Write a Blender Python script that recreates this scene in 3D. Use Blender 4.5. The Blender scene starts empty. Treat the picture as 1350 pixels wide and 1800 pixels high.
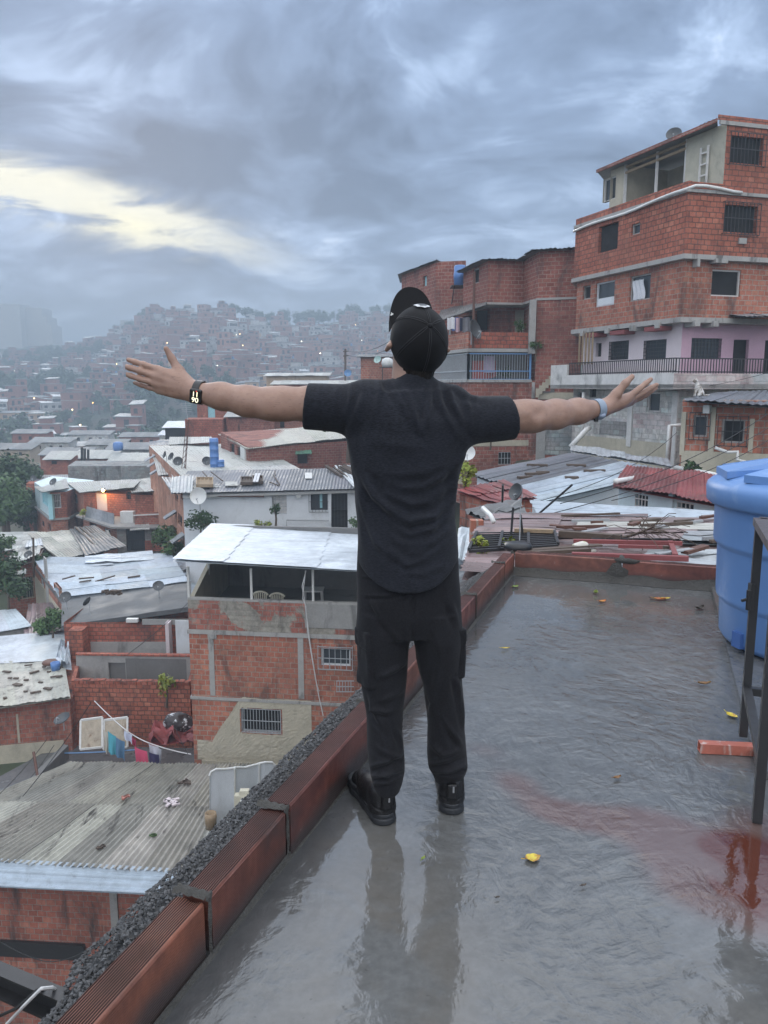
import bpy, bmesh, math, random
import numpy as np
from mathutils import Vector, Matrix, noise as mnoise

# ---------------------------------------------------------------- camera, sky, sun, exposure
S = bpy.context.scene
COL = S.collection
F, EYE, PITCH = 1354.0, 1.47, math.radians(9.2)
cam = bpy.data.cameras.new('camera'); cam_ob = bpy.data.objects.new('camera', cam); COL.objects.link(cam_ob)
cam.sensor_fit = 'VERTICAL'; cam.sensor_height = 36.0; cam.lens = 36.0 * F / 1800.0
cam.clip_start = 0.05; cam.clip_end = 6000.0
cam_ob.location = (0, 0, EYE); cam_ob.rotation_euler = (math.radians(90) - PITCH, 0, 0)
S.camera = cam_ob
S.render.resolution_x, S.render.resolution_y = 768, 1024
S.view_settings.view_transform = 'Standard'; S.view_settings.look = 'None'
S.view_settings.exposure = 1.12; S.view_settings.gamma = 1.0; S.view_settings.use_curve_mapping = False
S.render.engine = 'CYCLES'
cy = S.cycles
cy.use_denoising = True
cy.max_bounces = 7; cy.diffuse_bounces = 3; cy.glossy_bounces = 3; cy.transmission_bounces = 4
cy.volume_bounces = 2; cy.transparent_max_bounces = 8
cy.caustics_reflective = False; cy.caustics_refractive = False
cy.sample_clamp_indirect = 4.0

SUN_EL, SUN_AZ = math.radians(16), math.radians(-19)      # low sun behind the bright gap in the clouds, left of centre


class NT:
    """small wrapper for building node trees"""
    def __init__(s, tree):
        s.t = tree; s.n = tree.nodes; s.l = tree.links
    def new(s, typ, **kw):
        nd = s.n.new(typ)
        for k, v in kw.items():
            if k.startswith('i_'):
                key = k[2:]
                key = int(key) if key.isdigit() else key
                s.put(nd, key, v)
            else:
                setattr(nd, k, v)
        return nd
    def put(s, nd, key, v):
        sock = nd.inputs[key]
        if isinstance(v, bpy.types.NodeSocket): s.l.new(v, sock)
        else: sock.default_value = v
    def math(s, op, a, b=None, c=None, clamp=False):
        nd = s.n.new('ShaderNodeMath'); nd.operation = op; nd.use_clamp = clamp
        for i, v in enumerate((a, b, c)):
            if v is not None: s.put(nd, i, v)
        return nd.outputs[0]
    def vmath(s, op, a, b=None, scale=None):
        nd = s.n.new('ShaderNodeVectorMath'); nd.operation = op
        s.put(nd, 0, a)
        if b is not None: s.put(nd, 1, b)
        if scale is not None: s.put(nd, 'Scale', scale)
        return nd.outputs['Value'] if op in ('DOT_PRODUCT', 'LENGTH', 'DISTANCE') else nd.outputs[0]
    def mix(s, f, a, b, typ='MIX'):
        nd = s.n.new('ShaderNodeMix'); nd.data_type = 'RGBA'; nd.blend_type = typ; nd.clamp_factor = True
        s.put(nd, 0, f)
        for k, v in ((6, a), (7, b)):
            if isinstance(v, (tuple, list)) and len(v) == 3: v = (*v, 1)
            s.put(nd, k, v)
        return nd.outputs[2]
    def noise(s, vec, scale, detail=4, rough=.55, dist=0.0, lac=2.0):
        nd = s.n.new('ShaderNodeTexNoise')
        if vec is not None: s.put(nd, 'Vector', vec)
        nd.inputs['Scale'].default_value = scale; nd.inputs['Detail'].default_value = detail
        nd.inputs['Roughness'].default_value = rough; nd.inputs['Distortion'].default_value = dist
        nd.inputs['Lacunarity'].default_value = lac
        return nd.outputs[0]
    def ramp(s, v, a, b, lo=0.0, hi=1.0, smooth=True):
        nd = s.n.new('ShaderNodeMapRange'); nd.interpolation_type = 'SMOOTHSTEP' if smooth else 'LINEAR'
        nd.clamp = True if hasattr(nd, 'clamp') else True
        s.put(nd, 0, v)
        for i, q in enumerate((a, b, lo, hi)): s.put(nd, i + 1, q)
        return nd.outputs[0]
    def sepxyz(s, v):
        nd = s.n.new('ShaderNodeSeparateXYZ'); s.put(nd, 0, v); return nd.outputs
    def comb(s, x, y, z):
        nd = s.n.new('ShaderNodeCombineXYZ')
        for i, v in enumerate((x, y, z)): s.put(nd, i, v)
        return nd.outputs[0]


def px_dir(px, py):
    a = (px - 675) / F; b = -(py - 900) / F
    c, s = math.cos(PITCH), math.sin(PITCH)
    return Vector((a, c + b * s, -s + b * c)).normalized()


world = bpy.data.worlds.new('World'); S.world = world; world.use_nodes = True
def build_sky():
    N = NT(world.node_tree); N.n.clear()
    out = N.new('ShaderNodeOutputWorld'); bg = N.new('ShaderNodeBackground')
    N.l.new(bg.outputs[0], out.inputs[0])
    sky = N.new('ShaderNodeTexSky'); sky.sky_type = 'NISHITA'; sky.sun_disc = False
    sky.sun_elevation = SUN_EL; sky.sun_rotation = SUN_AZ; sky.air_density = 1.5; sky.dust_density = 3.0
    d = N.new('ShaderNodeTexCoord').outputs['Generated']
    x, y, z = N.sepxyz(d)
    zc = N.math('MAXIMUM', z, 0.0)
    den = N.math('ADD', zc, 0.24)
    p = N.comb(N.math('DIVIDE', x, den), N.math('DIVIDE', y, den), 0.0)
    warp = N.noise(p, 0.8, 3, .5)
    p2 = N.vmath('ADD', p, N.comb(N.math('MULTIPLY', warp, 0.9), N.math('MULTIPLY', warp, -.5), 0.0))
    big = N.noise(p2, 1.3, 2.5, .5)
    fine = N.noise(p2, 3.4, 8, .60, .5)
    streak = N.noise(N.vmath('MULTIPLY', p2, (1.3, 2.2, 1)), 1.2, 6, .55, .6)
    rid = N.math('ABSOLUTE', N.math('SUBTRACT', N.noise(p2, 1.7, 7, .6, .5), .5))
    c = N.math('ADD', N.math('MULTIPLY', big, .85), N.math('ADD', N.math('MULTIPLY', fine, 1.25), N.math('MULTIPLY', streak, .40)))
    c = N.math('SUBTRACT', c, N.math('MULTIPLY', rid, .40))
    # broad dark bank across the middle of the view, lighter gaps above and below it
    def blob(px, py, sx, sy, rot=0.0):
        c0 = px_dir(px, py); az0 = math.atan2(c0.x, c0.y); el0 = math.asin(c0.z)
        az = N.math('ARCTAN2', x, y); el = N.math('ARCSINE', z)
        da = N.math('SUBTRACT', az, az0); de = N.math('SUBTRACT', el, el0)
        cr, sr = math.cos(rot), math.sin(rot)
        u = N.math('ADD', N.math('MULTIPLY', da, cr / sx), N.math('MULTIPLY', de, sr / sx))
        v = N.math('ADD', N.math('MULTIPLY', da, -sr / sy), N.math('MULTIPLY', de, cr / sy))
        r2 = N.math('ADD', N.math('MULTIPLY', u, u), N.math('MULTIPLY', v, v))
        return N.math('EXPONENT', N.math('MULTIPLY', r2, -1.0))
    adj = c
    for (bx, by, sx, sy, rot, amp) in ((520, 260, .32, .075, -.12, -.22), (300, 330, .16, .05, -.2, -.16), (1010, 290, .16, .035, .1, -.12), (420, 60, .3, .04, 0, -.08),
                                       (810, 110, .09, .03, .25, .17), (120, 150, .09, .035, 0, .16), (1290, 50, .1, .06, 0, .02), (1000, 240, .1, .018, .1, .12),
                                       (470, 200, .06, .018, .1, .16), (560, 415, .14, .03, 0, .14), (900, 380, .15, .06, 0, .10), (60, 470, .25, .04, 0, -.05)):
        adj = N.math('ADD', adj, N.math('MULTIPLY', blob(bx, by, sx, sy, rot), amp))
    f = N.ramp(adj, .92, 1.56, 0, 1, smooth=False)
    cr = N.new('ShaderNodeValToRGB', i_0=f); e = cr.color_ramp.elements
    e[0].position = 0.0; e[0].color = (.072, .104, .175, 1)
    e[1].position = 1.0; e[1].color = (.72, .82, .97, 1)
    m = cr.color_ramp.elements.new(.45); m.color = (.168, .232, .360, 1)
    m = cr.color_ramp.elements.new(.72); m.color = (.33, .43, .61, 1)
    col = cr.outputs[0]
    # pale mist towards the horizon
    hz = N.ramp(z, 0.02, .17, 1, 0)
    col = N.mix(N.math('MULTIPLY', hz, .6), col, (.29, .35, .425))
    # warm broken gap where the low sun stands behind the clouds
    gl = N.math('ADD', blob(175, 382, .185, .034, -.16), N.math('MULTIPLY', blob(20, 345, .12, .040, -.1), .6))
    gn = N.noise(N.vmath('MULTIPLY', p2, (1.0, 1.6, 1)), 2.2, 7, .6, .6)
    g = N.math('MULTIPLY', gl, N.ramp(gn, .34, .66))
    col = N.mix(N.ramp(g, .03, .70, 0, .9), col, (.86, .81, .62))
    core = N.math('MULTIPLY', blob(215, 398, .05, .014, -.08), N.ramp(gn, .3, .6))
    col = N.mix(core, col, (.98, .90, .58))
    # an overcast sky is some three times brighter overhead than near the horizon
    col = N.mix(N.ramp(z, .38, .72, 0, .85), col, (.292, .300, .310))
    up = N.ramp(z, .37, .70, 1.0, 3.7)
    # unseen sky behind us, brightened to fill the walls that face the camera
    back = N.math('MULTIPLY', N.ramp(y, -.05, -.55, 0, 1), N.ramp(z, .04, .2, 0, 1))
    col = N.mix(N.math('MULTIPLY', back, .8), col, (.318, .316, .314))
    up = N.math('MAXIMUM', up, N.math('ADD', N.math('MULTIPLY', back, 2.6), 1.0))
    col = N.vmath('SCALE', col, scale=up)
    low = N.ramp(z, -.05, 0.0, .25, 1)
    col = N.vmath('SCALE', col, scale=N.math('MULTIPLY', low, 8.8))
    fin = N.mix(.988, sky.outputs[0], col)
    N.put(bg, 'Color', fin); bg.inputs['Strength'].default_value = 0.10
build_sky()

sun = bpy.data.lights.new('sun', 'SUN'); sun.energy = 0.5; sun.angle = math.radians(22); sun.color = (1.0, .96, .90)
sun_ob = bpy.data.objects.new('sun', sun); COL.objects.link(sun_ob)
sd = Vector((math.sin(SUN_AZ) * math.cos(SUN_EL), math.cos(SUN_AZ) * math.cos(SUN_EL), math.sin(SUN_EL)))
sun_ob.rotation_euler = (-sd).to_track_quat('-Z', 'Y').to_euler()

# ---------------------------------------------------------------- helpers
R = random.Random(7)

def PD(px, py, d):
    """world point seen at photo pixel (px,py), d metres ahead"""
    r = px_dir(px, py); return r * (d / r.y) + Vector((0, 0, EYE))
def PZ(px, py, z):
    r = px_dir(px, py); return r * ((z - EYE) / r.z) + Vector((0, 0, EYE))

ORG = {}
def thing(name, label, cat, loc=(0, 0, 0), group=None):
    o = bpy.data.objects.new(name, None); COL.objects.link(o); o.location = loc
    o.empty_display_size = .2
    tag(o, label, cat, group); ORG[o.name] = Vector(loc); return o
def tag(o, label=None, cat=None, group=None, kind=None):
    if label: o['label'] = label
    if cat: o['category'] = cat
    if group: o['group'] = group
    if kind: o['kind'] = kind
    return o

class MB:
    def __init__(s): s.v = []; s.f = []; s.m = []; s.c = []; s.uvf = {}; s.col = None
    def pt(s, p): s.v.append(tuple(p)); return len(s.v) - 1
    def face(s, idx, m=0): s.f.append(tuple(idx)); s.m.append(m); s.c.append(s.col)
    def poly(s, pts, m=0): s.face([s.pt(p) for p in pts], m)
    def quad(s, a, b, c, d, m=0): s.poly((a, b, c, d), m)
    def par(s, O, U, V, W, m=0):
        O, U, V, W = map(Vector, (O, U, V, W))
        if U.cross(V).dot(W) < 0: U, V = V, U
        i = [s.pt(O + U * a + V * b + W * c) for c in (0, 1) for b in (0, 1) for a in (0, 1)]
        for q in ((0, 2, 3, 1), (4, 5, 7, 6), (0, 1, 5, 4), (2, 6, 7, 3), (0, 4, 6, 2), (1, 3, 7, 5)): s.face([i[k] for k in q], m)
    def box(s, c, size, rz=0.0, m=0):
        c = Vector(c); cu, su = math.cos(rz), math.sin(rz)
        U = Vector((cu, su, 0)) * size[0]; V = Vector((-su, cu, 0)) * size[1]; W = Vector((0, 0, size[2]))
        s.par(c - U / 2 - V / 2 - W / 2, U, V, W, m)
    def bar(s, p, q, w, h=None, m=0, up=(0, 0, 1)):
        p, q = Vector(p), Vector(q); d = q - p; h = h or w
        u = d.cross(Vector(up))
        if u.length < 1e-4: u = d.cross(Vector((0, 1, 0)))
        u.normalize(); n = u.cross(d).normalized()
        s.par(p - u * w / 2 - n * h / 2, u * w, n * h, d, m)
    def tube(s, pts, r, n=8, m=0, cap=True):
        pts = [Vector(p) for p in pts]; k = len(pts)
        rr = r if isinstance(r, (list, tuple)) else [r] * k
        rings = []; u = None
        for i, p in enumerate(pts):
            t = (pts[min(i + 1, k - 1)] - pts[max(i - 1, 0)]).normalized()
            if u is None:
                u = t.cross(Vector((0, 0, 1)))
                if u.length < .05: u = t.cross(Vector((1, 0, 0)))
            u = (u - t * u.dot(t)).normalized(); w = t.cross(u)
            rings.append([s.pt(p + (u * math.cos(a) + w * math.sin(a)) * rr[i]) for a in (2 * math.pi * j / n for j in range(n))])
        for a, b in zip(rings, rings[1:]):
            for j in range(n): s.face((a[j], a[(j + 1) % n], b[(j + 1) % n], b[j]), m)
        if cap: s.face(rings[0][::-1], m); s.face(rings[-1], m)
    def lathe(s, prof, c, n=32, m=0, mat=None, cap=True):
        c = Vector(c); rings = []
        for (r, z) in prof:
            ring = []
            for j in range(n):
                a = 2 * math.pi * j / n; p = Vector((r * math.cos(a), r * math.sin(a), z))
                ring.append(s.pt((mat @ p if mat else p) + c))
            rings.append(ring)
        for a, b in zip(rings, rings[1:]):
            for j in range(n): s.face((a[j], a[(j + 1) % n], b[(j + 1) % n], b[j]), m)
        if cap: s.face(rings[0][::-1], m); s.face(rings[-1], m)
    def grid(s, fn, nu, nv, m=0, flip=False):
        ii = [[s.pt(fn(i / nu, j / nv)) for i in range(nu + 1)] for j in range(nv + 1)]
        for j in range(nv):
            for i in range(nu):
                q = (ii[j][i], ii[j][i + 1], ii[j + 1][i + 1], ii[j + 1][i])
                s.face(q[::-1] if flip else q, m)
    def prism(s, poly, z0, z1, m=0, mt=None):
        n = len(poly); z1f = z1 if callable(z1) else (lambda x, y: z1)
        a = [s.pt((p[0], p[1], z0)) for p in poly]; b = [s.pt((p[0], p[1], z1f(p[0], p[1]))) for p in poly]
        for i in range(n): s.face((a[i], a[(i + 1) % n], b[(i + 1) % n], b[i]), m)
        s.face(b, m if mt is None else mt); s.face(a[::-1], m)
    def mesh(s, mats, org=(0, 0, 0), smooth=False):
        me = bpy.data.meshes.new('mesh'); V = np.array(s.v, dtype=np.float64).reshape(-1, 3); o = np.array(org)
        me.from_pydata([tuple(v) for v in (V - o)], [], s.f); me.update()
        for mm in (mats if isinstance(mats, (list, tuple)) else [mats]): me.materials.append(mm)
        nf = len(s.f)
        me.polygons.foreach_set('material_index', np.array(s.m, dtype=np.int32))
        if smooth: me.polygons.foreach_set('use_smooth', np.ones(nf, dtype=bool))
        nr = np.zeros(nf * 3); me.polygons.foreach_get('normal', nr); nr = nr.reshape(-1, 3)
        tot = np.zeros(nf, dtype=np.int32); me.polygons.foreach_get('loop_total', tot)
        lv = np.zeros(len(me.loops), dtype=np.int32); me.loops.foreach_get('vertex_index', lv)
        fn = np.repeat(nr, tot, axis=0); P = V[lv]
        hor = np.abs(fn[:, 2]) > .75
        hl = np.hypot(fn[:, 0], fn[:, 1]) + 1e-9
        tx, ty = -fn[:, 1] / hl, fn[:, 0] / hl
        uv = np.empty((len(lv), 2))
        uv[:, 0] = np.where(hor, P[:, 0], P[:, 0] * tx + P[:, 1] * ty)
        uv[:, 1] = np.where(hor, P[:, 1], P[:, 2])
        me.uv_layers.new(name='UVMap').data.foreach_set('uv', uv.astype(np.float32).ravel())
        if True:
            ca = me.color_attributes.new('tone', 'FLOAT_COLOR', 'CORNER')
            cc = np.array([(1, 1, 1, 1) if c is None else (*c, 1) for c in s.c], dtype=np.float32)
            ca.data.foreach_set('color', np.repeat(cc, tot, axis=0).ravel())
        return me
    def build(s, name, mats, parent=None, smooth=False, label=None, loc=None):
        org = ORG[parent.name] if parent is not None else Vector(loc or (0, 0, 0))
        o = bpy.data.objects.new(name, s.mesh(mats, org, smooth)); COL.objects.link(o)
        if parent is not None: o.parent = parent; 
        else: o.location = org
        ORG[o.name] = org
        if label: o['label'] = label
        return o
def centre(mb, low=True):
    V = np.array(mb.v); c = (V.min(0) + V.max(0)) / 2
    if low: c[2] = V[:, 2].min()
    return tuple(c)
def solo(mb, name, mats, label, cat, group=None, smooth=False, kind=None):
    o = mb.build(name, mats, None, smooth, loc=centre(mb)); return tag(o, label, cat, group, kind)

# ---------------------------------------------------------------- materials
def mat(name):
    m = bpy.data.materials.new(name); m.use_nodes = True
    N = NT(m.node_tree); b = N.n['Principled BSDF']; return m, N, b
def coords(N, kind='Object'):
    return N.new('ShaderNodeTexCoord').outputs[kind]
def world_pos(N):
    return N.new('ShaderNodeNewGeometry').outputs['Position']
def bump(N, b, h, strength=.5, dist=.02):
    nd = N.new('ShaderNodeBump'); nd.inputs['Strength'].default_value = strength; nd.inputs['Distance'].default_value = dist
    N.put(nd, 'Height', h); N.l.new(nd.outputs[0], b.inputs['Normal']); return nd
def rgb(c): return (c[0], c[1], c[2], 1)
def plain(name, col, rough=.6, metal=0.0, var=.25, scale=3.0, bmp=0.0, bscale=30.0, tone=False, spec=.5, stain=None, dirt=.0):
    """a painted or bare surface with blotches and wear"""
    m, N, b = mat(name); p = world_pos(N)
    n1 = N.noise(p, scale, 5, .6, .3); n2 = N.noise(p, scale * 6, 4, .6)
    k = N.math('ADD', N.math('MULTIPLY', N.math('SUBTRACT', n1, .5), var * 2.2), N.math('MULTIPLY', N.math('SUBTRACT', n2, .5), var * 1.1))
    c = N.vmath('SCALE', rgb(col)[:3], scale=N.math('ADD', k, 1.0))
    if tone:
        a = N.new('ShaderNodeVertexColor', layer_name='tone'); c = N.mix(1.0, c, a.outputs[0], 'MULTIPLY')
    if stain:
        sc, amt, scol = stain
        sn = N.noise(N.vmath('MULTIPLY', p, (1, 1, .35)), sc, 7, .66, .5)
        c = N.mix(N.ramp(sn, .52, .70, 0, amt), c, scol)
    N.put(b, 'Base Color', c)
    N.put(b, 'Roughness', N.ramp(n1, .3, .7, max(0.02, rough - .08), min(1, rough + .08)))
    b.inputs['Metallic'].default_value = metal; b.inputs['Specular IOR Level'].default_value = spec
    if bmp: bump(N, b, N.noise(p, bscale, 6, .65), bmp, .02)
    return m
def brick(name, c1, c2, mortar=(.30, .27, .25), w=.27, h=.182, ms=.012, stain=.5, plaster=None, pl_amt=.0, grey=.0, seed=0.0, rowlines=True):
    """hollow clay block masonry: courses, uneven mortar, soot, blotches; optional worn plaster patches"""
    m, N, b = mat(name)
    uv = N.vmath('ADD', coords(N, 'UV'), (seed * 3.17, seed * .6, 0)); p = N.vmath('ADD', world_pos(N), (seed * 11.3, 0, 0))
    wob = N.noise(p, 2.3, 3, .5); wob2 = N.noise(p, 14, 3, .6)
    u2 = N.vmath('ADD', uv, N.comb(N.math('MULTIPLY', N.math('SUBTRACT', wob2, .5), .02), N.math('ADD', N.math('MULTIPLY', N.math('SUBTRACT', wob, .5), .05), N.math('MULTIPLY', N.math('SUBTRACT', wob2, .5), .016)), 0))
    def br(a, bb, mo):
        nd = N.new('ShaderNodeTexBrick', offset=.5, i_Vector=u2, i_Color1=rgb(a), i_Color2=rgb(bb), i_Mortar=rgb(mo), i_Scale=1.0)
        nd.inputs['Brick Width'].default_value = w; nd.inputs['Row Height'].default_value = h
        nd.inputs['Mortar Size'].default_value = ms; nd.inputs['Mortar Smooth'].default_value = .25; nd.inputs['Bias'].default_value = 0.0
        return nd
    t = br(c1, c2, mortar); tv = br((0, 0, 0), (1, 1, 1), (.5, .5, .5))
    n1 = N.noise(p, .7, 5, .62, .4); n2 = N.noise(p, 7, 5, .6); n3 = N.noise(N.vmath('MULTIPLY', p, (1, 1, .3)), 1.3, 6, .65, .6)
    c = t.outputs['Color']
    # odd blocks fired darker or paler
    c = N.mix(N.ramp(tv.outputs['Color'], .70, 1.0, 0, .6), c, (c1[0] * 1.25, c1[1] * 1.5, c1[2] * 1.5))
    c = N.mix(N.ramp(tv.outputs['Color'], .30, .0, 0, .5), c, (c2[0] * .45, c2[1] * .42, c2[2] * .45))
    c = N.vmath('SCALE', c, scale=N.ramp(n1, .2, .8, .72, 1.22)); c = N.vmath('SCALE', c, scale=N.ramp(n2, .2, .8, .78, 1.18))
    c = N.mix(N.ramp(N.noise(p, .35, 4, .6, .8), .48, .70, 0, .55), c, (c2[0] * .72, c2[1] * .95, c2[2] * 1.05))
    # mortar smeared over the faces here and there
    c = N.mix(N.ramp(n2, .56, .76, 0, .6), c, (mortar[0] * .6 + .12, mortar[1] * .6 + .11, mortar[2] * .6 + .10))
    c = N.mix(N.ramp(n3, .50, .72, 0, min(1, stain * 1.35)), c, (.05, .045, .044))
    if grey: c = N.mix(grey, c, (.22, .21, .21))
    hgt = N.math('ADD', N.math('MULTIPLY', t.outputs['Fac'], -1.0), N.math('MULTIPLY', n2, .5))
    if plaster:
        pn = N.noise(N.vmath('ADD', p, (3, 7, 1)), .9, 7, .62, .5)
        k = N.ramp(pn, .62 - pl_amt, .66 - pl_amt)
        pc = N.vmath('SCALE', plaster, scale=N.ramp(n2, .2, .8, .7, 1.25))
        c = N.mix(k, c, N.mix(N.ramp(n3, .5, .7, 0, stain), pc, (.06, .06, .06)))
    N.put(b, 'Base Color', c); b.inputs['Roughness'].default_value = .85; b.inputs['Specular IOR Level'].default_value = .3
    bump(N, b, hgt, .9, .025)
    return m
def rooftin(name, col, rough=.45, metal=.0, rust=(.16, .09, .06), rust_amt=.5, dirt=.5, sc=1.0, axis=(1, 1, 1)):
    m, N, b = mat(name); p = world_pos(N)
    a = N.new('ShaderNodeVertexColor', layer_name='tone')
    n1 = N.noise(p, .6 * sc, 6, .62, .5); n2 = N.noise(p, 4 * sc, 6, .65, .4); n3 = N.noise(N.vmath('MULTIPLY', p, axis), 2.2 * sc, 7, .65, .8)
    c = N.vmath('SCALE', col, scale=N.ramp(n1, .25, .75, .75, 1.18)); c = N.vmath('SCALE', c, scale=N.ramp(n2, .25, .75, .86, 1.12))
    c = N.mix(1.0, c, a.outputs[0], 'MULTIPLY')
    c = N.mix(N.ramp(n3, .55, .68, 0, dirt), c, (.07, .065, .06)); c = N.mix(N.ramp(n2, .62, .74, 0, rust_amt), c, rust)
    N.put(b, 'Base Color', c); N.put(b, 'Roughness', N.ramp(n1, .3, .7, rough - .12, rough + .15)); b.inputs['Metallic'].default_value = metal
    bump(N, b, n2, .25, .02)
    return m
def emis(name, col, st):
    m, N, b = mat(name); b.inputs['Emission Color'].default_value = rgb(col); b.inputs['Emission Strength'].default_value = st
    b.inputs['Base Color'].default_value = rgb(col); return m
def leafmat(name, c1, c2):
    m, N, b = mat(name); p = world_pos(N)
    r = N.new('ShaderNodeNewGeometry').outputs['Random Per Island']
    n = N.noise(p, .9, 3, .6)
    c = N.mix(N.math('ADD', N.math('MULTIPLY', r, .6), N.math('MULTIPLY', n, .5)), c1, c2)
    N.put(b, 'Base Color', c); b.inputs['Roughness'].default_value = .55; b.inputs['Specular IOR Level'].default_value = .3
    b.inputs['Subsurface Weight'].default_value = 0.0
    return m

M = {}
M['brick'] = brick('brick_red', (.45, .150, .095), (.36, .112, .072), (.16, .085, .068), ms=.017, stain=.5)
M['brick2'] = brick('brick_deep_red', (.42, .125, .082), (.31, .095, .066), (.155, .09, .07), ms=.017, stain=.50, seed=1.3)
M['brick3'] = brick('brick_orange', (.45, .165, .105), (.36, .125, .083), (.38, .30, .25), ms=.016, stain=.5, seed=2.1)
M['brick4'] = brick('brick_brown', (.33, .115, .085), (.25, .085, .066), (.36, .25, .21), ms=.016, w=.35, h=.18, stain=.5, seed=3.3)
M['brick_stained'] = brick('brick_sooty', (.40, .14, .095), (.31, .105, .075), (.30, .25, .22), stain=.85, seed=4.1)
M['brick_plaster'] = brick('brick_half_plastered', (.42, .16, .12), (.34, .12, .09), (.30, .27, .24), stain=.55, plaster=(.31, .29, .25), pl_amt=.14, seed=5.2)
M['terracotta'] = brick('brick_pale_terracotta', (.56, .27, .18), (.48, .21, .14), (.45, .36, .30), stain=.5, seed=6.4, plaster=(.55, .36, .28), pl_amt=.02)
M['greyblock'] = brick('grey_block', (.34, .33, .32), (.27, .265, .26), (.25, .245, .24), w=.4, h=.2, stain=.6, seed=7.7)
M['whiteblock'] = brick('whitewashed_block', (.60, .57, .54), (.52, .50, .47), (.46, .44, .41), w=.4, h=.2, stain=.35, seed=8.1, plaster=(.62, .60, .56), pl_amt=.08)
M['pinkblock'] = brick('pink_washed_block', (.50, .38, .37), (.58, .53, .51), (.50, .48, .46), w=.4, h=.2, stain=.3, seed=8.9)
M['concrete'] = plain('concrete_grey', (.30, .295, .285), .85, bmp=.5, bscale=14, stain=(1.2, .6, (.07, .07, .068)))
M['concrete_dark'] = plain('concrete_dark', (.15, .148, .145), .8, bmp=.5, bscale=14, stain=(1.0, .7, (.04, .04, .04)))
M['beam'] = plain('beam_concrete', (.36, .35, .335), .85, bmp=.4, bscale=12, stain=(2.2, .75, (.06, .06, .055)))
M['cream'] = plain('cream_plaster', (.46, .42, .33), .85, bmp=.7, bscale=9, stain=(1.5, .35, (.20, .18, .15)))
M['cream_mould'] = plain('cream_mouldy', (.43, .41, .33), .85, bmp=.3, bscale=9, stain=(.9, .75, (.08, .085, .075)))
M['white'] = plain('white_paint', (.66, .69, .72), .6, var=.10, stain=(1.0, .35, (.33, .34, .33)))
M['white_dirty'] = plain('white_dirty', (.60, .59, .57), .75, bmp=.3, bscale=8, stain=(.9, .85, (.09, .09, .088)))
M['pinkwhite'] = plain('pale_pink_paint', (.66, .58, .60), .7, var=.08, stain=(.7, .3, (.35, .33, .33)))
M['pink'] = plain('pink_paint', (.52, .34, .42), .7, var=.12, stain=(.7, .35, (.30, .24, .27)))
M['cyan'] = plain('cyan_paint', (.33, .60, .66), .6, var=.12)
M['paleblue'] = plain('pale_blue_paint', (.56, .68, .72), .65, var=.12, stain=(1.3, .6, (.16, .17, .15)))
M['tin'] = rooftin('tin_grey', (.30, .32, .34), .42)
M['tin_white'] = rooftin('tin_white', (.52, .57, .62), .45, rust_amt=.05, dirt=.10)
M['tin_blue'] = rooftin('tin_blue_grey', (.36, .42, .48), .45, rust_amt=.15, dirt=.25)
M['tin_old'] = rooftin('tin_weathered', (.40, .405, .385), .6, dirt=.8, rust_amt=.35)
M['tin_cream'] = rooftin('sheet_cream_grey', (.42, .41, .36), .65, dirt=.65, rust_amt=.15)
M['tin_purple'] = rooftin('tin_purple_brown', (.19, .135, .135), .32, rust=(.10, .06, .05), rust_amt=.4, dirt=.5)
M['tin_red'] = rooftin('tin_red', (.20, .042, .042), .5, rust=(.07, .035, .032), rust_amt=.7, dirt=.8)
M['tin_far'] = rooftin('tin_far', (.15, .16, .17), .6, dirt=.6)
M['tin_dark'] = rooftin('tin_dark', (.13, .13, .13), .5, dirt=.6)
M['tin_wet'] = rooftin('roof_wet_slate', (.085, .09, .095), .55, dirt=.7, rust_amt=.2, sc=.8, axis=(.5, 1.6, 1))
M['tin_slate'] = rooftin('tin_slate_blue', (.125, .133, .155), .5, dirt=.35, rust_amt=.15)
M['dark'] = plain('dark_room', (.012, .012, .013), .9, var=.1)  # near-black panels, painted as the unlit rooms behind openings
M['glass'] = plain('window_glass', (.05, .06, .07), .08, var=.2)
M['iron'] = plain('black_iron', (.025, .025, .027), .45, var=.3, scale=20)
M['iron_rust'] = plain('rusty_iron', (.11, .05, .035), .6, var=.4, scale=14, metal=.0)
M['iron_grey'] = plain('grey_iron', (.36, .38, .40), .5, var=.2)
M['iron_blue'] = plain('blue_painted_iron', (.12, .26, .48), .5, var=.2)
M['dish'] = plain('dish_grey', (.065, .07, .075), .4, var=.15)
M['dish_white'] = plain('dish_white', (.62, .63, .62), .45, var=.1, stain=(3, .4, (.35, .33, .25)))
M['pvc'] = plain('white_pipe', (.66, .66, .64), .35, var=.12, stain=(4, .4, (.30, .28, .25)))
M['wood'] = plain('weathered_wood', (.30, .22, .14), .75, var=.35, scale=8)
M['wood_dark'] = plain('dark_wood', (.085, .06, .045), .7, var=.35, scale=8)
M['tank_blue'] = plain('blue_plastic', (.09, .20, .46), .35, var=.06)
M['wire'] = plain('cable_black', (.02, .02, .02), .6)
M['wire_white'] = plain('cable_white', (.6, .6, .6), .5)
M['bark'] = plain('bark', (.10, .075, .055), .9, var=.4, scale=6, bmp=.6, bscale=12)
M['leaf_dark'] = leafmat('leaves_dark', (.016, .036, .014), (.045, .090, .030))
M['leaf_mid'] = leafmat('leaves_mid', (.035, .075, .022), (.085, .15, .050))
M['leaf_yellow'] = leafmat('leaves_yellow_green', (.14, .19, .03), (.28, .30, .05))
M['white_sheet'] = plain('white_cloth', (.62, .63, .66), .8, var=.1)
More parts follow.
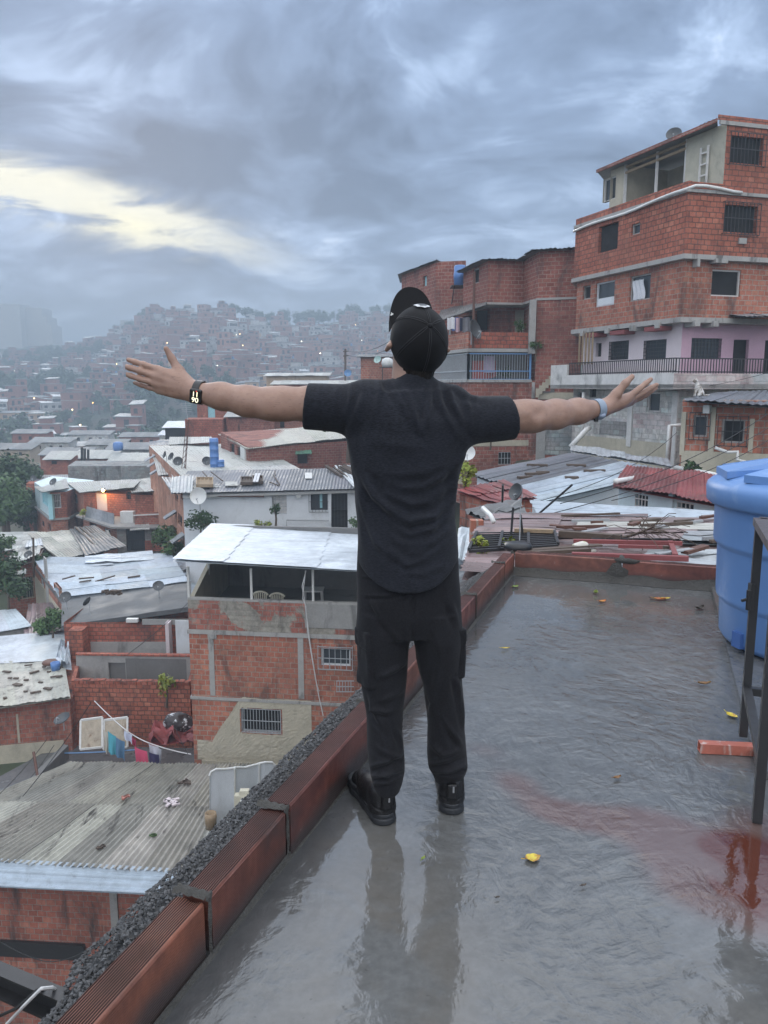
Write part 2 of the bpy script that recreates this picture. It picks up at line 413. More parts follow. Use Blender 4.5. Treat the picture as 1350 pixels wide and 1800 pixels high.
# ---------------------------------------------------------------- setting: terrain, haze, far hillside
def sstep(a, b, x):
    t = min(1, max(0, (x - a) / (b - a))); return t * t * (3 - 2 * t)
def lerp_tab(tab, x):
    if x <= tab[0][0]: return tab[0][1:]
    for a, b in zip(tab, tab[1:]):
        if x <= b[0]:
            t = (x - a[0]) / (b[0] - a[0]); return tuple(p + (q - p) * t for p, q in zip(a[1:], b[1:]))
    return tab[-1][1:]
RIDGE = [(-400, 612, 760), (-100, 612, 760), (60, 612, 740), (140, 606, 720), (195, 598, 690), (235, 584, 600), (270, 567, 540), (320, 560, 510), (390, 556, 500), (450, 564, 520),
         (520, 570, 545), (580, 566, 560), (640, 560, 580), (700, 556, 600), (900, 540, 620), (1400, 520, 640)]
NEAR_L = [(0, -16.5), (17, -16), (21, -12.9), (30, -12.9), (45, -12.6), (70, -12.8), (100, -14.5), (160, -18), (230, -21)]
NEAR_R = [(0, -4.5), (8, -3.4), (28, -2.6), (60, 0), (120, 3), (230, 8)]
R0 = 225.0
def ridge(az):
    px = 675 + math.tan(az) * F * 1.0
    y, r1 = lerp_tab(RIDGE, px); d = px_dir(px, y)
    return EYE + d.z / math.hypot(d.x, d.y) * r1, r1
def ground_z(x, y):
    r = math.hypot(x, y); az = math.atan2(x, max(y, 1e-3)) if y > 0 else (math.pi / 2 if x > 0 else -math.pi / 2)
    w = sstep(-.5, 4 + r * .03, x - r * .02)
    zl = lerp_tab(NEAR_L, r)[0]; zr = lerp_tab(NEAR_R, r)[0]
    if r < 40: zl = -20 + 7.1 * sstep(20.2, 22.6, y)
    z = zl + (zr - zl) * w
    if r > R0:
        H, r1 = ridge(max(-.75, min(.75, az))); t = (r - R0) / (r1 - R0)
        b = zl + (zr - zl) * w
        if t < 1: z = b + (H - b) * (t * .85 + .15 * t * t)
        else: z = H - 14 * min(1, (r - r1) / 120.)
        z += 2.2 * mnoise.noise((x * .02, y * .02, 0)) * min(1, (r - R0) / 60)
    elif r > 60: z += 1.0 * mnoise.noise((x * .03, y * .03, 0)) * (r - 60) / 165
    return z

gm, N, b = mat('earth_and_scrub'); p = world_pos(N)
n1 = N.noise(p, .03, 6, .6); n2 = N.noise(p, .6, 6, .6)
N.put(b, 'Base Color', N.mix(N.ramp(n1, .4, .6), N.mix(n2, (.035, .055, .028), (.07, .085, .045)), N.mix(n2, (.11, .085, .06), (.06, .055, .045))))
b.inputs['Roughness'].default_value = .95
def build_terrain():
    mb = MB()
    rs = [3, 8, 13, 16, 17, 18.5, 20, 21, 24, 30, 38, 46, 58, 72, 90, 115, 145, 180, 225] + [225 + 14 * i for i in range(1, 45)] + [900, 1000, 1150, 1300]
    na = 110
    rows = []
    for r in rs:
        row = []
        for i in range(na + 1):
            a = -math.pi + 2 * math.pi * i / na
            if r > 60:   # finer across the view
                pass
            x, y = r * math.sin(a), r * math.cos(a)
            row.append(mb.pt((x, y, ground_z(x, y) if y > -30 else -16)))
        rows.append(row)
    for q, s_ in zip(rows, rows[1:]):
        for i in range(na):
            if min(mb.v[k][1] for k in (q[i], s_[i])) > -75: mb.face((q[i + 1], q[i], s_[i], s_[i + 1]))
    mb.face(rows[0])
    o = mb.build('terrain', gm, smooth=True); tag(o, 'dark earth hillside under the houses', 'ground', kind='structure')
build_terrain()

hz = bpy.data.materials.new('mist'); hz.use_nodes = True
N = NT(hz.node_tree); N.n.clear()
vo = N.new('ShaderNodeVolumePrincipled'); vo.inputs['Color'].default_value = (.46, .55, .64, 1)
HAZE = 0.0021
vo.inputs['Density'].default_value = HAZE; vo.inputs['Anisotropy'].default_value = 0.0
N.l.new(vo.outputs[0], N.new('ShaderNodeOutputMaterial').inputs['Volume'])
mb = MB(); mb.par((-1400, -110, -40), (2800, 0, 0), (0, 1510, 0), (0, 0, 122))
tag(mb.build('haze', hz), 'pale blue evening mist hanging over the valley', 'haze', kind='stuff')

# far houses: sixteen shapes, shared by every copy
FW = {'brick': plain('far_brick', (.34, .155, .11), .9, var=.3, scale=.35), 'brickd': plain('far_brick_dark', (.27, .115, .085), .9, var=.3, scale=.35),
      'pale': plain('far_pale', (.46, .45, .43), .8, var=.2, scale=.3), 'ochre': plain('far_ochre', (.50, .33, .20), .8, var=.2, scale=.3), 'blue': plain('far_blue', (.20, .33, .42), .8, var=.2, scale=.3)}
FR = {'tin': plain('far_tin', (.26, .27, .28), .5, var=.3, scale=.4), 'slab': plain('far_slab', (.17, .165, .16), .8, var=.3, scale=.4), 'white': plain('far_white_roof', (.50, .52, .54), .5, var=.15, scale=.4)}
def far_house(seed, wall, roof):
    r = random.Random(seed); mb = MB()
    def block(x0, x1, y0, y1, z1, sheet):
        mb.box(((x0 + x1) / 2, (y0 + y1) / 2, (z1 - 9) / 2), (x1 - x0, y1 - y0, z1 + 9), 0, 0)
        if sheet:
            h = r.uniform(.3, .9); q = .5
            mb.par((x0 - q, y0 - q, z1 + .02), (x1 - x0 + 2 * q, 0, r.uniform(-.3, .3)), (0, y1 - y0 + 2 * q, h), (0, 0, .12), 1)
        else:
            mb.box(((x0 + x1) / 2, (y0 + y1) / 2, z1 + .1), (x1 - x0 + .5, y1 - y0 + .5, .22), 0, 1)
        fl = int(z1 // 2.6)
        for k in range(max(1, fl)):
            zc = z1 - 1.4 - k * 2.6
            if k and r.random() < .75: mb.box(((x0 + x1) / 2, y0 - .05, zc + 1.35), (x1 - x0 + .12, .25, .22), 0, 3)
            n = r.randint(1, 3)
            for i in range(n):
                if r.random() < .15: continue
                xc = x0 + (x1 - x0) * (i + .5) / n + r.uniform(-.3, .3); ww = r.uniform(.8, 1.5); hh = r.uniform(.9, 1.3)
                if r.random() < .18: hh = 2.0; zc2 = zc - .3
                else: zc2 = zc
                mb.box((xc, y0 - .02, zc2), (ww, .08, hh), 0, 2)
        for sx in (x0 - .01, x1 + .01):
            if r.random() < .6: mb.box((sx, r.uniform(y0 + 1.5, y1 - 1.5), z1 - 1.4), (.08, 1.1, 1.1), 0, 2)
    w = r.uniform(5.5, 9); d = r.uniform(6, 8.5); h = r.choice([2.7, 2.8, 5.2, 5.4, 5.4, 7.8])
    block(-w / 2, w / 2, -d / 2, d / 2, h, r.random() < .6)
    if r.random() < .7:
        a = r.uniform(-w / 2, w / 8); block(a, a + w * .5, -d / 4, d / 2 - .3, h + r.uniform(1.8, 2.7), r.random() < .7)
    if r.random() < .5:
        sg = r.choice((-1, 1)); block(sg * (w / 2 + 1.6) - 1.6, sg * (w / 2 + 1.6) + 1.6, -d / 2 + .8, d / 3, max(2.4, h - 2.6), True)
    if r.random() < .4: mb.lathe([(.55, 0), (.6, .6), (.55, 1.2), (.2, 1.35)], (w / 4, d / 4, h + .3), 8, 4)
    return mb.mesh([FW[wall], FR[roof], M['dark'], M['beam'], M['tank_blue']])
HKIND = {'brick': 'bare red brick', 'brickd': 'dark brown brick', 'pale': 'pale rendered', 'ochre': 'ochre painted', 'blue': 'blue painted'}
hprot = []
for i, (w_, r_) in enumerate([('brick', 'tin'), ('brick', 'slab'), ('brick', 'tin'), ('brickd', 'slab'), ('brickd', 'tin'), ('brick', 'white'), ('pale', 'tin'), ('brick', 'slab'), ('brickd', 'tin'),
                              ('ochre', 'tin'), ('pale', 'slab'), ('brick', 'tin'), ('pale', 'white'), ('brickd', 'slab'), ('brickd', 'tin'), ('brick', 'slab')]):
    hprot.append((w_, far_house(100 + i, w_, r_)))

def leaf_cloud(mb, c, rad, n, size, r, m=0, squash=.8, lumps=9):
    """n leaf-sized faces spread through lumpy sub-crowns"""
    c = Vector(c); subs = []
    for i in range(lumps):
        v = Vector((r.gauss(0, 1), r.gauss(0, 1), r.gauss(0, .8))); v.normalize(); v *= rad * r.uniform(.25, .72); v.z *= squash
        subs.append((c + v, rad * r.uniform(.28, .5)))
    for i in range(n):
        cc, rr = subs[r.randrange(lumps)]
        v = Vector((r.gauss(0, 1), r.gauss(0, 1), r.gauss(0, 1))); v.normalize()
        p = cc + v * rr * (r.random() ** .35); t = Vector((r.gauss(0, 1), r.gauss(0, 1), r.gauss(0, .6) - .2)).normalized()
        nn = (v + Vector((r.gauss(0, .6), r.gauss(0, .6), r.gauss(0, .6) + .5))).normalized(); u = t.cross(nn)
        if u.length < .01: continue
        u.normalize(); t = nn.cross(u); s = size * r.uniform(.6, 1.4)
        a = p - t * s * .5; mb.face([mb.pt(a), mb.pt(p + u * s * .3), mb.pt(p + t * s * .7), mb.pt(p - u * s * .3)], m)
    return subs
def far_tree(seed):
    r = random.Random(seed); mb = MB()
    mb.tube([(0, 0, -2), (.1, 0, 2), (.2, .1, 5)], [.35, .28, .15], 5, 1)
    leaf_cloud(mb, (0, 0, 5.2), 4.0, 520, .95, r, 0, .75, 11)
    return mb.mesh([M['leaf_dark'], M['bark']])
tprot = [far_tree(s_) for s_ in range(5)]
def link_copy(name, me, loc, rz, sc=1.0):
    o = bpy.data.objects.new(name, me); COL.objects.link(o); o.location = loc; o.rotation_euler = (0, 0, rz); o.scale = (sc, sc, sc * R.uniform(.85, 1.15)); return o

def project(x, y, z):
    c, s = math.cos(PITCH), math.sin(PITCH); dz = z - EYE
    dep = y * c - dz * s; up = y * s + dz * c
    return 675 + x / dep * F, 900 - up / dep * F
def build_far():
    r = random.Random(31); pts = []; grid = {}
    for k in range(60000):
        px = r.uniform(-40, 700); az = math.atan((px - 675) / F); rr = math.sqrt(r.uniform(150 ** 2, 640 ** 2))
        H, r1 = ridge(az)
        if rr > r1 + 6: continue
        x, y = rr * math.sin(az), rr * math.cos(az)
        if rr < 205 and px > 300: continue
        gx, gy = int(x // 8), int(y // 8); md = 7.8 + r.uniform(0, 2.5)
        if any((x - q[0]) ** 2 + (y - q[1]) ** 2 < md * md for i in (-1, 0, 1) for j in (-1, 0, 1) for q in grid.get((gx + i, gy + j), ())): continue
        grid.setdefault((gx, gy), []).append((x, y)); pts.append((rr, x, y, px))
    pts.sort()
    nh = nt = 0; rest = []
    for (rr, x, y, px) in pts:
        n = mnoise.noise((x * .012, y * .012, 4.2)) + .55 * mnoise.noise((x * .04, y * .04, 1.0))
        H, r1 = ridge(math.atan2(x, y))
        green = n > .14 or (rr > r1 - 14 and n > -.2) or (235 < px < 440 and rr < 340 and n > -.35)
        z = ground_z(x, y)
        if green:
            if nt < 290:
                o = link_copy('hillside_tree', tprot[nt % 5], (x, y, z), r.uniform(0, 6.28), r.uniform(.75, 1.5)); nt += 1
                tag(o, 'dark leafy tree standing among the houses of the hazy far hillside', 'tree', 'trees on the far hillside')
        else:
            i = r.randrange(16)
            if rr < 330 and r.random() < .3: i = r.choice((6, 10, 12, 9))
            rz = -math.atan2(x, y) + r.gauss(0, .45)
            if nh < 300:
                w_, me = hprot[i]; o = link_copy('hillside_house', me, (x, y, z), rz, r.uniform(.8, 1.15)); nh += 1
                tag(o, HKIND[w_] + ' house among many on the hazy far hillside', 'house', HKIND[w_] + ' houses on the far hillside')
            else: rest.append((i, x, y, z, rz, r.uniform(.8, 1.15)))
    # the farthest houses, past three hundred, read as one mass along the ridge
    bm = bmesh.new(); mats = []
    me = bpy.data.meshes.new('mesh'); allm = [FW['brick'], FR['tin'], M['dark'], M['beam'], M['tank_blue'], FW['brickd'], FW['pale'], FR['slab']]
    V = []; Fc = []; MI = []
    for (i, x, y, z, rz, sc) in rest:
        w_, m0 = hprot[i]; n0 = len(V); c, s = math.cos(rz), math.sin(rz)
        for v in m0.vertices: V.append((x + sc * (v.co.x * c - v.co.y * s), y + sc * (v.co.x * s + v.co.y * c), z + sc * v.co.z))
        for pl in m0.polygons:
            Fc.append([n0 + k for k in pl.vertices]); mi = pl.material_index
            if mi == 0: mi = {'brick': 0, 'brickd': 5, 'pale': 6, 'ochre': 6, 'blue': 6}[w_]
            if mi == 1 and i % 2: mi = 7
            MI.append(mi)
    me.from_pydata(V, [], Fc)
    for q in allm: me.materials.append(q)
    me.polygons.foreach_set('material_index', MI)
    o = bpy.data.objects.new('distant_houses', me); COL.objects.link(o)
    tag(o, 'mass of tiny houses fading into mist along the far ridge', 'houses', kind='stuff'); bm.free()
    print('far houses', nh, 'rest', len(rest), 'trees', nt)
build_far()

# lit lamps dotted over the hillside
lm = MB(); lm.lathe([(.05, -.24), (.18, -.12), (.23, 0), (.16, .14), (.04, .22)], (0, 0, 0), 8, 0); lm.tube([(0, 0, -5.5), (0, .05, -.3)], .09, 5, 1)
LAMP = {'warm': lm.mesh([emis('lamp_warm', (1, .72, .32), 7), M['iron_grey']]), 'white': lm.mesh([emis('lamp_white', (1, .93, .75), 6), M['iron_grey']]), 'orange': lm.mesh([emis('lamp_orange', (1, .42, .08), 7), M['iron_grey']])}
for (px, py, k) in ((78, 585, 'white'), (93, 613, 'warm'), (171, 597, 'orange'), (263, 574, 'white'), (241, 601, 'white'), (294, 603, 'warm'), (324, 617, 'orange'), (262, 635, 'warm'), (98, 633, 'warm'), (83, 658, 'warm'), (162, 669, 'warm'), (76, 683, 'warm'),
                    (16, 703, 'warm'), (127, 720, 'warm'), (163, 708, 'orange'), (237, 676, 'warm'), (26, 652, 'white'), (198, 703, 'white'), (141, 747, 'warm'), (343, 633, 'warm'), (422, 587, 'warm'), (415, 588, 'white'), (427, 607, 'warm'), (500, 591, 'orange'),
                    (501, 602, 'white'), (465, 610, 'orange'), (563, 621, 'white'), (441, 641, 'white'), (403, 646, 'white'), (382, 643, 'white'), (625, 571, 'warm'), (648, 571, 'white'), (616, 584, 'white'), (664, 617, 'orange'), (636, 598, 'white'), (350, 598, 'white'),
                    (470, 648, 'white'), (530, 600, 'white'), (588, 575, 'warm'), (205, 640, 'warm'), (195, 747, 'warm'), (60, 700, 'warm'), (560, 650, 'white'), (340, 606, 'warm')):
    d = px_dir(px, py); az = math.atan2(d.x, d.y); el = d.z / math.hypot(d.x, d.y); rr = 190.0
    H, r1 = ridge(az)
    while rr < r1 and EYE + el * rr > ground_z(rr * math.sin(az), rr * math.cos(az)) + 5.5: rr += 2
    o = link_copy('hillside_lamp', LAMP[k], (rr * math.sin(az), rr * math.cos(az), EYE + el * rr), 0)
    tag(o, k + ' lit lamp on a pole on the hazy far hillside', 'lamp', k + ' lamps on the far hillside')

# towers in the mist beyond the left ridge
def tower(px0, px1, pyt, d, seed, label, steps=()):
    a = PD(px0, pyt, d); c = PD(px1, pyt, d); w = c.x - a.x
    t = thing('apartment_tower', label, 'tower', ((a.x + c.x) / 2, d + 10, 0))
    mb = MB()
    def blk(x0, x1, top):
        mb.box(((x0 + x1) / 2, d + 10, top / 2), (x1 - x0, 20, top))
        for k in range(int(top // 3.2)): mb.box(((x0 + x1) / 2, d + 10, top - .6 - k * 3.2), (x1 - x0 + .5, 20.5, .9))
    blk(a.x, c.x, a.z)
    for (q0, q1, qt) in steps:
        s0, s1 = PD(q0, qt, d), PD(q1, qt, d); blk(s0.x, s1.x, s0.z)
    mb.build('wall', FW['pale'], t)
tower(-40, 34, 534, 660, 1, 'broad pale apartment tower fading in mist at far left')
tower(42, 73, 541, 670, 2, 'stepped pale apartment tower in mist beside the broad one', ((38.5, 41.8, 548), (73.2, 82, 556), (82.3, 91, 571)))
# ---------------------------------------------------------------- the wet rooftop we stand on
E1 = Vector((.334, .9426, 0)).normalized(); E2 = Vector((E1.y, -E1.x, 0)); CN = Vector((1.033, 6.003, 0))
def RF(s, t, z=0.0):
    """rooftop frame: s metres towards us from the far left corner, t metres to the right of the left parapet"""
    return CN - E1 * s + E2 * t + Vector((0, 0, z))
def st(p):
    d = p - CN; return -d.dot(E1), d.dot(E2)
PH = .165; PW = .088

def floor_material():
    m, N, b = mat('wet_concrete'); p = world_pos(N)
    x, y, z = N.sepxyz(p)
    big = N.noise(p, .8, 5, .6, .6); mid = N.noise(p, 3.2, 6, .62, .8); fin = N.noise(p, 38, 5, .65)
    # trowel strokes: stretched noise in a few directions, each showing in its own patches
    def stroke(rot, su, sv, seed):
        c, s_ = math.cos(rot), math.sin(rot); wx = N.math('MULTIPLY', N.math('SUBTRACT', N.noise(N.vmath('ADD', p, (seed, 0, 0)), 2.2, 3, .5), .5), .22)
        u = N.math('ADD', N.math('ADD', N.math('MULTIPLY', x, c), N.math('MULTIPLY', y, s_)), wx); v = N.math('ADD', N.math('SUBTRACT', N.math('MULTIPLY', y, c), N.math('MULTIPLY', x, s_)), wx)
        return N.noise(N.comb(N.math('MULTIPLY', u, su), N.math('MULTIPLY', v, sv), seed), 1.0, 4, .54, .3)
    k1 = N.ramp(N.noise(N.vmath('ADD', p, (5, 2, 0)), .9, 3, .5), .42, .58); k2 = N.ramp(N.noise(N.vmath('ADD', p, (9, 7, 0)), 1.3, 3, .5), .45, .6)
    def lp(f, a, b_): return N.math('ADD', a, N.math('MULTIPLY', f, N.math('SUBTRACT', b_, a)))
    sweep = lp(k2, lp(k1, stroke(.25, 7, 15, 1.0), stroke(-.5, 8, 16, 4.0)), stroke(1.15, 7, 15, 8.0))
    sweep2 = N.noise(N.comb(N.math('MULTIPLY', x, 13.0), N.math('MULTIPLY', y, 8.0), 0), 1.0, 4, .5, .8)
    # standing water: low places plus the long pool in front of the far parapet
    def spot(cx, cy, sx, sy, rot):
        c, s = math.cos(rot), math.sin(rot); dx = N.math('SUBTRACT', x, cx); dy = N.math('SUBTRACT', y, cy)
        a = N.math('MULTIPLY', N.math('ADD', N.math('MULTIPLY', dx, c), N.math('MULTIPLY', dy, s)), 1 / sx)
        q = N.math('MULTIPLY', N.math('SUBTRACT', N.math('MULTIPLY', dy, c), N.math('MULTIPLY', dx, s)), 1 / sy)
        return N.math('EXPONENT', N.math('MULTIPLY', N.math('ADD', N.math('MULTIPLY', a, a), N.math('MULTIPLY', q, q)), -1.0))
    def acc(lst):
        o = None
        for it in lst:
            q = N.math('MULTIPLY', spot(*it[:5]), it[5]); o = q if o is None else N.math('ADD', o, q)
        return o
    pool = acc([(1.55, 5.25, .62, .30, -.33, .9), (1.05, 5.0, .25, .45, .3, .5), (1.2, 1.72, .35, .35, .2, .65), (1.02, 2.25, .30, .12, -.3, .35), (-.02, 2.1, .16, .5, .3, .5), (.62, 4.3, .14, .5, -.3, .3), (0.05, 1.75, .3, .3, 0, .3)])
    wet = N.math('ADD', pool, N.math('MULTIPLY', N.math('SUBTRACT', mid, .5), 1.6))
    w = N.ramp(N.math('ADD', wet, N.math('MULTIPLY', N.math('SUBTRACT', N.noise(p, 11, 4, .6), .5), .5)), .0, .32)
    # colour
    c = N.mix(N.ramp(big, .3, .7), (.090, .091, .090), (.130, .132, .131))
    c = N.vmath('SCALE', c, scale=N.ramp(sweep, .25, .75, .84, 1.15)); c = N.vmath('SCALE', c, scale=N.ramp(fin, .3, .7, .9, 1.1))
    c = N.mix(N.ramp(N.noise(p, 60, 2, .5), .70, .76, 0, .6), c, (.04, .04, .042))
    # silty brown water
    silt = N.math('MULTIPLY', acc([(1.5, 5.2, .7, .3, -.33, 1), (.6, 4.2, .25, .9, -.2, .6), (.15, 3.2, .12, .6, -.35, .6), (.0, 1.9, .25, .7, .2, .8), (1.2, 1.5, .5, .3, 0, .5)]), N.ramp(mid, .35, .6))
    c = N.mix(N.math('MULTIPLY', silt, .75), c, (.115, .100, .082))
    # rust red runoff from the iron frame
    ed = N.math('MULTIPLY', N.math('SUBTRACT', N.noise(p, 3.0, 6, .6, .7), .5), .9)
    def pxs(lst): return [(*PZ(a, b_, 0)[:2], sx, sy, rot, k) for (a, b_, sx, sy, rot, k) in lst]
    soft = N.math('MULTIPLY', N.math('SUBTRACT', N.noise(p, 1.6, 7, .6, .4), .5), .55)
    red = N.math('ADD', acc(pxs([(850, 1318, .14, .10, -.6, .5), (905, 1375, .12, .09, -.8, .75), (975, 1425, .15, .08, -.6, .85), (1080, 1440, .22, .11, -.1, .95), (1180, 1480, .15, .13, -.6, 1.0), (1240, 1550, .16, .16, -.4, 1.1), (1330, 1560, .14, .22, 0, 1.3), (1330, 1450, .12, .16, 0, .8)])), soft)
    c = N.mix(N.ramp(red, .18, .95, 0, .8), c, (.118, .066, .056))
    deep = N.math('ADD', acc(pxs([(1320, 1500, .13, .13, -.2, 1.2), (1265, 1490, .08, .06, -.6, .8), (1262, 1560, .025, .07, .1, .9), (1312, 1580, .03, .08, .1, 1.0), (1350, 1560, .08, .2, 0, 1.0)])), N.math('MULTIPLY', ed, .9))
    c = N.mix(N.ramp(deep, .30, .95, 0, .9), c, (.085, .022, .012))
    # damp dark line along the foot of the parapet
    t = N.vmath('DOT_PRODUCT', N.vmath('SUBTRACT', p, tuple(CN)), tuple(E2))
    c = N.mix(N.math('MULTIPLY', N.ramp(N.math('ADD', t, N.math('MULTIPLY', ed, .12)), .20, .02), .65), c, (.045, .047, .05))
    N.put(b, 'Base Color', c)
    N.put(b, 'Roughness', N.mix(w, N.mix(N.ramp(mid, .3, .7), (.05, .05, .05), (.15, .15, .15)), (.015, .015, .015)))
    b.inputs['IOR'].default_value = 1.45; b.inputs['Specular IOR Level'].default_value = .75
    h = N.math('ADD', N.math('MULTIPLY', sweep, .9), N.math('ADD', N.math('MULTIPLY', sweep2, .8), N.math('MULTIPLY', fin, .14)))
    nd = bump(N, b, h, .5, .030)
    N.put(nd, 'Strength', N.ramp(w, 0, 1, .29, .04))
    return m
M['floor'] = floor_material()
mb = MB()
q = [RF(8.5, -.12), RF(8.5, 4.2), RF(-.12, 4.2), RF(-.12, -.12)]
mb.prism([(a.x, a.y) for a in q], -.24, 0.0)
tag(mb.build('floor', M['floor']), 'wet grey trowelled concrete of the flat rooftop', 'floor', kind='structure')
mb = MB()   # raised strip under the water tank
q = [RF(2.95, 1.46), RF(2.95, 4.1), RF(.06, 4.1), RF(.06, 1.46)]
mb.prism([(a.x, a.y) for a in q], .002, .034)
tag(mb.build('raised_floor', M['floor']), 'slightly raised concrete strip that the tank stands on', 'floor', kind='structure')
mb = MB()
q = [RF(8.4, -.10), RF(8.4, 4.1), RF(-.1, 4.1), RF(-.1, -.10)]
mb.prism([(a.x, a.y) for a in q], -17, -.241)
h0 = thing('brick_building', 'brick building whose wet roof carries the standing man', 'building', (1.8, 2.4, -17)); mb.build('wall', M['brick'], h0)

def block_material():
    m, N, b = mat('clay_block'); p = world_pos(N)
    n1 = N.noise(p, 3, 6, .62, .5); n2 = N.noise(p, 16, 6, .65); x, y, z = N.sepxyz(p)
    c = N.mix(N.ramp(n1, .3, .7), (.235, .080, .052), (.105, .042, .034))
    c = N.vmath('SCALE', c, scale=N.ramp(n2, .25, .75, .75, 1.2))
    tn = N.new('ShaderNodeVertexColor', layer_name='tone'); c = N.mix(1.0, c, tn.outputs[0], 'MULTIPLY')
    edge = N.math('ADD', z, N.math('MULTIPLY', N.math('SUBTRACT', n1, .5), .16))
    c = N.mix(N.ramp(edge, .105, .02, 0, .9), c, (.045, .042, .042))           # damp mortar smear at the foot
    pt_ = N.new('ShaderNodeNewGeometry').outputs['Pointiness']; c = N.mix(N.ramp(pt_, .53, .60, 0, .8), c, (.46, .17, .11)); c = N.mix(N.ramp(n2, .66, .74, 0, .5), c, (.30, .27, .26)); c = N.mix(N.ramp(n1, .60, .72, 0, .75), c, (.055, .04, .038))
    N.put(b, 'Base Color', c); N.put(b, 'Roughness', N.ramp(n1, .3, .7, .34, .62))
    wv = N.math('SINE', N.math('MULTIPLY', z, 900))
    bump(N, b, N.math('ADD', N.math('MULTIPLY', wv, .22), n2), .4, .006)
    return m
M['block'] = block_material()
M['groove'] = plain('clay_groove', (.042, .019, .017), .6, var=.4, scale=9)
M['mortar'] = plain('old_mortar', (.075, .072, .066), .85, var=.5, scale=10, bmp=1.0, bscale=60)
def parapet(name, label, p0, p1, joints, hs, inner):
    """a run of clay blocks on edge with scored tops; inner = unit vector from the wall towards the floor"""
    t = thing(name, label, 'parapet', ((p0 + p1) / 2)[:])
    d = (p1 - p0); L = d.length; d.normalize(); out = -inner
    js = [0] + joints + [L]
    blk = MB(); mor = MB(); r = random.Random(5)
    for k, (a, bb) in enumerate(zip(js, js[1:])):
        H_ = hs[k % len(hs)]; a2, b2 = a + .012, bb - .012; off = r.uniform(-.008, .008); kt = r.uniform(.78, 1.2); blk.col = (kt, kt * r.uniform(.92, 1.05), kt * r.uniform(.92, 1.05))
        prof = [(0 + off, 0.0, 0), (0 + off, H_ - .006, 0), (.006 + off, H_, 0)]
        n = 12; w = (PW - .012) / n
        for i in range(n):
            u0 = .006 + off + i * w
            prof += [(u0 + w * .22, H_ + .0004, 0), (u0 + w * .34, H_ - .0026, 1), (u0 + w * .86, H_ - .0026, 1), (u0 + w * .96, H_ + .0004, 1)]
        prof += [(PW - .006 + off, H_, 0), (PW + off, H_ - .006, 0), (PW + off, -.02, 0)]
        ns = max(1, int((bb - a) / .06)); rows = []
        for j in range(ns + 1):
            s_ = a2 + (b2 - a2) * j / ns
            rows.append([blk.pt(p0 + d * s_ + out * (u + .0012 * mnoise.noise((s_ * 9, u * 30, k))) + Vector((0, 0, zz + .0016 * mnoise.noise((s_ * 7, u * 20, k + 5)) - .020 * max(0, mnoise.noise((s_ * 13, u * 30, k * 3)) - .42) - .026 * max(0, mnoise.noise((s_ * 21, u * 12, k + 9)) - .38)))) for (u, zz, mm) in prof])
        for q0, q1 in zip(rows, rows[1:]):
            for i in range(len(prof) - 1): blk.face((q0[i], q0[i + 1], q1[i + 1], q1[i]) if inner.cross(d).z > 0 else (q0[i], q1[i], q1[i + 1], q0[i + 1]), 1 if (prof[i][2] and prof[i + 1][2]) else 0)
        blk.face(rows[0] if inner.cross(d).z < 0 else rows[0][::-1]); blk.face(rows[-1])
    for j in joints:
        # lumpy mortar squeezed out of the joint, over the top and down the face
        wv = r.uniform(.014, .026)
        def fn(u, v, j=j, wv=wv):
            s_ = j + (u - .5) * 2 * wv * (.62 + .9 * abs(mnoise.noise((v * 7, j * 9, 0)))) * (1.0 if v > .48 else .32) + .008 * mnoise.noise((v * 5, j * 4, 7))
            bulge = math.sin(math.pi * u) * (.010 + .010 * mnoise.noise((u * 3, v * 8, j * 3)))
            L0 = PH + .02
            if v < .55: q_ = v / .55 * L0; return p0 + d * s_ + inner * (bulge * .45 + .001) + Vector((0, 0, q_))
            q_ = (v - .55) / .45 * (PW + .01); return p0 + d * s_ + out * q_ + Vector((0, 0, hs[0] + bulge + .002 + .008 * (1 + mnoise.noise((u * 4, v * 14, j)))))
        mor = MB(); mor.grid(fn, 10, 30); mor.build('mortar', M['mortar'], t, smooth=True)
    blk.build('block_row', [M['block'], M['groove']], t)
    return t
def sj(px, py): return 8.2 - st(PZ(px, py, PH))[0]
parapet('parapet', 'long parapet of scored red clay blocks along the left roof edge', RF(8.2, 0), RF(0.0, 0), sorted([8.2 - 7.3, 8.2 - 6.0, sj(340, 1572), sj(486, 1420), 8.2 - 3.15, 8.2 - 2.2, sj(815, 1045), sj(872, 990)]), [.160, .160, .158, .163, .178, .172, .168, .165, .165], E2)
parapet('parapet', 'short parapet of red clay blocks across the far end of the roof', RF(.0, -.0), RF(.0, 2.9), [.82, 1.62], [.172, .166, .17], -E1)
mb = MB()   # mortar fillet at the foot of the far parapet
def fil(u, v): 
    s_ = .004 + .07 * v * (1 + .4 * mnoise.noise((u * 9, 0, 2))); return RF(s_, u * 2.9, .002 + .055 * (1 - v) ** 2 * (1 + .7 * mnoise.noise((u * 11, 3, 1))))
mb.grid(fil, 60, 5); 
def fil2(u, v):
    t_ = .003 + .016 * v * (1 + .4 * mnoise.noise((u * 19, 0, 2))); return RF(u * 8.2, t_, -.003 + .018 * (1 - v) ** 2 * (1 + .7 * mnoise.noise((u * 21, 3, 1))))
mb.grid(fil2, 150, 4, flip=True)
solo(mb, 'mortar_fillet', M['mortar'], 'dark wet mortar bead along the foot of the parapets', 'mortar', smooth=True)
mb = MB()   # mortar dab on the far parapet's middle joint
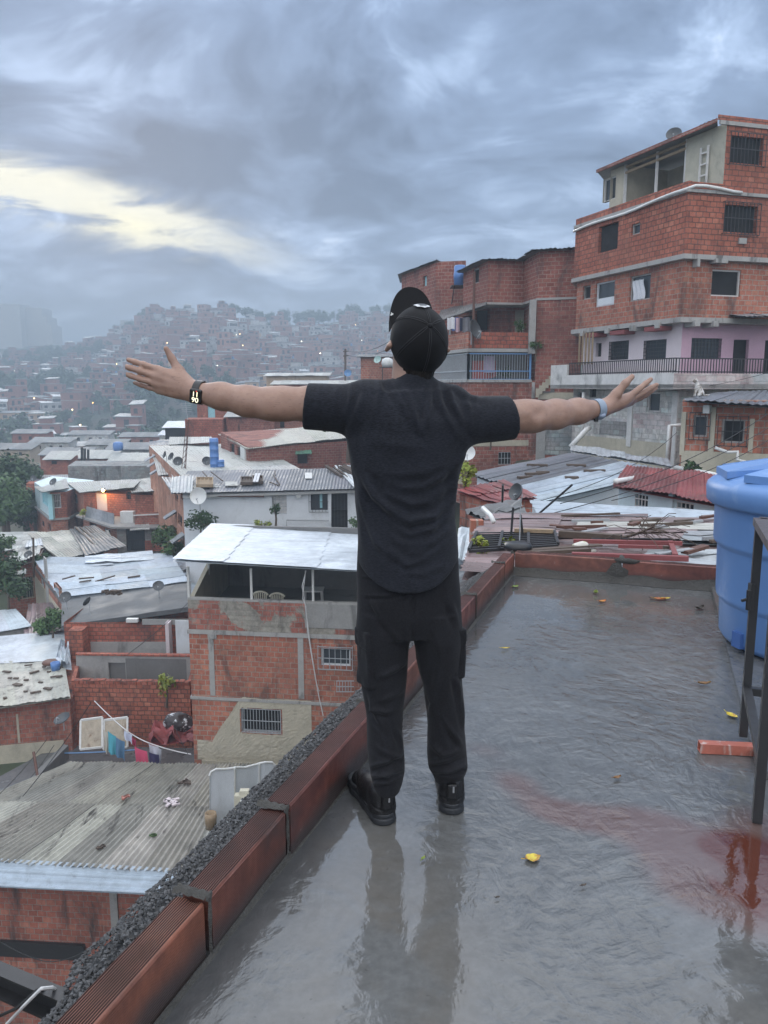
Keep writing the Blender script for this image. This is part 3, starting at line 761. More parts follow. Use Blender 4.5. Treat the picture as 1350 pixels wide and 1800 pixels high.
for (px, py, sx, sz) in ((1083, 1015, .075, .085), (1105, 990, .09, .02), (905, 985, .02, .12)):
    c = PZ(px, py, .08); c = RF(-.0, st(c)[1], .06 if sz > .03 else .17)
    def dab(u, v, c=c, sx=sx, sz=sz):
        a = u * 2 * math.pi; k = v * (1 + .35 * mnoise.noise((math.cos(a) * 1.5, math.sin(a) * 1.5, sx * 30)))
        return c + E2 * (math.cos(a) * sx * k) + Vector((0, 0, math.sin(a) * sz * k)) - E1 * (.004 + .012 * (1 - v ** 2))
    mb = MB(); mb.grid(dab, 18, 4)
    solo(mb, 'mortar_patch', M['mortar'], {1083: 'big dark mortar dab on the middle of the far parapet face', 1105: 'flat mortar dab on top of the far parapet', 905: 'mortar smear in the far left parapet corner'}[px], 'mortar', smooth=True)

# gravel heaped on the ledge outside the parapet
edge = [(98, 1775), (137, 1686), (192, 1640), (249, 1577), (303, 1530), (363, 1473), (480, 1350), (560, 1275), (640, 1205)]
ew = sorted((st(PZ(a, b_, -.03))[0], -st(PZ(a, b_, -.03))[1] - .008) for a, b_ in edge)
gst = leafmat('gravel_stone', (.014, .015, .017), (.135, .136, .14)); 
def gravel():
    r = random.Random(11); V = []; Fc = []
    base = MB()
    def gh(s_, u): return -.03 + .125 * (1 - u) ** .8 + .02 * mnoise.noise((s_ * 3, u * 4, 0))
    def wid(s_):
        return lerp_tab([(a, b_) for a, b_ in ew], s_)[0] - PW
    base.grid(lambda a, b_: RF(.2 + a * 8.0, -PW - .001 - b_ * (wid(.2 + a * 8) - .01), gh(.2 + a * 8, b_) - .012), 160, 8, flip=True)
    o8 = [Vector(v) for v in ((1, 0, 0), (-1, 0, 0), (0, 1, 0), (0, -1, 0), (0, 0, 1), (0, 0, -1))]
    fi = [(0, 2, 4), (2, 1, 4), (1, 3, 4), (3, 0, 4), (2, 0, 5), (1, 2, 5), (3, 1, 5), (0, 3, 5)]
    for k in range(26000):
        s_ = .2 + 6.2 * r.random(); w_ = wid(s_) ; u = r.random() ** .9 * 1.06
        rad = r.choice((.0028, .0035, .0042, .005, .0065, .008)) * r.uniform(.75, 1.2); c = RF(s_, -PW - u * w_ - .003, gh(s_, min(u, 1)) + rad * r.uniform(-.5, .7) - (max(0, u - 1) * .2))
        M3 = Matrix.Rotation(r.uniform(0, 6.28), 3, 'Z') @ Matrix.Rotation(r.uniform(-1, 1), 3, 'X'); n0 = len(base.v)
        for v in o8: base.v.append(tuple(c + M3 @ Vector((v.x * rad * r.uniform(.7, 1.4), v.y * rad * r.uniform(.7, 1.3), v.z * rad * r.uniform(.5, 1)))))
        for t in fi: base.face([n0 + i for i in t], 0)
    tag(base.build('gravel', gst), 'dark grey gravel heaped along the outside of the left parapet', 'gravel', kind='stuff')
gravel()

# ---------------------------------------------------------------- blue water tank
TC = Vector((2.455, 4.16, .034))
tk = thing('water_tank', 'big round pale blue plastic water tank standing on the wet roof', 'water tank', TC[:])
M['tank_body'] = plain('tank_body_plastic', (.125, .25, .51), .42, var=.06, scale=2.5, stain=(7, .32, (.36, .45, .60)), bmp=.03, bscale=12)
prof = [(.48, .0), (.525, .02), (.545, .05), (.556, .235), (.562, .248), (.574, .262), (.578, .28), (.586, .545), (.592, .560), (.606, .574), (.61, .59), (.615, .80), (.62, .815)]
mb = MB(); mb.lathe([(r_ * .97, z_) for r_, z_ in prof], TC, 72); mb.build('body', M['tank_body'], tk, True)
lid = [(.60, .79), (.645, .795), (.662, .81), (.668, .88), (.662, .905), (.64, .925), (.60, .945), (.45, .985), (.25, 1.02), (.22, 1.05), (.19, 1.06), (.05, 1.065)]
mb = MB(); mb.lathe([(r_ * .97, z_) for r_, z_ in lid], TC, 72); ld = mb.build('lid', M['tank_body'], tk, True)
mb = MB()
for k in range(8):
    a = k * math.pi / 4 + .55; u = Vector((math.cos(a), math.sin(a), 0)); w = Vector((-u.y, u.x, 0)); n0 = TC + Vector((0, 0, 0))
    P = [(.28, .10, 1.008), (.58, .16, .945), (.58, .16, .985), (.30, .08, 1.045)]
    pts = []
    for (rr, hw, zz) in P: pts += [n0 + u * rr + w * hw + Vector((0, 0, zz)), n0 + u * rr - w * hw + Vector((0, 0, zz))]
    mb.poly([pts[4], pts[5], pts[7], pts[6]]); mb.poly([pts[2], pts[3], pts[5], pts[4]]); mb.poly([pts[0], pts[2], pts[4], pts[6]]); mb.poly([pts[1], pts[7], pts[5], pts[3]])
mb.build('lid_rib', M['tank_body'], ld)
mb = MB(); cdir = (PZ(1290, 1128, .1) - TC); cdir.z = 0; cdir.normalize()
mb.box(TC + cdir * .535 + Vector((0, 0, .075)), (.07, .03, .085), math.atan2(cdir.y, cdir.x) + math.pi / 2); mb.build('notch_shade', plain('notch_shade_blue', (.05, .12, .33), .5, var=.05), tk)  # darker blue box, painted as the shade inside a small notch

# ---------------------------------------------------------------- black iron frame, clay tube under its foot
fr = thing('work_stand', 'black iron work stand at the right edge of the roof', 'stand', (1.7, 2.7, 0))
A, B = Vector((1.49, 3.008, .042)), Vector((1.276, 2.434, .004)); rv = E2 * .75
for (P, z1) in ((A, .93), (B, .93), (A + rv, .93), (B + rv, .93)):
    mb = MB(); mb.bar((P.x, P.y, P.z), (P.x, P.y, z1), .031, up=(.3, .9, 0)); mb.build('leg', M['iron'], fr)
top = MB(); zt = .945
for (P, Q) in ((A, B), (A + rv, B + rv), (A, A + rv), (B, B + rv)):
    top.bar((P.x, P.y, zt), (Q.x, Q.y, zt), .05, .03)
top.build('top_rail', plain('iron_top', (.07, .062, .066), .4, var=.3, scale=12), fr)
mb = MB(); ins = [A + (B - A) * .05 + rv * .04, A + (B - A) * .05 + rv * .96, A + (B - A) * .95 + rv * .96, A + (B - A) * .95 + rv * .04]
mb.prism([(p.x, p.y) for p in ins], zt - .004, zt + .010); mb.build('top_plate', plain('iron_plate', (.13, .115, .12), .35, var=.3, scale=10), fr)
mb = MB(); mb.bar((A.x, A.y, .25), (B.x, B.y, .22), .03); mb.build('brace', M['iron'], fr)
mb = MB(); mb.bar((A.x, A.y, .24), tuple(A + rv + Vector((0, 0, .2))), .03); mb.build('brace', M['iron'], fr)
mb = MB(); L0 = A + Vector((-.022, -.02, .55)); mb.box(L0 + Vector((0, 0, .05)), (.016, .03, .11)); mb.tube([L0 + Vector((-.012, -.01, 0)), L0 + Vector((-.014, -.012, .08))], .011, 8); mb.tube([L0 + Vector((-.012, -.01, .045)), L0 + Vector((-.045, -.02, .04))], .006, 6); mb.build('latch', M['iron'], fr)
M['redtube'] = plain('red_white_paint', (.42, .13, .09), .5, var=.4, scale=9, stain=(16, .9, (.55, .50, .46)))
mb = MB(); p0, p1 = PZ(1229, 1313, .02), PZ(1330, 1318, .02)
d = (p1 - p0).normalized(); up = Vector((0, 0, 1)); sd_ = d.cross(up)
def hollow(mb, p0, p1, w, h, t=.004):
    d = (p1 - p0); u = d.normalized().cross(up); 
    for (o, a, b_) in ((-u * w / 2, t, h), (u * (w / 2 - t), t, h)): mb.par(p0 + o - up * h / 2, u * a, up * b_, d)
    for o in (-h / 2, h / 2 - t): mb.par(p0 - u * (w / 2 - t) + up * o, u * (w - 2 * t), up * t, d)
p0.z = p1.z = .0215
hollow(mb, p0, p1, .042, .040)
solo(mb, 'metal_tube', M['redtube'], 'short flaking red and white square tube under the stand foot', 'tube')

# ---------------------------------------------------------------- fallen leaves
def leaf(px, py, L, rz, col, label, curl=.25, W=.55):
    c = PZ(px, py, .006); mb = MB()
    if st(c)[1] > 1.46 and st(c)[0] < 2.95: c.z = .040
    cr, sr = math.cos(rz), math.sin(rz)
    def fn(u, v):
        x = (u - .5) * L; w = W * L * .5 * math.sin(math.pi * min(.999, max(.001, u)) ** .8) ** .8; yv = (v - .5) * 2 * w
        zz = .002 + .45 * curl * L * (abs(v - .5) * 2) ** 2 * .5 + .4 * curl * L * .5 * (2 * u - 1) ** 2 + .003 * mnoise.noise((u * 5, v * 5, px))
        return (c.x + x * cr - yv * sr, c.y + x * sr + yv * cr, c.z + zz)
    mb.grid(fn, 12, 8)
    mb.tube([fn(0.0, .5), fn(-.12, .5), fn(-.3, .5)], .0012, 5)
    solo(mb, 'fallen_leaf', leafm(col), label, 'leaf', 'fallen leaves on the wet roof', smooth=True)
LM = {}
def leafm(k):
    if k not in LM:
        a, b_ = {'y': ((.62, .50, .05), (.40, .20, .03)), 'o': ((.60, .28, .03), (.45, .10, .03)), 'b': ((.22, .11, .04), (.34, .22, .09)), 'g': ((.16, .22, .03), (.26, .28, .06)), 'd': ((.05, .04, .03), (.09, .06, .04))}[k]
        m, N, b = mat('leaf_' + k); p = world_pos(N); n = N.noise(p, 45, 4, .6)
        N.put(b, 'Base Color', N.mix(N.ramp(n, .45, .65), a, b_)); b.inputs['Roughness'].default_value = .4; LM[k] = m
    return LM[k]
for a in ((937, 1509, .052, .3, 'y', 'big yellow leaf lying alone on the open wet floor', .22, .8), (1287, 1259, .062, -1.2, 'y', 'yellow orange leaf lying on the floor behind the iron stand', .3, .6), (1085, 1368, .035, .4, 'b', 'small tan leaf on the red stain', .5, .5),
          (744, 1509, .022, 1.0, 'g', 'tiny green leaf in the reflection of the legs', .2, .5), (1238, 1203, .07, .1, 'b', 'long brown curled leaf beside the raised strip', .5, .35), (1047, 1043, .07, 1.2, 'g', 'dark green curled leaf in the far pool', .7, .5),
          (1059, 1058, .06, .4, 'o', 'orange leaf in the far pool', .5, .6), (906, 1032, .06, .6, 'g', 'yellow green leaf in the far left roof corner', .4, .7), (1147, 1052, .05, .2, 'd', 'blackened leaf beside the far yellow pair', .5, .6), (1160, 1054, .08, -.1, 'o', 'orange half of the far pair of leaves', .4, .5),
          (1170, 1053, .07, .1, 'y', 'yellow half of the far pair of leaves', .4, .5), (1230, 1070, .08, .5, 'd', 'dark leaf against the end of the raised strip', .6, .6), (889, 1140, .05, .1, 'y', 'pale yellow sliver of leaf right of the man\'s hip', .3, .25), (1026, 1557, .018, .3, 'd', 'black speck of leaf near the roof middle', .4, .5), (875, 1578, .014, .3, 'd', 'smallest black speck of leaf on the floor', .4, .6)):
    leaf(*a)
# ---------------------------------------------------------------- the man: smooth blended volumes turned into one surface each
class SDF:
    """blends tapered limbs and ellipsoids into one field on a grid and pulls one continuous surface from it"""
    def __init__(s, lo, hi, h):
        s.lo = np.array(lo, float); s.h = h; s.n = tuple(int(math.ceil((hi[i] - lo[i]) / h)) + 1 for i in range(3))
        s.F = np.full(s.n, .2, dtype=np.float32)
        s.ax = [np.float32(lo[i]) + np.arange(s.n[i], dtype=np.float32) * np.float32(h) for i in range(3)]
    def block(s, lo, hi, mar):
        a = [max(0, int((lo[i] - mar - s.lo[i]) / s.h)) for i in range(3)]; b = [min(s.n[i], int((hi[i] + mar - s.lo[i]) / s.h) + 2) for i in range(3)]
        sl = tuple(slice(a[i], b[i]) for i in range(3))
        return sl, (s.ax[0][sl[0]][:, None, None], s.ax[1][sl[1]][None, :, None], s.ax[2][sl[2]][None, None, :])
    def add(s, sl, d, k):
        A = s.F[sl]
        if k <= 0: s.F[sl] = np.minimum(A, d); return
        hh = np.maximum(k - np.abs(A - d), 0) / k; s.F[sl] = np.minimum(A, d) - hh * hh * k * .25
    def cone_d(s, X, a, b, ra, rb):
        a = np.array(a, np.float32); d = np.array(b, np.float32) - a; L2 = float(d @ d) + 1e-12
        px, py, pz = X[0] - a[0], X[1] - a[1], X[2] - a[2]
        t = np.clip((px * d[0] + py * d[1] + pz * d[2]) / L2, 0, 1)
        return np.sqrt((px - t * d[0]) ** 2 + (py - t * d[1]) ** 2 + (pz - t * d[2]) ** 2) - (ra + (rb - ra) * t)
    def cone(s, a, b, ra, rb, k=.02):
        r = max(ra, rb); lo = [min(a[i], b[i]) - r for i in range(3)]; hi = [max(a[i], b[i]) + r for i in range(3)]
        sl, X = s.block(lo, hi, k + .02); s.add(sl, s.cone_d(X, a, b, ra, rb), k)
    def chain(s, pts, rs, k=.012):
        for i in range(len(pts) - 1): s.cone(pts[i], pts[i + 1], rs[i], rs[i + 1], k)
    def ell(s, c, rad, axes=None, k=.02, sub=False):
        R_ = max(rad); sl, X = s.block([q - R_ for q in c], [q + R_ for q in c], k + .02)
        p = [X[i] - c[i] for i in range(3)]
        ax = axes or ((1, 0, 0), (0, 1, 0), (0, 0, 1)); q = 0
        for a, r in zip(ax, rad): q = q + ((p[0] * a[0] + p[1] * a[1] + p[2] * a[2]) / r) ** 2
        d = (np.sqrt(q) - 1) * min(rad)
        if sub: s.F[sl] = np.maximum(s.F[sl], -d)
        else: s.add(sl, d, k)
    def sections(s, tab, k=.02):
        """stack of ellipses: rows (z, cx, cy, a, b), sorted by z"""
        tab = sorted(tab); T = np.array(tab, np.float32)
        lo = [(T[:, 1] - T[:, 3]).min(), (T[:, 2] - T[:, 4]).min(), T[0, 0]]; hi = [(T[:, 1] + T[:, 3]).max(), (T[:, 2] + T[:, 4]).max(), T[-1, 0]]
        sl, X = s.block(lo, hi, k + .02); z = X[2]
        f = lambda c: np.interp(z, T[:, 0], T[:, c]).astype(np.float32)
        a, b = f(3), f(4); d = (np.sqrt(((X[0] - f(1)) / a) ** 2 + ((X[1] - f(2)) / b) ** 2) - 1) * np.minimum(a, b)
        d = np.maximum(d, np.maximum(z - T[-1, 0], T[0, 0] - z)); s.add(sl, d, k)
    def rbox(s, c, half, axes, r, k=.01):
        R_ = sum(half); sl, X = s.block([q - R_ for q in c], [q + R_ for q in c], k + .02); p = [X[i] - c[i] for i in range(3)]
        q = [np.abs(p[0] * a[0] + p[1] * a[1] + p[2] * a[2]) - (hh - r) for a, hh in zip(axes, half)]
        d = np.sqrt(sum(np.maximum(v, 0) ** 2 for v in q)) + np.minimum(np.maximum(np.maximum(q[0], q[1]), q[2]), 0) - r
        s.add(sl, d, k)
    def cut(s, p, n):
        """remove everything on the side n points to"""
        n = np.array(n, np.float32); s.F = np.maximum(s.F, (s.ax[0][:, None, None] - p[0]) * n[0] + (s.ax[1][None, :, None] - p[1]) * n[1] + (s.ax[2][None, None, :] - p[2]) * n[2])
    def surface(s):
        F = s.F; S_ = F < 0; nx, ny, nz = F.shape
        cnt = np.zeros((nx - 1, ny - 1, nz - 1), np.uint8)
        for i in (0, 1):
            for j in (0, 1):
                for k in (0, 1): cnt += S_[i:nx - 1 + i, j:ny - 1 + j, k:nz - 1 + k]
        act = np.argwhere((cnt > 0) & (cnt < 8)); idx = np.full(cnt.shape, -1, np.int32); idx[act[:, 0], act[:, 1], act[:, 2]] = np.arange(len(act))
        acc = np.zeros((len(act), 3)); num = np.zeros(len(act))
        for ax in range(3):
            o1, o2 = [(1, 2), (0, 2), (0, 1)][ax]
            for u in (0, 1):
                for v in (0, 1):
                    A = act.copy(); A[:, o1] += u; A[:, o2] += v; B = A.copy(); B[:, ax] += 1
                    fa = F[A[:, 0], A[:, 1], A[:, 2]]; fb = F[B[:, 0], B[:, 1], B[:, 2]]; m = (fa < 0) != (fb < 0)
                    t = np.where(m, fa / np.where(m, fa - fb, 1), 0); P = A.astype(float); P[:, ax] += t
                    acc[m] += P[m]; num[m] += 1
        V = s.lo + acc / num[:, None] * s.h; Q = []
        for ax in range(3):
            o1, o2 = [(1, 2), (2, 0), (0, 1)][ax]
            sa = [slice(None)] * 3; sb = [slice(None)] * 3; sa[ax] = slice(0, -1); sb[ax] = slice(1, None)
            e = np.argwhere(S_[tuple(sa)] != S_[tuple(sb)])
            ok = (e[:, o1] > 0) & (e[:, o2] > 0) & (e[:, o1] < F.shape[o1] - 1) & (e[:, o2] < F.shape[o2] - 1); e = e[ok]
            ins = S_[e[:, 0], e[:, 1], e[:, 2]]; c = []
            for (u, v) in ((0, 0), (-1, 0), (-1, -1), (0, -1)):
                g = e.copy(); g[:, o1] += u; g[:, o2] += v; c.append(idx[g[:, 0], g[:, 1], g[:, 2]])
            c = np.stack(c, 1); c[~ins] = c[~ins][:, ::-1]; Q.append(c)
        return V, np.concatenate(Q)
def relax(V, Q, n=2, lam=.5):
    e = np.concatenate([Q[:, [0, 1]], Q[:, [1, 2]], Q[:, [2, 3]], Q[:, [3, 0]]]); e = np.concatenate([e, e[:, ::-1]]); deg = np.bincount(e[:, 0], minlength=len(V))[:, None]
    for _ in range(n):
        S_ = np.stack([np.bincount(e[:, 0], weights=V[e[:, 1], i], minlength=len(V)) for i in range(3)], 1)
        V = V + lam * (S_ / np.maximum(deg, 1) - V)
    return V
def vnormals(V, Q):
    n = np.cross(V[Q[:, 2]] - V[Q[:, 0]], V[Q[:, 3]] - V[Q[:, 1]]); N_ = np.zeros_like(V)
    for i in range(4): 
        for c in range(3): N_[:, c] += np.bincount(Q[:, i], weights=n[:, c], minlength=len(V))
    return N_ / (np.linalg.norm(N_, axis=1, keepdims=True) + 1e-9)
def vproject(V):
    c, s = math.cos(PITCH), math.sin(PITCH); dz = V[:, 2] - EYE; dep = V[:, 1] * c - dz * s; up = V[:, 1] * s + dz * c
    return 675 + V[:, 0] / dep * F, 900 - up / dep * F
def folds(V, Nn, lines, front=.15):
    """raise ridges (with a trough beside them) along fold lines; a line = (points, width px, height m)"""
    px, py = vproject(V); view = V - np.array([0, 0, EYE]); view /= np.linalg.norm(view, axis=1, keepdims=True)
    face = np.clip((-(view * Nn).sum(1) - front) / .4, 0, 1); D = np.zeros(len(V)); brk = np.array([.75 + 1.1 * mnoise.noise((v[0] * 13, v[1] * 5, v[2] * 13)) for v in V])
    for pts, wd, hh in lines:
        best = np.full(len(V), 1e9); side = np.zeros(len(V)); tt = np.zeros(len(V)); n = len(pts) - 1
        for i in range(n):
            (x0, y0), (x1, y1) = pts[i], pts[i + 1]; dx, dy = x1 - x0, y1 - y0; L2 = dx * dx + dy * dy + 1e-9
            t = np.clip(((px - x0) * dx + (py - y0) * dy) / L2, 0, 1); ex, ey = px - x0 - t * dx, py - y0 - t * dy; d = np.hypot(ex, ey)
            m = d < best; best[m] = d[m]; side[m] = np.sign(dx * ey - dy * ex)[m]; tt[m] = (i + t[m]) / n
        wd = wd * 1.7; sd = best * side / wd; taper = np.sin(np.pi * np.clip(tt * .9 + .05, 0, 1)) ** .6
        D += hh * brk * taper * (np.exp(-sd ** 2) - .75 * np.exp(-((sd - 1.9) / 1.1) ** 2))
    return V + Nn * (D * face)[:, None]
def npmesh(name, V, Q, mat_, parent=None, org=(0, 0, 0), smooth=True):
    me = bpy.data.meshes.new('mesh'); me.from_pydata((V - np.array(org)).tolist(), [], Q.tolist()); me.materials.append(mat_); me.update()
    me.polygons.foreach_set('use_smooth', np.full(len(Q), smooth)); o = bpy.data.objects.new(name, me); COL.objects.link(o)
    if parent is not None: o.parent = parent
    else: o.location = org
    ORG[o.name] = Vector(org); return o
def crop(pts, x0, y0, sc): return [(x0 + x / sc, y0 + y / sc) for x, y in pts]

def skin_mat():
    m, N, b = mat('skin'); p = world_pos(N); n = N.noise(p, 22, 5, .6); n2 = N.noise(p, 160, 3, .6); n3 = N.noise(N.vmath('MULTIPLY', p, (40, 200, 200)), 1, 3, .6)
    c = N.mix(N.ramp(n, .3, .7), (.27, .160, .118), (.33, .205, .155)); c = N.mix(N.ramp(n2, .62, .75, 0, .35), c, (.25, .13, .09)); c = N.mix(N.ramp(n3, .60, .70, 0, .5), c, (.15, .085, .065))
    N.put(b, 'Base Color', c); b.inputs['Roughness'].default_value = .5; b.inputs['Subsurface Weight'].default_value = .12; b.inputs['Subsurface Radius'].default_value = (.01, .004, .002)
    bump(N, b, N.math('ADD', n2, N.math('MULTIPLY', n, .5)), .25, .002); return m
def cloth_mat(name, c1, c2, streak=(90, 90, 420), rough=.85, bs=.3, sheen=.08):
    m, N, b = mat(name); p = world_pos(N); n = N.noise(N.vmath('MULTIPLY', p, streak), 1.0, 4, .65); n2 = N.noise(p, 5, 4, .6); n3 = N.noise(p, 700, 2, .5)
    c = N.mix(N.ramp(n, .35, .65), c1, c2); c = N.vmath('SCALE', c, scale=N.ramp(n2, .3, .7, .82, 1.15))
    N.put(b, 'Base Color', c); b.inputs['Roughness'].default_value = rough; b.inputs['Specular IOR Level'].default_value = .15; b.inputs['Sheen Weight'].default_value = sheen; b.inputs['Sheen Roughness'].default_value = .6
    bump(N, b, N.math('ADD', N.math('MULTIPLY', n, .6), N.math('MULTIPLY', n3, .5)), bs, .0015); return m
M['skin'] = skin_mat()
M['shirt'] = cloth_mat('shirt_jersey', (.0062, .0072, .0105), (.018, .020, .028))
M['pants'] = cloth_mat('trouser_nylon', (.0075, .0075, .0095), (.0150, .0150, .0180), (200, 200, 200), .82, .2, .05)
M['cap'] = cloth_mat('cap_twill', (.0045, .0045, .0055), (.008, .008, .0095), (500, 500, 300), .75, .35, .05)
M['hair'] = cloth_mat('dark_hair', (.008, .007, .007), (.022, .018, .016), (300, 300, 60), .5, .8, .0)
M['sole'] = plain('shoe_sole', (.018, .020, .024), .55, var=.15, scale=20)
M['shoe'] = plain('shoe_upper', (.0055, .0055, .0065), .45, var=.2, scale=25, bmp=.2, bscale=90)
M['stitch'] = plain('cap_stitch', (.028, .028, .032), .7)
M['rubber_black'] = plain('black_rubber', (.012, .012, .014), .4, var=.1)

HC = PD(738, 598, 2.50)
Uh = Vector((.28, -.86, .40)).normalized(); Fh = Vector((-.07, .40, .90)); Fh = (Fh - Uh * Fh.dot(Uh)).normalized(); Lh = Uh.cross(Fh)
def H_(f, l, u): return HC + Fh * f + Lh * l + Uh * u
L_S, L_E, L_W = Vector((-.07, 2.50, 1.412)), PD(474, 709, 2.50), PD(345, 690, 2.555)
R_S, R_E, R_W = Vector((.245, 2.50, 1.372)), PD(941, 731, 2.57), PD(1054, 719, 2.72)
PB = (.09, 2.48, 0.0)
def build_body():
    g = SDF((-.86, 2.30, .98), (1.06, 3.0, 1.86), .0036)
    # trunk (under the shirt), neck, head
    g.sections([(.99, .078, 2.5, .13, .085), (1.2, .075, 2.5, .14, .09), (1.33, .083, 2.5, .165, .095), (1.40, .087, 2.5, .15, .08), (1.44, .09, 2.5, .09, .06)], .03)
    g.cone((.083, 2.51, 1.40), H_(.004, .010, -.05), .064, .058, .03)
    g.ell(H_(0, 0, 0), (.096, .078, .090), (Fh, Lh, Uh), .02)
    g.ell(H_(.045, 0, -.065), (.060, .060, .070), (Fh, Lh, Uh), .03)
    g.ell(H_(.078, 0, -.128), (.022, .026, .020), (Fh, Lh, Uh), .03)
    g.cone(H_(.097, 0, -.028), H_(.120, 0, -.068), .009, .014, .012)
    for sg in (-1, 1):
        g.ell(H_(.082, sg * .032, -.022), (.014, .026, .010), (Fh, Lh, Uh), .012)
        g.ell(H_(.088, sg * .031, -.038), (.011, .013, .010), (Fh, Lh, Uh), .004)
        g.ell(H_(.070, sg * .045, -.068), (.022, .022, .018), (Fh, Lh, Uh), .02)
        g.cone(H_(-.008, sg * .084, -.022), H_(.004, sg * .083, -.064), .014, .010, .008); g.cone(H_(-.020, sg * .098, -.012), H_(-.016, sg * .097, -.050), .009, .007, .006)
    g.cone(H_(.105, -.020, -.094), H_(.105, .020, -.094), .007, .007, .006); g.cone(H_(.102, -.017, -.106), H_(.102, .017, -.106), .008, .008, .006)
    # arms
    mid = lambda a, b, t: a + (b - a) * t
    g.chain([L_S, mid(L_S, L_E, .55), mid(L_S, L_E, .85), L_E + Vector((0, 0, -.002)), mid(L_E, L_W, .30) + Vector((0, 0, -.004)), mid(L_E, L_W, .65), L_W], [.058, .053, .050, .047, .046, .040, .033], .03)
    g.ell(L_E + Vector((.014, -.035, -.016)), (.016, .010, .013), None, .02)
    g.chain([R_S, mid(R_S, R_E, .55), mid(R_S, R_E, .85), R_E + Vector((0, 0, -.002)), mid(R_E, R_W, .30) + Vector((0, 0, -.002)), mid(R_E, R_W, .65), R_W], [.056, .052, .049, .046, .046, .040, .031], .03)
    g.ell(R_E + Vector((-.012, -.033, -.014)), (.016, .010, .013), None, .02)
    # left hand, back of the hand towards us, thumb up
    d = 2.56; W = PD(343, 689, d)
    kn = [PD(277, 649, d + .028), PD(273, 661, d + .022), PD(273, 674, d + .022), PD(279, 686, d + .03)]
    for k_, off in zip(kn, (-.012, -.004, .004, .012)): g.cone(W + Vector((0, 0, -off)), k_, .023, .0135, .014)
    g.ell(PD(312, 672, d + .018), (.042, .015, .032), ((.95, .1, -.3), (-.1, 1, 0), (.3, 0, .95)), .02)
    fing = [(kn[0], (252, 641, .036), (237, 636, .044), (226, 632.5, .052), .0102), (kn[1], (246, 652, .03), (228, 646.5, .038), (215, 643, .046), .0104), (kn[2], (246, 666, .03), (230, 660.5, .04), (218, 656.5, .048), .0100), (kn[3], (262, 681, .04), (248, 677, .05), (237, 673, .06), .0088)]
    for k_, a, b_, c, r in fing:
        g.chain([k_, PD(a[0], a[1], d + a[2]), PD(b_[0], b_[1], d + b_[2]), PD(c[0], c[1], d + c[2])], [r * 1.15, r, r * .92, r * .80], .005)
        g.ell(PD(a[0], a[1], d + a[2]) , (r * 1.12,) * 3, None, .004)
    g.chain([PD(332, 676, d + .015), PD(315, 652, d + .03), PD(302, 630, d + .034), PD(292, 613, d + .03)], [.020, .0165, .0118, .0092], .010)
    # right hand, palm up, thumb nearest to us
    d = 2.72; W = PD(1057, 718, d)
    K = [PD(1106, 697, d + .06), PD(1111, 700, d + .085), PD(1112, 703, d + .108), PD(1108, 707, d + .128)]
    for i, k_ in enumerate(K): g.cone(W + Vector((.004, .008 * i - .008, 0)), k_, .024, .0145, .016)
    g.ell(PD(1083, 710, d + .06), (.036, .034, .016), ((.8, .5, .3), (-.5, .85, 0), (-.3, -.1, .95)), .02)
    fr_ = [(K[0], (1124, 683, .075), (1135, 674, .085), (1144, 667, .09), .0108), (K[1], (1131, 690, .10), (1144, 682, .112), (1154, 676.5, .118), .0110), (K[2], (1132, 694, .125), (1145, 687, .14), (1153, 682, .15), .0102), (K[3], (1126, 700, .15), (1136, 695, .165), (1143, 691, .175), .0090)]
    for k_, a, b_, c, r in fr_: g.chain([k_, PD(a[0], a[1], d + a[2]), PD(b_[0], b_[1], d + b_[2]), PD(c[0], c[1], d + c[2])], [r * 1.15, r, r * .93, r * .80], .005)
    g.chain([PD(1066, 712, d + .01), PD(1084, 692, d + .015), PD(1099, 674, d + .02), PD(1111, 662, d + .028)], [.021, .0168, .0128, .0100], .010)
    V, Q = g.surface(); V = relax(V, Q, 2, .45); Nn = vnormals(V, Q)
    L = [(crop([(150, 300), (260, 270), (330, 330)], 200, 580, 3.375), 3.0, .0018), (crop([(250, 235), (330, 260), (400, 300)], 200, 580, 3.375), 2.6, .0020), (crop([(245, 275), (330, 300), (410, 330)], 200, 580, 3.375), 2.4, .0018), (crop([(235, 320), (320, 335), (410, 350)], 200, 580, 3.375), 2.4, .0016),
         (crop([(900, 430), (980, 420), (1060, 440)], 200, 580, 3.375), 7, -.004), (crop([(320, 440), (400, 400), (470, 410)], 850, 620, 3.857), 6, -.004), (crop([(300, 390), (330, 450), (340, 510)], 850, 620, 3.857), 5, .003), (crop([(880, 380), (960, 340), (1030, 330)], 850, 620, 3.857), 3, -.0015)]
    V = folds(V, Nn, L)
    o = npmesh('person', V, Q, M['skin'], None, PB)
    return tag(o, 'man in dark cap, T-shirt and cargo trousers standing with arms spread wide, seen from behind', 'person')
person = build_body(); ORG[person.name] = Vector(PB)

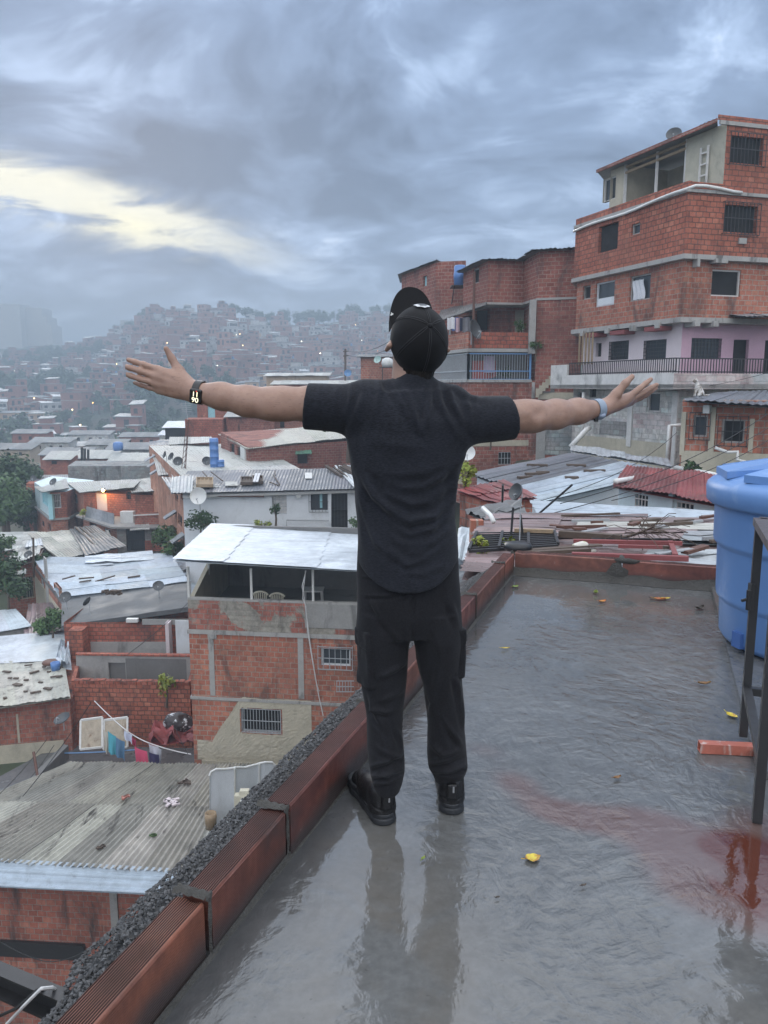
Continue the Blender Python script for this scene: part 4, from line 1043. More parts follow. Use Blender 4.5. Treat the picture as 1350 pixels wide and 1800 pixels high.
def zy(y, d=2.45): return PD(715, y, d).z
def build_shirt():
    g = SDF((-.34, 2.31, .76), (.50, 2.70, 1.56), .0038)
    xs = lambda l, r, d=2.46: ((PD(l, 900, d).x + PD(r, 900, d).x) / 2, (PD(r, 900, d).x - PD(l, 900, d).x) / 2)
    T = []
    for (y, l, r, b_) in ((1048, 629, 808, .134), (1000, 629, 808, .130), (950, 628, 805, .120), (900, 625.5, 802, .104), (850, 621, 806, .106), (815, 615, 816, .112), (780, 609, 825, .116), (740, 612, 826, .112), (712, 622, 815, .098), (690, 648, 788, .078)):
        z = zy(y); c = PD(l, y, 2.47), PD(r, y, 2.47); T.append((z, (c[0].x + c[1].x) / 2, 2.505, (c[1].x - c[0].x) / 2, b_))
    g.sections(T, .03)
    g.cone((.095, 2.515, 1.40), (.1, 2.505, 1.466), .085, .066, .035)
    g.cone((.095, 2.52, 1.434), (-.055, 2.51, 1.431), .062, .064, .03); g.cone((.10, 2.52, 1.440), (.215, 2.51, 1.415), .062, .063, .03)
    le, re = L_S.lerp(L_E, .61) - Vector((0, 0, .003)), R_S.lerp(R_E, .675) - Vector((0, 0, .003))
    lx = (le - L_S).normalized(); rx = (re - R_S).normalized()
    g.cone(L_S + Vector((.03, 0, -.014)), le + lx * .09 + Vector((0, 0, .001)), .080, .071, .03); g.cone(R_S + Vector((-.03, 0, -.012)), re + rx * .09 + Vector((0, 0, .002)), .081, .0685, .03)
    g.cut(le, lx + Vector((0, 0, .10))); g.cut(re, rx + Vector((0, 0, .16)))
    for (e, ax, r) in ((le, lx, .0575), (re, rx, .0560)):
        sl, X = g.block([q - .08 for q in e], [q + .08 for q in e], .02); d = g.cone_d(X, e - ax * .03, e + ax * .1, r, r); g.F[sl] = np.maximum(g.F[sl], -d)
    # curved hem
    hx = (g.ax[0][:, None, None] - .076); hz_ = zy(1037, 2.42) + np.clip(np.abs(hx) / .165, 0, 1.1) ** 2.6 * .085
    g.F = np.maximum(g.F, (hz_ - g.ax[2][None, None, :]) + 0 * g.ax[1][None, :, None])
    V, Q = g.surface(); V = relax(V, Q, 3, .5); Nn = vnormals(V, Q)
    c6 = lambda p: crop(p, 520, 640, 3.375)
    L = []
    for p, w, h in (([(395, 80), (410, 170), (360, 290), (320, 400)], 3.2, .007), ([(440, 95), (447, 170), (428, 270)], 2.6, .005), ([(492, 80), (497, 170), (470, 280), (420, 410)], 3.2, .007), ([(250, 110), (235, 200), (285, 340)], 3.0, .004), ([(330, 95), (330, 200), (310, 300)], 3, .005),
                    ([(540, 78), (595, 165), (650, 270), (700, 380)], 3.4, .008), ([(612, 110), (662, 190), (705, 310), (745, 405)], 3.4, .007), ([(800, 110), (795, 210), (775, 320), (745, 405)], 3.2, .006), ([(835, 100), (850, 210), (905, 330), (960, 430)], 3.2, .006), ([(905, 112), (930, 230), (1015, 370)], 3.2, .007), ([(930, 125), (1010, 180), (1110, 210)], 2.8, .005),
                    ([(1000, 150), (1030, 260), (1050, 400)], 3.0, .005), ([(1130, 170), (1110, 260), (1080, 380)], 3.0, .004), ([(1060, 160), (1075, 260), (1045, 350)], 2.6, .004), ([(150, 130), (150, 240), (200, 350)], 3.0, .003), ([(1200, 210), (1180, 300), (1150, 390)], 3.0, .003),
                    ([(308, 430), (360, 600), (470, 780), (600, 910), (700, 965)], 4.2, .009), ([(325, 500), (375, 700), (415, 900), (480, 1060), (560, 1150)], 3.6, .006), ([(345, 700), (375, 900), (400, 1080)], 3.2, .005), ([(1020, 470), (960, 600), (930, 800), (900, 960)], 4.0, .006),
                    ([(520, 690), (640, 735), (760, 728), (880, 660), (1000, 540)], 4.0, .007), ([(545, 760), (680, 830), (800, 812), (920, 720)], 3.8, .008), ([(540, 850), (680, 932), (820, 902), (930, 810)], 3.8, .009), ([(580, 950), (680, 1012), (800, 982), (920, 880)], 3.4, .008), ([(600, 1050), (700, 1100), (800, 1060), (900, 980)], 3.4, .007),
                    ([(560, 1110), (660, 1190), (780, 1150), (880, 1060)], 3.4, .006), ([(460, 640), (600, 655), (760, 640), (900, 580)], 5, .004), ([(420, 400), (560, 480), (700, 500)], 6, .003), ([(650, 1230), (760, 1250), (880, 1190)], 3.0, .004)):
        L.append((c6(p), w, h * 1.25))
    V = folds(V, Nn, L, .0)
    nz_ = np.array([mnoise.noise((v[0] * 9, v[1] * 9, v[2] * 14)) for v in V]); V = V + Nn * (nz_ * .003)[:, None]
    Nn = vnormals(V, Q)
    V = relax(V, Q, 1, .3)
    sh = npmesh('tshirt', V, Q, M['shirt'], person, PB)
    mb = MB()   # ribbed collar
    pts = []
    for i in range(33):
        a = 2 * math.pi * i / 32; pts.append((.1 + .063 * math.cos(a), 2.505 + .060 * math.sin(a), 1.457 - .012 * math.sin(a) + .004 * math.cos(a)))
    mb.tube(pts, .008, 8, cap=False); ORG[sh.name] = Vector(PB); mb.build('collar', M['shirt'], sh, True)
build_shirt()

def build_trousers():
    g = SDF((-.16, 2.30, .09), (.36, 2.78, 1.06), .0038)
    T = []
    for (y, l, r, b_) in ((945, 630, 806, .098), (1000, 626, 809, .106), (1060, 625, 811, .114), (1120, 626, 812, .108)):
        z = zy(y); a, c = PD(l, y, 2.48), PD(r, y, 2.48); T.append((z, (a.x + c.x) / 2, 2.51, (c.x - a.x) / 2, b_))
    g.sections(T, .02)
    def leg(rows):
        T = []
        for (y, l, r, d, b_) in rows: a, c = PD(l, y, d), PD(r, y, d); T.append((a.z, (a.x + c.x) / 2, d + .01, (c.x - a.x) / 2, b_))
        g.sections(T, .016)
    leg(((1075, 632, 716, 2.50, .096), (1120, 626, 722, 2.50, .104), (1160, 629, 718, 2.50, .098), (1200, 635, 714, 2.50, .09), (1250, 642, 708, 2.49, .082), (1290, 643.5, 708.5, 2.48, .080), (1330, 647, 710, 2.465, .080), (1358, 650, 710, 2.455, .078), (1378, 654, 706, 2.45, .066), (1392, 658, 700, 2.45, .056)))
    leg(((1075, 728, 806, 2.50, .096), (1120, 725, 813, 2.50, .104), (1160, 732, 812, 2.51, .098), (1200, 745, 812, 2.52, .09), (1250, 750, 815, 2.53, .082), (1290, 750, 817.5, 2.54, .080), (1330, 752, 820, 2.545, .080), (1350, 754, 821, 2.545, .078), (1364, 762, 816, 2.545, .064), (1378, 766, 812, 2.545, .056)))
    V, Q = g.surface(); V = relax(V, Q, 3, .5); Nn = vnormals(V, Q)
    c7 = lambda p: crop(p, 580, 960, 3.46)
    L = []
    for p, w, h in (([(260, 340), (330, 450), (420, 570)], 3.6, .006), ([(210, 300), (330, 300), (440, 290)], 2.0, .004), ([(440, 190), (445, 240), (440, 290)], 1.8, .003), ([(190, 187), (320, 190), (430, 190)], 1.8, .002), ([(300, 800), (400, 750), (475, 690)], 3.6, .006), ([(320, 940), (400, 900), (450, 860)], 3.4, .005), ([(240, 990), (350, 1015), (435, 985)], 3.2, .005), ([(240, 860), (260, 1000), (330, 1120)], 3.4, .005),
                    ([(235, 1180), (320, 1250), (440, 1290)], 3.4, .006), ([(245, 1340), (350, 1310), (450, 1250)], 3.0, .007), ([(255, 1400), (350, 1395), (450, 1350)], 2.8, .008), ([(260, 1445), (350, 1440), (440, 1400)], 2.4, .007), ([(230, 1080), (300, 1140), (330, 1230)], 3.2, .004), ([(400, 1100), (440, 1180), (450, 1240)], 3, .004),
                    ([(600, 1190), (690, 1270), (820, 1230)], 3.4, .006), ([(605, 1325), (720, 1300), (830, 1250)], 3.0, .007), ([(630, 1375), (730, 1370), (825, 1330)], 2.6, .008), ([(590, 880), (625, 950), (605, 1030)], 3.0, .004), ([(690, 1050), (760, 1150), (800, 1210)], 3.2, .005), ([(770, 810), (800, 950), (820, 1100)], 3.2, .006), ([(530, 620), (560, 760), (600, 880)], 3.6, .005), ([(640, 520), (680, 700), (640, 850)], 5, .004), ([(505, 330), (500, 440), (500, 560)], 3.0, -.006), ([(720, 300), (760, 420), (790, 520)], 4, .004)):
        L.append((c7(p), w * .8, h * 1.7))
    V = folds(V, Nn, L, .0)
    nz_ = np.array([mnoise.noise((v[0] * 11, v[1] * 11, v[2] * 8)) for v in V]); V = V + Nn * (nz_ * .006)[:, None]
    tr = npmesh('trousers', V, Q, M['pants'], person, PB); ORG[tr.name] = Vector(PB)
    def pocket(c, half, axes, flap):
        q = SDF([c[i] - .13 for i in range(3)], [c[i] + .13 for i in range(3)], .004); q.rbox(c, half, axes, .012, .0)
        W, Q2 = q.surface(); W = relax(W, Q2, 3, .5); Nq = vnormals(W, Q2); W = W + Nq * np.array([mnoise.noise((v[0] * 28, v[1] * 28, v[2] * 18)) * .006 for v in W])[:, None]
        o = npmesh('cargo_pocket', W, Q2, M['pants'], tr, PB); ORG[o.name] = Vector(PB)
        q = SDF([flap[i] - .1 for i in range(3)], [flap[i] + .1 for i in range(3)], .004); q.rbox(flap, (half[0] + .003, half[1] + .003, .032), axes, .008, .0); W, Q2 = q.surface(); W = relax(W, Q2, 2, .5)
        Nq = vnormals(W, Q2); W = W + Nq * np.array([mnoise.noise((v[0] * 30, v[1] * 30, v[2] * 30)) * .004 for v in W])[:, None]
        o = npmesh('pocket_flap', W, Q2, M['pants'], tr, PB); ORG[o.name] = Vector(PB)
    a = math.radians(28); ax = ((math.cos(a), math.sin(a), 0), (-math.sin(a), math.cos(a), 0.0), (0, 0, 1))
    c = PD(652, 1168, 2.47); pocket(c, (.034, .046, .074), ax, PD(651, 1120, 2.472))
    a = math.radians(-70); ax = ((math.cos(a), math.sin(a), 0), (-math.sin(a), math.cos(a), 0.0), (0, 0, 1))
    c = PD(796, 1156, 2.50); pocket(c, (.046, .030, .064), ax, PD(795, 1116, 2.50))
build_trousers()

def build_shoe(heel, d, top):
    d = Vector(d).normalized(); n = Vector((d.y, -d.x, 0)); P = lambda f, s_, z: heel + d * f + n * s_ + Vector((0, 0, z))
    lo = [min(P(-.08, 0, 0)[i], P(.32, 0, 0)[i]) - .08 for i in range(3)]; hi = [max(P(-.08, 0, 0)[i], P(.32, 0, 0)[i]) + .08 for i in range(3)]; lo[2] = -.012; hi[2] = .17
    g = SDF(lo, hi, .0032)
    for (a, b_, ra, rb) in ((P(0, 0, .012), P(.10, 0, .012), .042, .040), (P(.10, 0, .012), P(.20, .004, .012), .040, .050), (P(.20, .004, .012), P(.245, -.004, .012), .050, .040)):
        sl, X = g.block([min(a[i], b_[i]) - .06 for i in range(3)], [max(a[i], b_[i]) + .06 for i in range(3)], .03)
        dd = g.cone_d((X[0], X[1], X[2] * 0 + .012), a, b_, ra, rb); z = X[2]
        wav = .040 + .006 * np.cos(((X[0] - heel.x) * d.x + (X[1] - heel.y) * d.y) * 42)
        flare = np.clip((.03 - z) / .03, 0, 1) * .004
        g.add(sl, np.maximum(np.maximum(dd - flare, z - wav), .002 - z), .01)
    V, Q = g.surface(); V = relax(V, Q, 2, .4)
    V[:, 2] += .0; Nn = vnormals(V, Q); f_ = np.exp(-((V[:, 2] - .024) / .0022) ** 2); V = V - Nn * (f_ * .0028)[:, None]
    g2 = SDF(lo, hi, .0032)
    g2.cone(P(.004, 0, .04), P(.010, 0, .098), .039, .041, .02); g2.cone(P(.01, 0, .045), P(.12, 0, .04), .040, .040, .03); g2.cone(P(.12, 0, .04), P(.22, .002, .036), .040, .040, .03); g2.cone(P(.03, 0, .09), P(.14, 0, .07), .036, .030, .03)
    g2.rbox(P(-.036, 0, .085), (.018, .008, .03), (n, d, (0, 0, 1)), .006, .006); g2.cut((0, 0, .034), (0, 0, -1))
    V2, Q2 = g2.surface(); V2 = relax(V2, Q2, 2, .4); Nn = vnormals(V2, Q2)
    f_ = np.exp(-((V2[:, 2] - .066 - .01 * np.sin(((V2 - np.array(heel)) @ np.array(d)) * 30)) / .003) ** 2); V2 = V2 - Nn * (f_ * .002)[:, None]
    sh = npmesh('shoe', V2, Q2, M['shoe'], person, PB); ORG[sh.name] = Vector(PB)
    so = npmesh('sole', V, Q, M['sole'], sh, PB)
    mb = MB(); mb.box(P(-.0445, .004, .098), (.006, .003, .022), math.atan2(n.y, n.x)); mb.build('heel_tag', plain('heel_tag_metal', (.45, .46, .48), .3, metal=.8), sh)
HL, HR = PZ(682, 1452, 0), PZ(795, 1433, 0)
build_shoe(HL + Vector((-.016, .040, 0)), (-.36, .93, 0), None); build_shoe(HR + Vector((0, .040, 0)), (.03, 1, 0), None)

def build_cap():
    rf, rl, ru = .107, .0885, .100; mb = MB(); nph = 216; nth = 40; seams = [math.radians(a) for a in (0, 60, 120, 180, 240, 300)]
    def dome(u, v):
        ph = u * 2 * math.pi; edge = -.030 + .012 * math.cos(ph) - .016 * max(0, -math.cos(ph)) ; th = v * (math.pi / 2 + .32 - .1 * math.cos(ph))
        k = 1.0
        for s_ in seams:
            dd = math.atan2(math.sin(ph - s_), math.cos(ph - s_)) * math.sin(th) * .1
            k += .020 * math.exp(-(dd / .0035) ** 2) * (1 if v > .03 else 0) - .020 * math.exp(-(dd / .0012) ** 2)
        k += .020 * mnoise.noise((math.cos(ph) * 2 * math.sin(th), math.sin(ph) * 2 * math.sin(th), 3 + v))
        k += .012 * math.exp(-((v - .97) / .03) ** 2)
        sq = 1 + .05 * math.sin(th) ** 4 * (1 if v < 1 else 0)
        return H_(rf * k * sq * math.sin(th) * math.cos(ph), rl * k * sq * math.sin(th) * math.sin(ph), ru * k * math.cos(th) - .004)
    mb.grid(dome, nph, nth)
    cp = mb.build('cap', M['cap'], person, True)
    for s_ in seams:
        for dd in (-.03, .03):
            mb = MB(); mb.tube([Vector(dome((s_ + dd / max(.25, math.sin(v * 1.7))) / (2 * math.pi), v)) + (Vector(dome((s_ + dd) / (2 * math.pi), v)) - HC).normalized() * .0004 for v in [.06 + .9 * i / 30 for i in range(31)]], .0007, 4); mb.build('stitch_line', M['stitch'], cp)
    mb = MB(); mb.lathe([(.0085, 0), (.0085, .002), (.006, .0045), (.001, .0055)], (0, 0, 0), 16)
    M3 = Matrix((Fh, Lh, Uh)).transposed(); mb.v = [tuple(M3 @ Vector(v) + H_(0, 0, ru - .005)) for v in mb.v]; mb.build('button', M['cap'], cp, True)
    mb = MB()
    def brim(u, v, off):
        a = (u - .5) * 2; an = a * math.radians(64); i_f, i_l = rf * 1.02 * math.cos(an), rl * 1.03 * math.sin(an)
        ext = .098 * max(0, 1 - abs(a) ** 3.2) ** .62
        f = i_f + ext * v; l = i_l * (1 + .02 * v); uu = -.034 - .004 * v - .020 * a * a * (.4 + .6 * v) + .006 * v * v
        return H_(f, l, uu + off)
    n0 = 40
    mb.grid(lambda u, v: brim(u, v, .0018), n0, 12); mb.grid(lambda u, v: brim(u, v, -.0018), n0, 12, flip=True); mb.grid(lambda u, v: brim(u, 1, .0018 - v * .0036), n0, 2)
    br_ = mb.build('brim', M['cap'], cp, True)
    mk = MB()
    for (du, dv, w, h) in ((0, 0, .0085, .003), (-.003, .003, .004, .0025), (.003, -.003, .005, .0025), (.001, .004, .0025, .006)):
        c = brim(.905, .62, .0036); mk.par(c + Lh * (du - w / 2) + Fh * (dv - h / 2), Lh * w, Fh * h, Uh * .0008)
    mk.build('brim_mark', M['dish_white'], br_)
    # badge on the front panel
    bd = MB(); em = MB()
    def bp(a, e, off): 
        th = math.pi / 2 - e; return H_((rf * 1.05 + off) * math.sin(th) * math.cos(a), (rl * 1.05 + off) * math.sin(th) * math.sin(a), (ru + off) * math.cos(th) - .004)
    bd.grid(lambda u, v: bp((u - .5) * .62 + .06, .50 + v * .42 * (1 - .35 * abs(u - .5) * 2), .004), 10, 6); em.grid(lambda u, v: bp((u - .5) * .30 + .06, .58 + v * .20, .0055), 8, 4)
    bo = bd.build('badge', plain('badge_silver', (.55, .56, .57), .4, var=.1), cp, True); em.build('badge_emblem', M['rubber_black'], bo, True)
build_cap()
def build_hair():
    g = SDF([HC[i] - .16 for i in range(3)], [HC[i] + .16 for i in range(3)], .0036)
    g.ell(H_(-.010, 0, -.012), (.092, .076, .098), (Fh, Lh, Uh), .02); g.cone(H_(-.045, 0, -.035), Vector((.112, 2.492, 1.475)), .058, .040, .03)
    g.cut(H_(.02, 0, 0), Fh); g.cut((0, 0, 1.478), (0, 0, -1)); g.cut(H_(0, 0, .01), Uh)
    V, Q = g.surface(); V = relax(V, Q, 2, .5); Nn = vnormals(V, Q)
    V = V + Nn * np.array([mnoise.noise((v[0] * 150, v[1] * 150, v[2] * 40)) * .003 for v in V])[:, None]
    npmesh('hair', V, Q, M['hair'], person, PB)
build_hair()

def ring(mb, c, ax, r, w, t, up, n=40, a0=0, a1=2 * math.pi, ry=None):
    ax = Vector(ax).normalized(); u = (Vector(up) - ax * Vector(up).dot(ax)).normalized(); v = ax.cross(u)
    def pt(a, rr, s_): k = rr / r; return Vector(c) + u * (math.cos(a) * rr) + v * (math.sin(a) * (ry or r) * k) + ax * s_
    for (ra, rb, s0, s1) in ((r, r, w / 2, -w / 2), (r + t, r + t, -w / 2, w / 2), (r + t, r, w / 2, w / 2), (r, r + t, -w / 2, -w / 2)):
        for i in range(n):
            b0, b1 = a0 + (a1 - a0) * i / n, a0 + (a1 - a0) * (i + 1) / n
            mb.quad(pt(b0, ra, s0), pt(b0, rb, s1), pt(b1, rb, s1), pt(b1, ra, s0))
def text_mesh(body, size, extrude=.0004):
    cu = bpy.data.curves.new('text', 'FONT'); cu.body = body; cu.size = size; cu.extrude = extrude; cu.align_x = 'CENTER'; cu.align_y = 'CENTER'; cu.space_line = .82
    o = bpy.data.objects.new('text_tmp', cu); COL.objects.link(o); dg = bpy.context.evaluated_depsgraph_get(); dg.update()
    me = bpy.data.meshes.new_from_object(o.evaluated_get(dg)); bpy.data.objects.remove(o); bpy.data.curves.remove(cu); return me
def build_watches():
    ax = (L_E - L_W).normalized(); c = PD(351, 690, 2.555); mb = MB()
    ring(mb, c, ax, .0365, .024, .0025, (0, 0, 1))
    w = mb.build('wristwatch', M['rubber_black'], person, True)
    nrm = Vector((-.10, -.97, -.22)).normalized(); upv = Vector((.10, 0, 1)); rt = upv.cross(-nrm).normalized() ; rt = -nrm.cross(upv).normalized() if False else (nrm.cross(Vector((0, 0, 1))) * -1).normalized()
    rot = math.radians(-10); rt2 = (rt * math.cos(rot) + nrm.cross(rt) * math.sin(rot)).normalized(); u2 = nrm.cross(rt2).normalized()
    if u2.z < 0: u2 = -u2; 
    if rt2.x < 0: rt2 = -rt2
    cc = c + nrm * .040 + Vector((0, 0, -.003))
    g = SDF([cc[i] - .05 for i in range(3)], [cc[i] + .05 for i in range(3)], .0015); g.rbox(cc, (.0205, .0245, .0065), (rt2, u2, nrm), .006, 0); V, Q = g.surface(); V = relax(V, Q, 1, .4)
    cs = npmesh('case', V, Q, plain('watch_case', (.015, .015, .016), .2, var=.05), w, PB); 
    me = text_mesh('06\n11', .023, .0003); me.materials.append(emis('watch_digits', (1.0, .92, .62), .75))
    o = bpy.data.objects.new('watch_digits', me); COL.objects.link(o); o.parent = w
    # the dial is worn upside down as seen from here
    Mx = Matrix((-rt2, -u2, nrm)).transposed().to_4x4()
    if Mx.to_3x3().determinant() < 0: Mx = Matrix((rt2, -u2, nrm)).transposed().to_4x4()
    Mx.translation = cc + nrm * .0068 - Vector(PB); o.matrix_local = Mx
    mb = MB(); p = cc + nrm * .0066 + u2 * .0185 + rt2 * .003; mb.par(p - rt2 * .0012 - u2 * .0012, rt2 * .0024, u2 * .0024, nrm * .0006); mb.build('red_dot', emis('red_dot', (1, .05, .03), .7), w)
    ax = (R_E - R_W).normalized(); c = PD(1048, 720, 2.71); mb = MB(); ring(mb, c, ax, .0345, .030, .003, (0, 0, 1))
    w2 = mb.build('wristwatch', plain('strap_blue_grey', (.22, .27, .34), .45, var=.1), person, True)
    mb = MB(); q = c + Vector((-.006, -.026, -.026)); mb.box(q, (.012, .010, .030), .2); mb.build('clasp', M['rubber_black'], w2)
    mb = MB(); q = c + Vector((.016, -.030, -.020)); mb.tube([q + Vector((-.012, 0, -.002)), q + Vector((.008, .004, .002))], .0075, 10); mb.build('strap_end', plain('strap_end_blue', (.24, .29, .38), .4, var=.1), w2, True)
build_watches()
# ---------------------------------------------------------------- building kit
class House:
    """a building: walls with real openings, slabs, windows, roofs, all children of one root"""
    def __init__(s, name, label, cat, poly, z0, group=None):
        c = sum((Vector((p[0], p[1], 0)) for p in poly), Vector()) / len(poly)
        s.root = thing(name, label, cat, (c.x, c.y, z0), group); s.secs = []
    def sec(s, poly, z0, z1, m='brick', tops=None, name='wall', cap=True, skip=()):
        """z1: wall height; tops: per-corner heights for sloping tops"""
        q = dict(poly=[Vector((p[0], p[1], 0)) for p in poly], z0=z0, z1=z1, m=m, tops=tops, holes={}, name=name, cap=cap, skip=skip); s.secs.append(q); return q
    def hit(s, q, e, px, py):
        A = q['poly'][e]; B = q['poly'][(e + 1) % len(q['poly'])]; u = (B - A).normalized(); n = Vector((u.y, -u.x, 0))
        r = px_dir(px, py); o = Vector((0, 0, EYE)); t = (A - o).dot(n) / r.dot(n); p = o + r * t
        return (p - A).dot(u), p.z, A, u, n
    def rect(s, q, e, x0, y0, x1, y1):
        xm, ym = (x0 + x1) / 2, (y0 + y1) / 2
        u0 = s.hit(q, e, x0, ym)[0]; u1 = s.hit(q, e, x1, ym)[0]; z1 = s.hit(q, e, xm, y0)[1]; z0 = s.hit(q, e, xm, y1)[1]
        return u0, u1, z0, z1
    def win(s, q, e, x0, y0, x1, y1, kind='bars', fm='beam', bm='iron', pane='dark', name='window', label=None, deep=.14, nb=None):
        u0, u1, z0, z1 = s.rect(q, e, x0, y0, x1, y1); _, _, A, u, n = s.hit(q, e, x0, y0)
        if u1 < u0: u0, u1 = u1, u0
        q['holes'].setdefault(e, []).append((u0, u1, z0, z1, deep + .02))
        P = lambda a, z, o=0.0: A + u * a + n * o + Vector((0, 0, z))
        mb = MB(); mb.par(P(u0 + .004, z0 + .004, -deep - .012), u * (u1 - u0 - .008), Vector((0, 0, z1 - z0 - .008)), n * .01)
        w = mb.build(name, M[pane], s.root, label=label)
        if kind != 'open' or fm != 'none':
            t = .05; f = MB()
            if fm != 'none':
                for (a, b_, c, d) in ((u0, u0 + t, z0, z1), (u1 - t, u1, z0, z1), (u0 + t, u1 - t, z1 - t, z1), (u0 + t, u1 - t, z0, z0 + t)):
                    f.par(P(a, c, -deep), u * (b_ - a), Vector((0, 0, d - c)), n * (deep * .5))
                f.build('frame', M[fm], w)
        if kind in ('bars', 'cage', 'grid', 'louver'):
            b_ = MB(); o = -.02 if kind != 'cage' else .10; r = .011
            N_ = nb or max(4, int((u1 - u0) / .13))
            e0, e1, f0, f1 = (u0, u1, z0, z1) if kind != 'cage' else (u0 - .08, u1 + .08, z0 - .08, z1 + .08)
            if kind != 'louver':
                for i in range(N_ + 1):
                    a = e0 + (e1 - e0) * i / N_; b_.bar(P(a, f0, o), P(a, f1, o), r * 1.6, up=n)
            for k in range(3 if kind != 'grid' else 6):
                z = f0 + (f1 - f0) * k / (2 if kind != 'grid' else 5); b_.bar(P(e0, z, o + .012), P(e1, z, o + .012), r * 2, up=n)
            if kind == 'louver':
                for k in range(9):
                    z = z0 + (z1 - z0) * (k + .5) / 9; b_.par(P(u0 + .03, z, -deep * .6), u * (u1 - u0 - .06), Vector((0, 0, .035)) + n * .05, n * .006)
            if kind == 'cage':
                for z in (f0, f1):
                    for a in (e0, (e0 + e1) / 2, e1): b_.bar(P(a, z, 0), P(a, z, o), r * 2)
            b_.build('bars', M[bm], w)
        return w, (P, u0, u1, z0, z1)
    def face_box(s, q, e, x0, y0, x1, y1, out=.03, m='beam', name='panel', thick=None, label=None, parent=None, inn=.01):
        u0, u1, z0, z1 = s.rect(q, e, x0, y0, x1, y1); _, _, A, u, n = s.hit(q, e, x0, y0); mb = MB()
        if u1 < u0: u0, u1 = u1, u0
        mb.par(A + u * u0 - n * inn + Vector((0, 0, z0)), u * (u1 - u0), Vector((0, 0, z1 - z0)), n * (out + inn))
        return mb.build(name, M[m], parent or s.root, label=label)
    def band(s, poly, z0, z1, out=.06, m='beam', name='slab'):
        mb = MB(); mb.prism([(p.x, p.y) for p in offset(poly, out)], z0, z1); return mb.build(name, M[m], s.root)
    def part(s, mb, name, m, label=None, smooth=False, parent=None):
        return mb.build(name, [M[k] for k in m] if isinstance(m, (list, tuple)) else M[m], parent or s.root, smooth, label)
    def finish(s):
        for q in s.secs:
            mb = MB(); P = q['poly']; n_ = len(P); tops = q['tops'] or [q['z1']] * n_; z0, z1 = q['z0'], min(tops)
            for e in range(n_):
                if e in q['skip']: continue
                A, B = P[e], P[(e + 1) % n_]; L = (B - A).length; u = (B - A).normalized(); n = Vector((u.y, -u.x, 0)); hs = q['holes'].get(e, [])
                us = sorted({0, L} | {min(max(v, 0), L) for h in hs for v in h[:2]}); zs = sorted({z0, z1} | {min(max(v, z0), z1) for h in hs for v in h[2:4]})
                W = lambda a, z, o=0.0: A + u * a - n * o + Vector((0, 0, z))
                for i in range(len(us) - 1):
                    for j in range(len(zs) - 1):
                        um, zm = (us[i] + us[i + 1]) / 2, (zs[j] + zs[j + 1]) / 2
                        if any(h[0] < um < h[1] and h[2] < zm < h[3] for h in hs): continue
                        mb.quad(W(us[i], zs[j]), W(us[i + 1], zs[j]), W(us[i + 1], zs[j + 1]), W(us[i], zs[j + 1]))
                for (a, b_, c, d, t) in hs:
                    for (p, q2, r_, s_) in (((a, c), (a, d), 0, 0), ((b_, d), (b_, c), 0, 0), ((a, d), (b_, d), 0, 0), ((b_, c), (a, c), 0, 0)):
                        mb.quad(W(*p), W(*q2), W(*q2, t), W(*p, t))
                ta, tb = tops[e], tops[(e + 1) % n_]
                if ta > z1 + .001 or tb > z1 + .001: mb.poly([W(0, z1), W(L, z1)] + ([W(L, tb)] if tb > z1 + .001 else []) + ([W(0, ta)] if ta > z1 + .001 else []))
            if q['cap']: mb.poly([Vector((p.x, p.y, t)) for p, t in zip(P, tops)])
            mb.build(q['name'], M[q['m']], s.root)
        return s.root
def offset(poly, d):
    P = [Vector((p[0], p[1], 0)) for p in poly]; n = len(P); out = []
    for i in range(n):
        a = (P[i] - P[i - 1]).normalized(); b_ = (P[(i + 1) % n] - P[i]).normalized(); na, nb = Vector((a.y, -a.x, 0)), Vector((b_.y, -b_.x, 0))
        m_ = (na + nb); k = m_.length
        m_ = m_ / k if k > .05 else na; out.append(P[i] + m_ * (d / max(.35, m_.dot(na))))
    return out
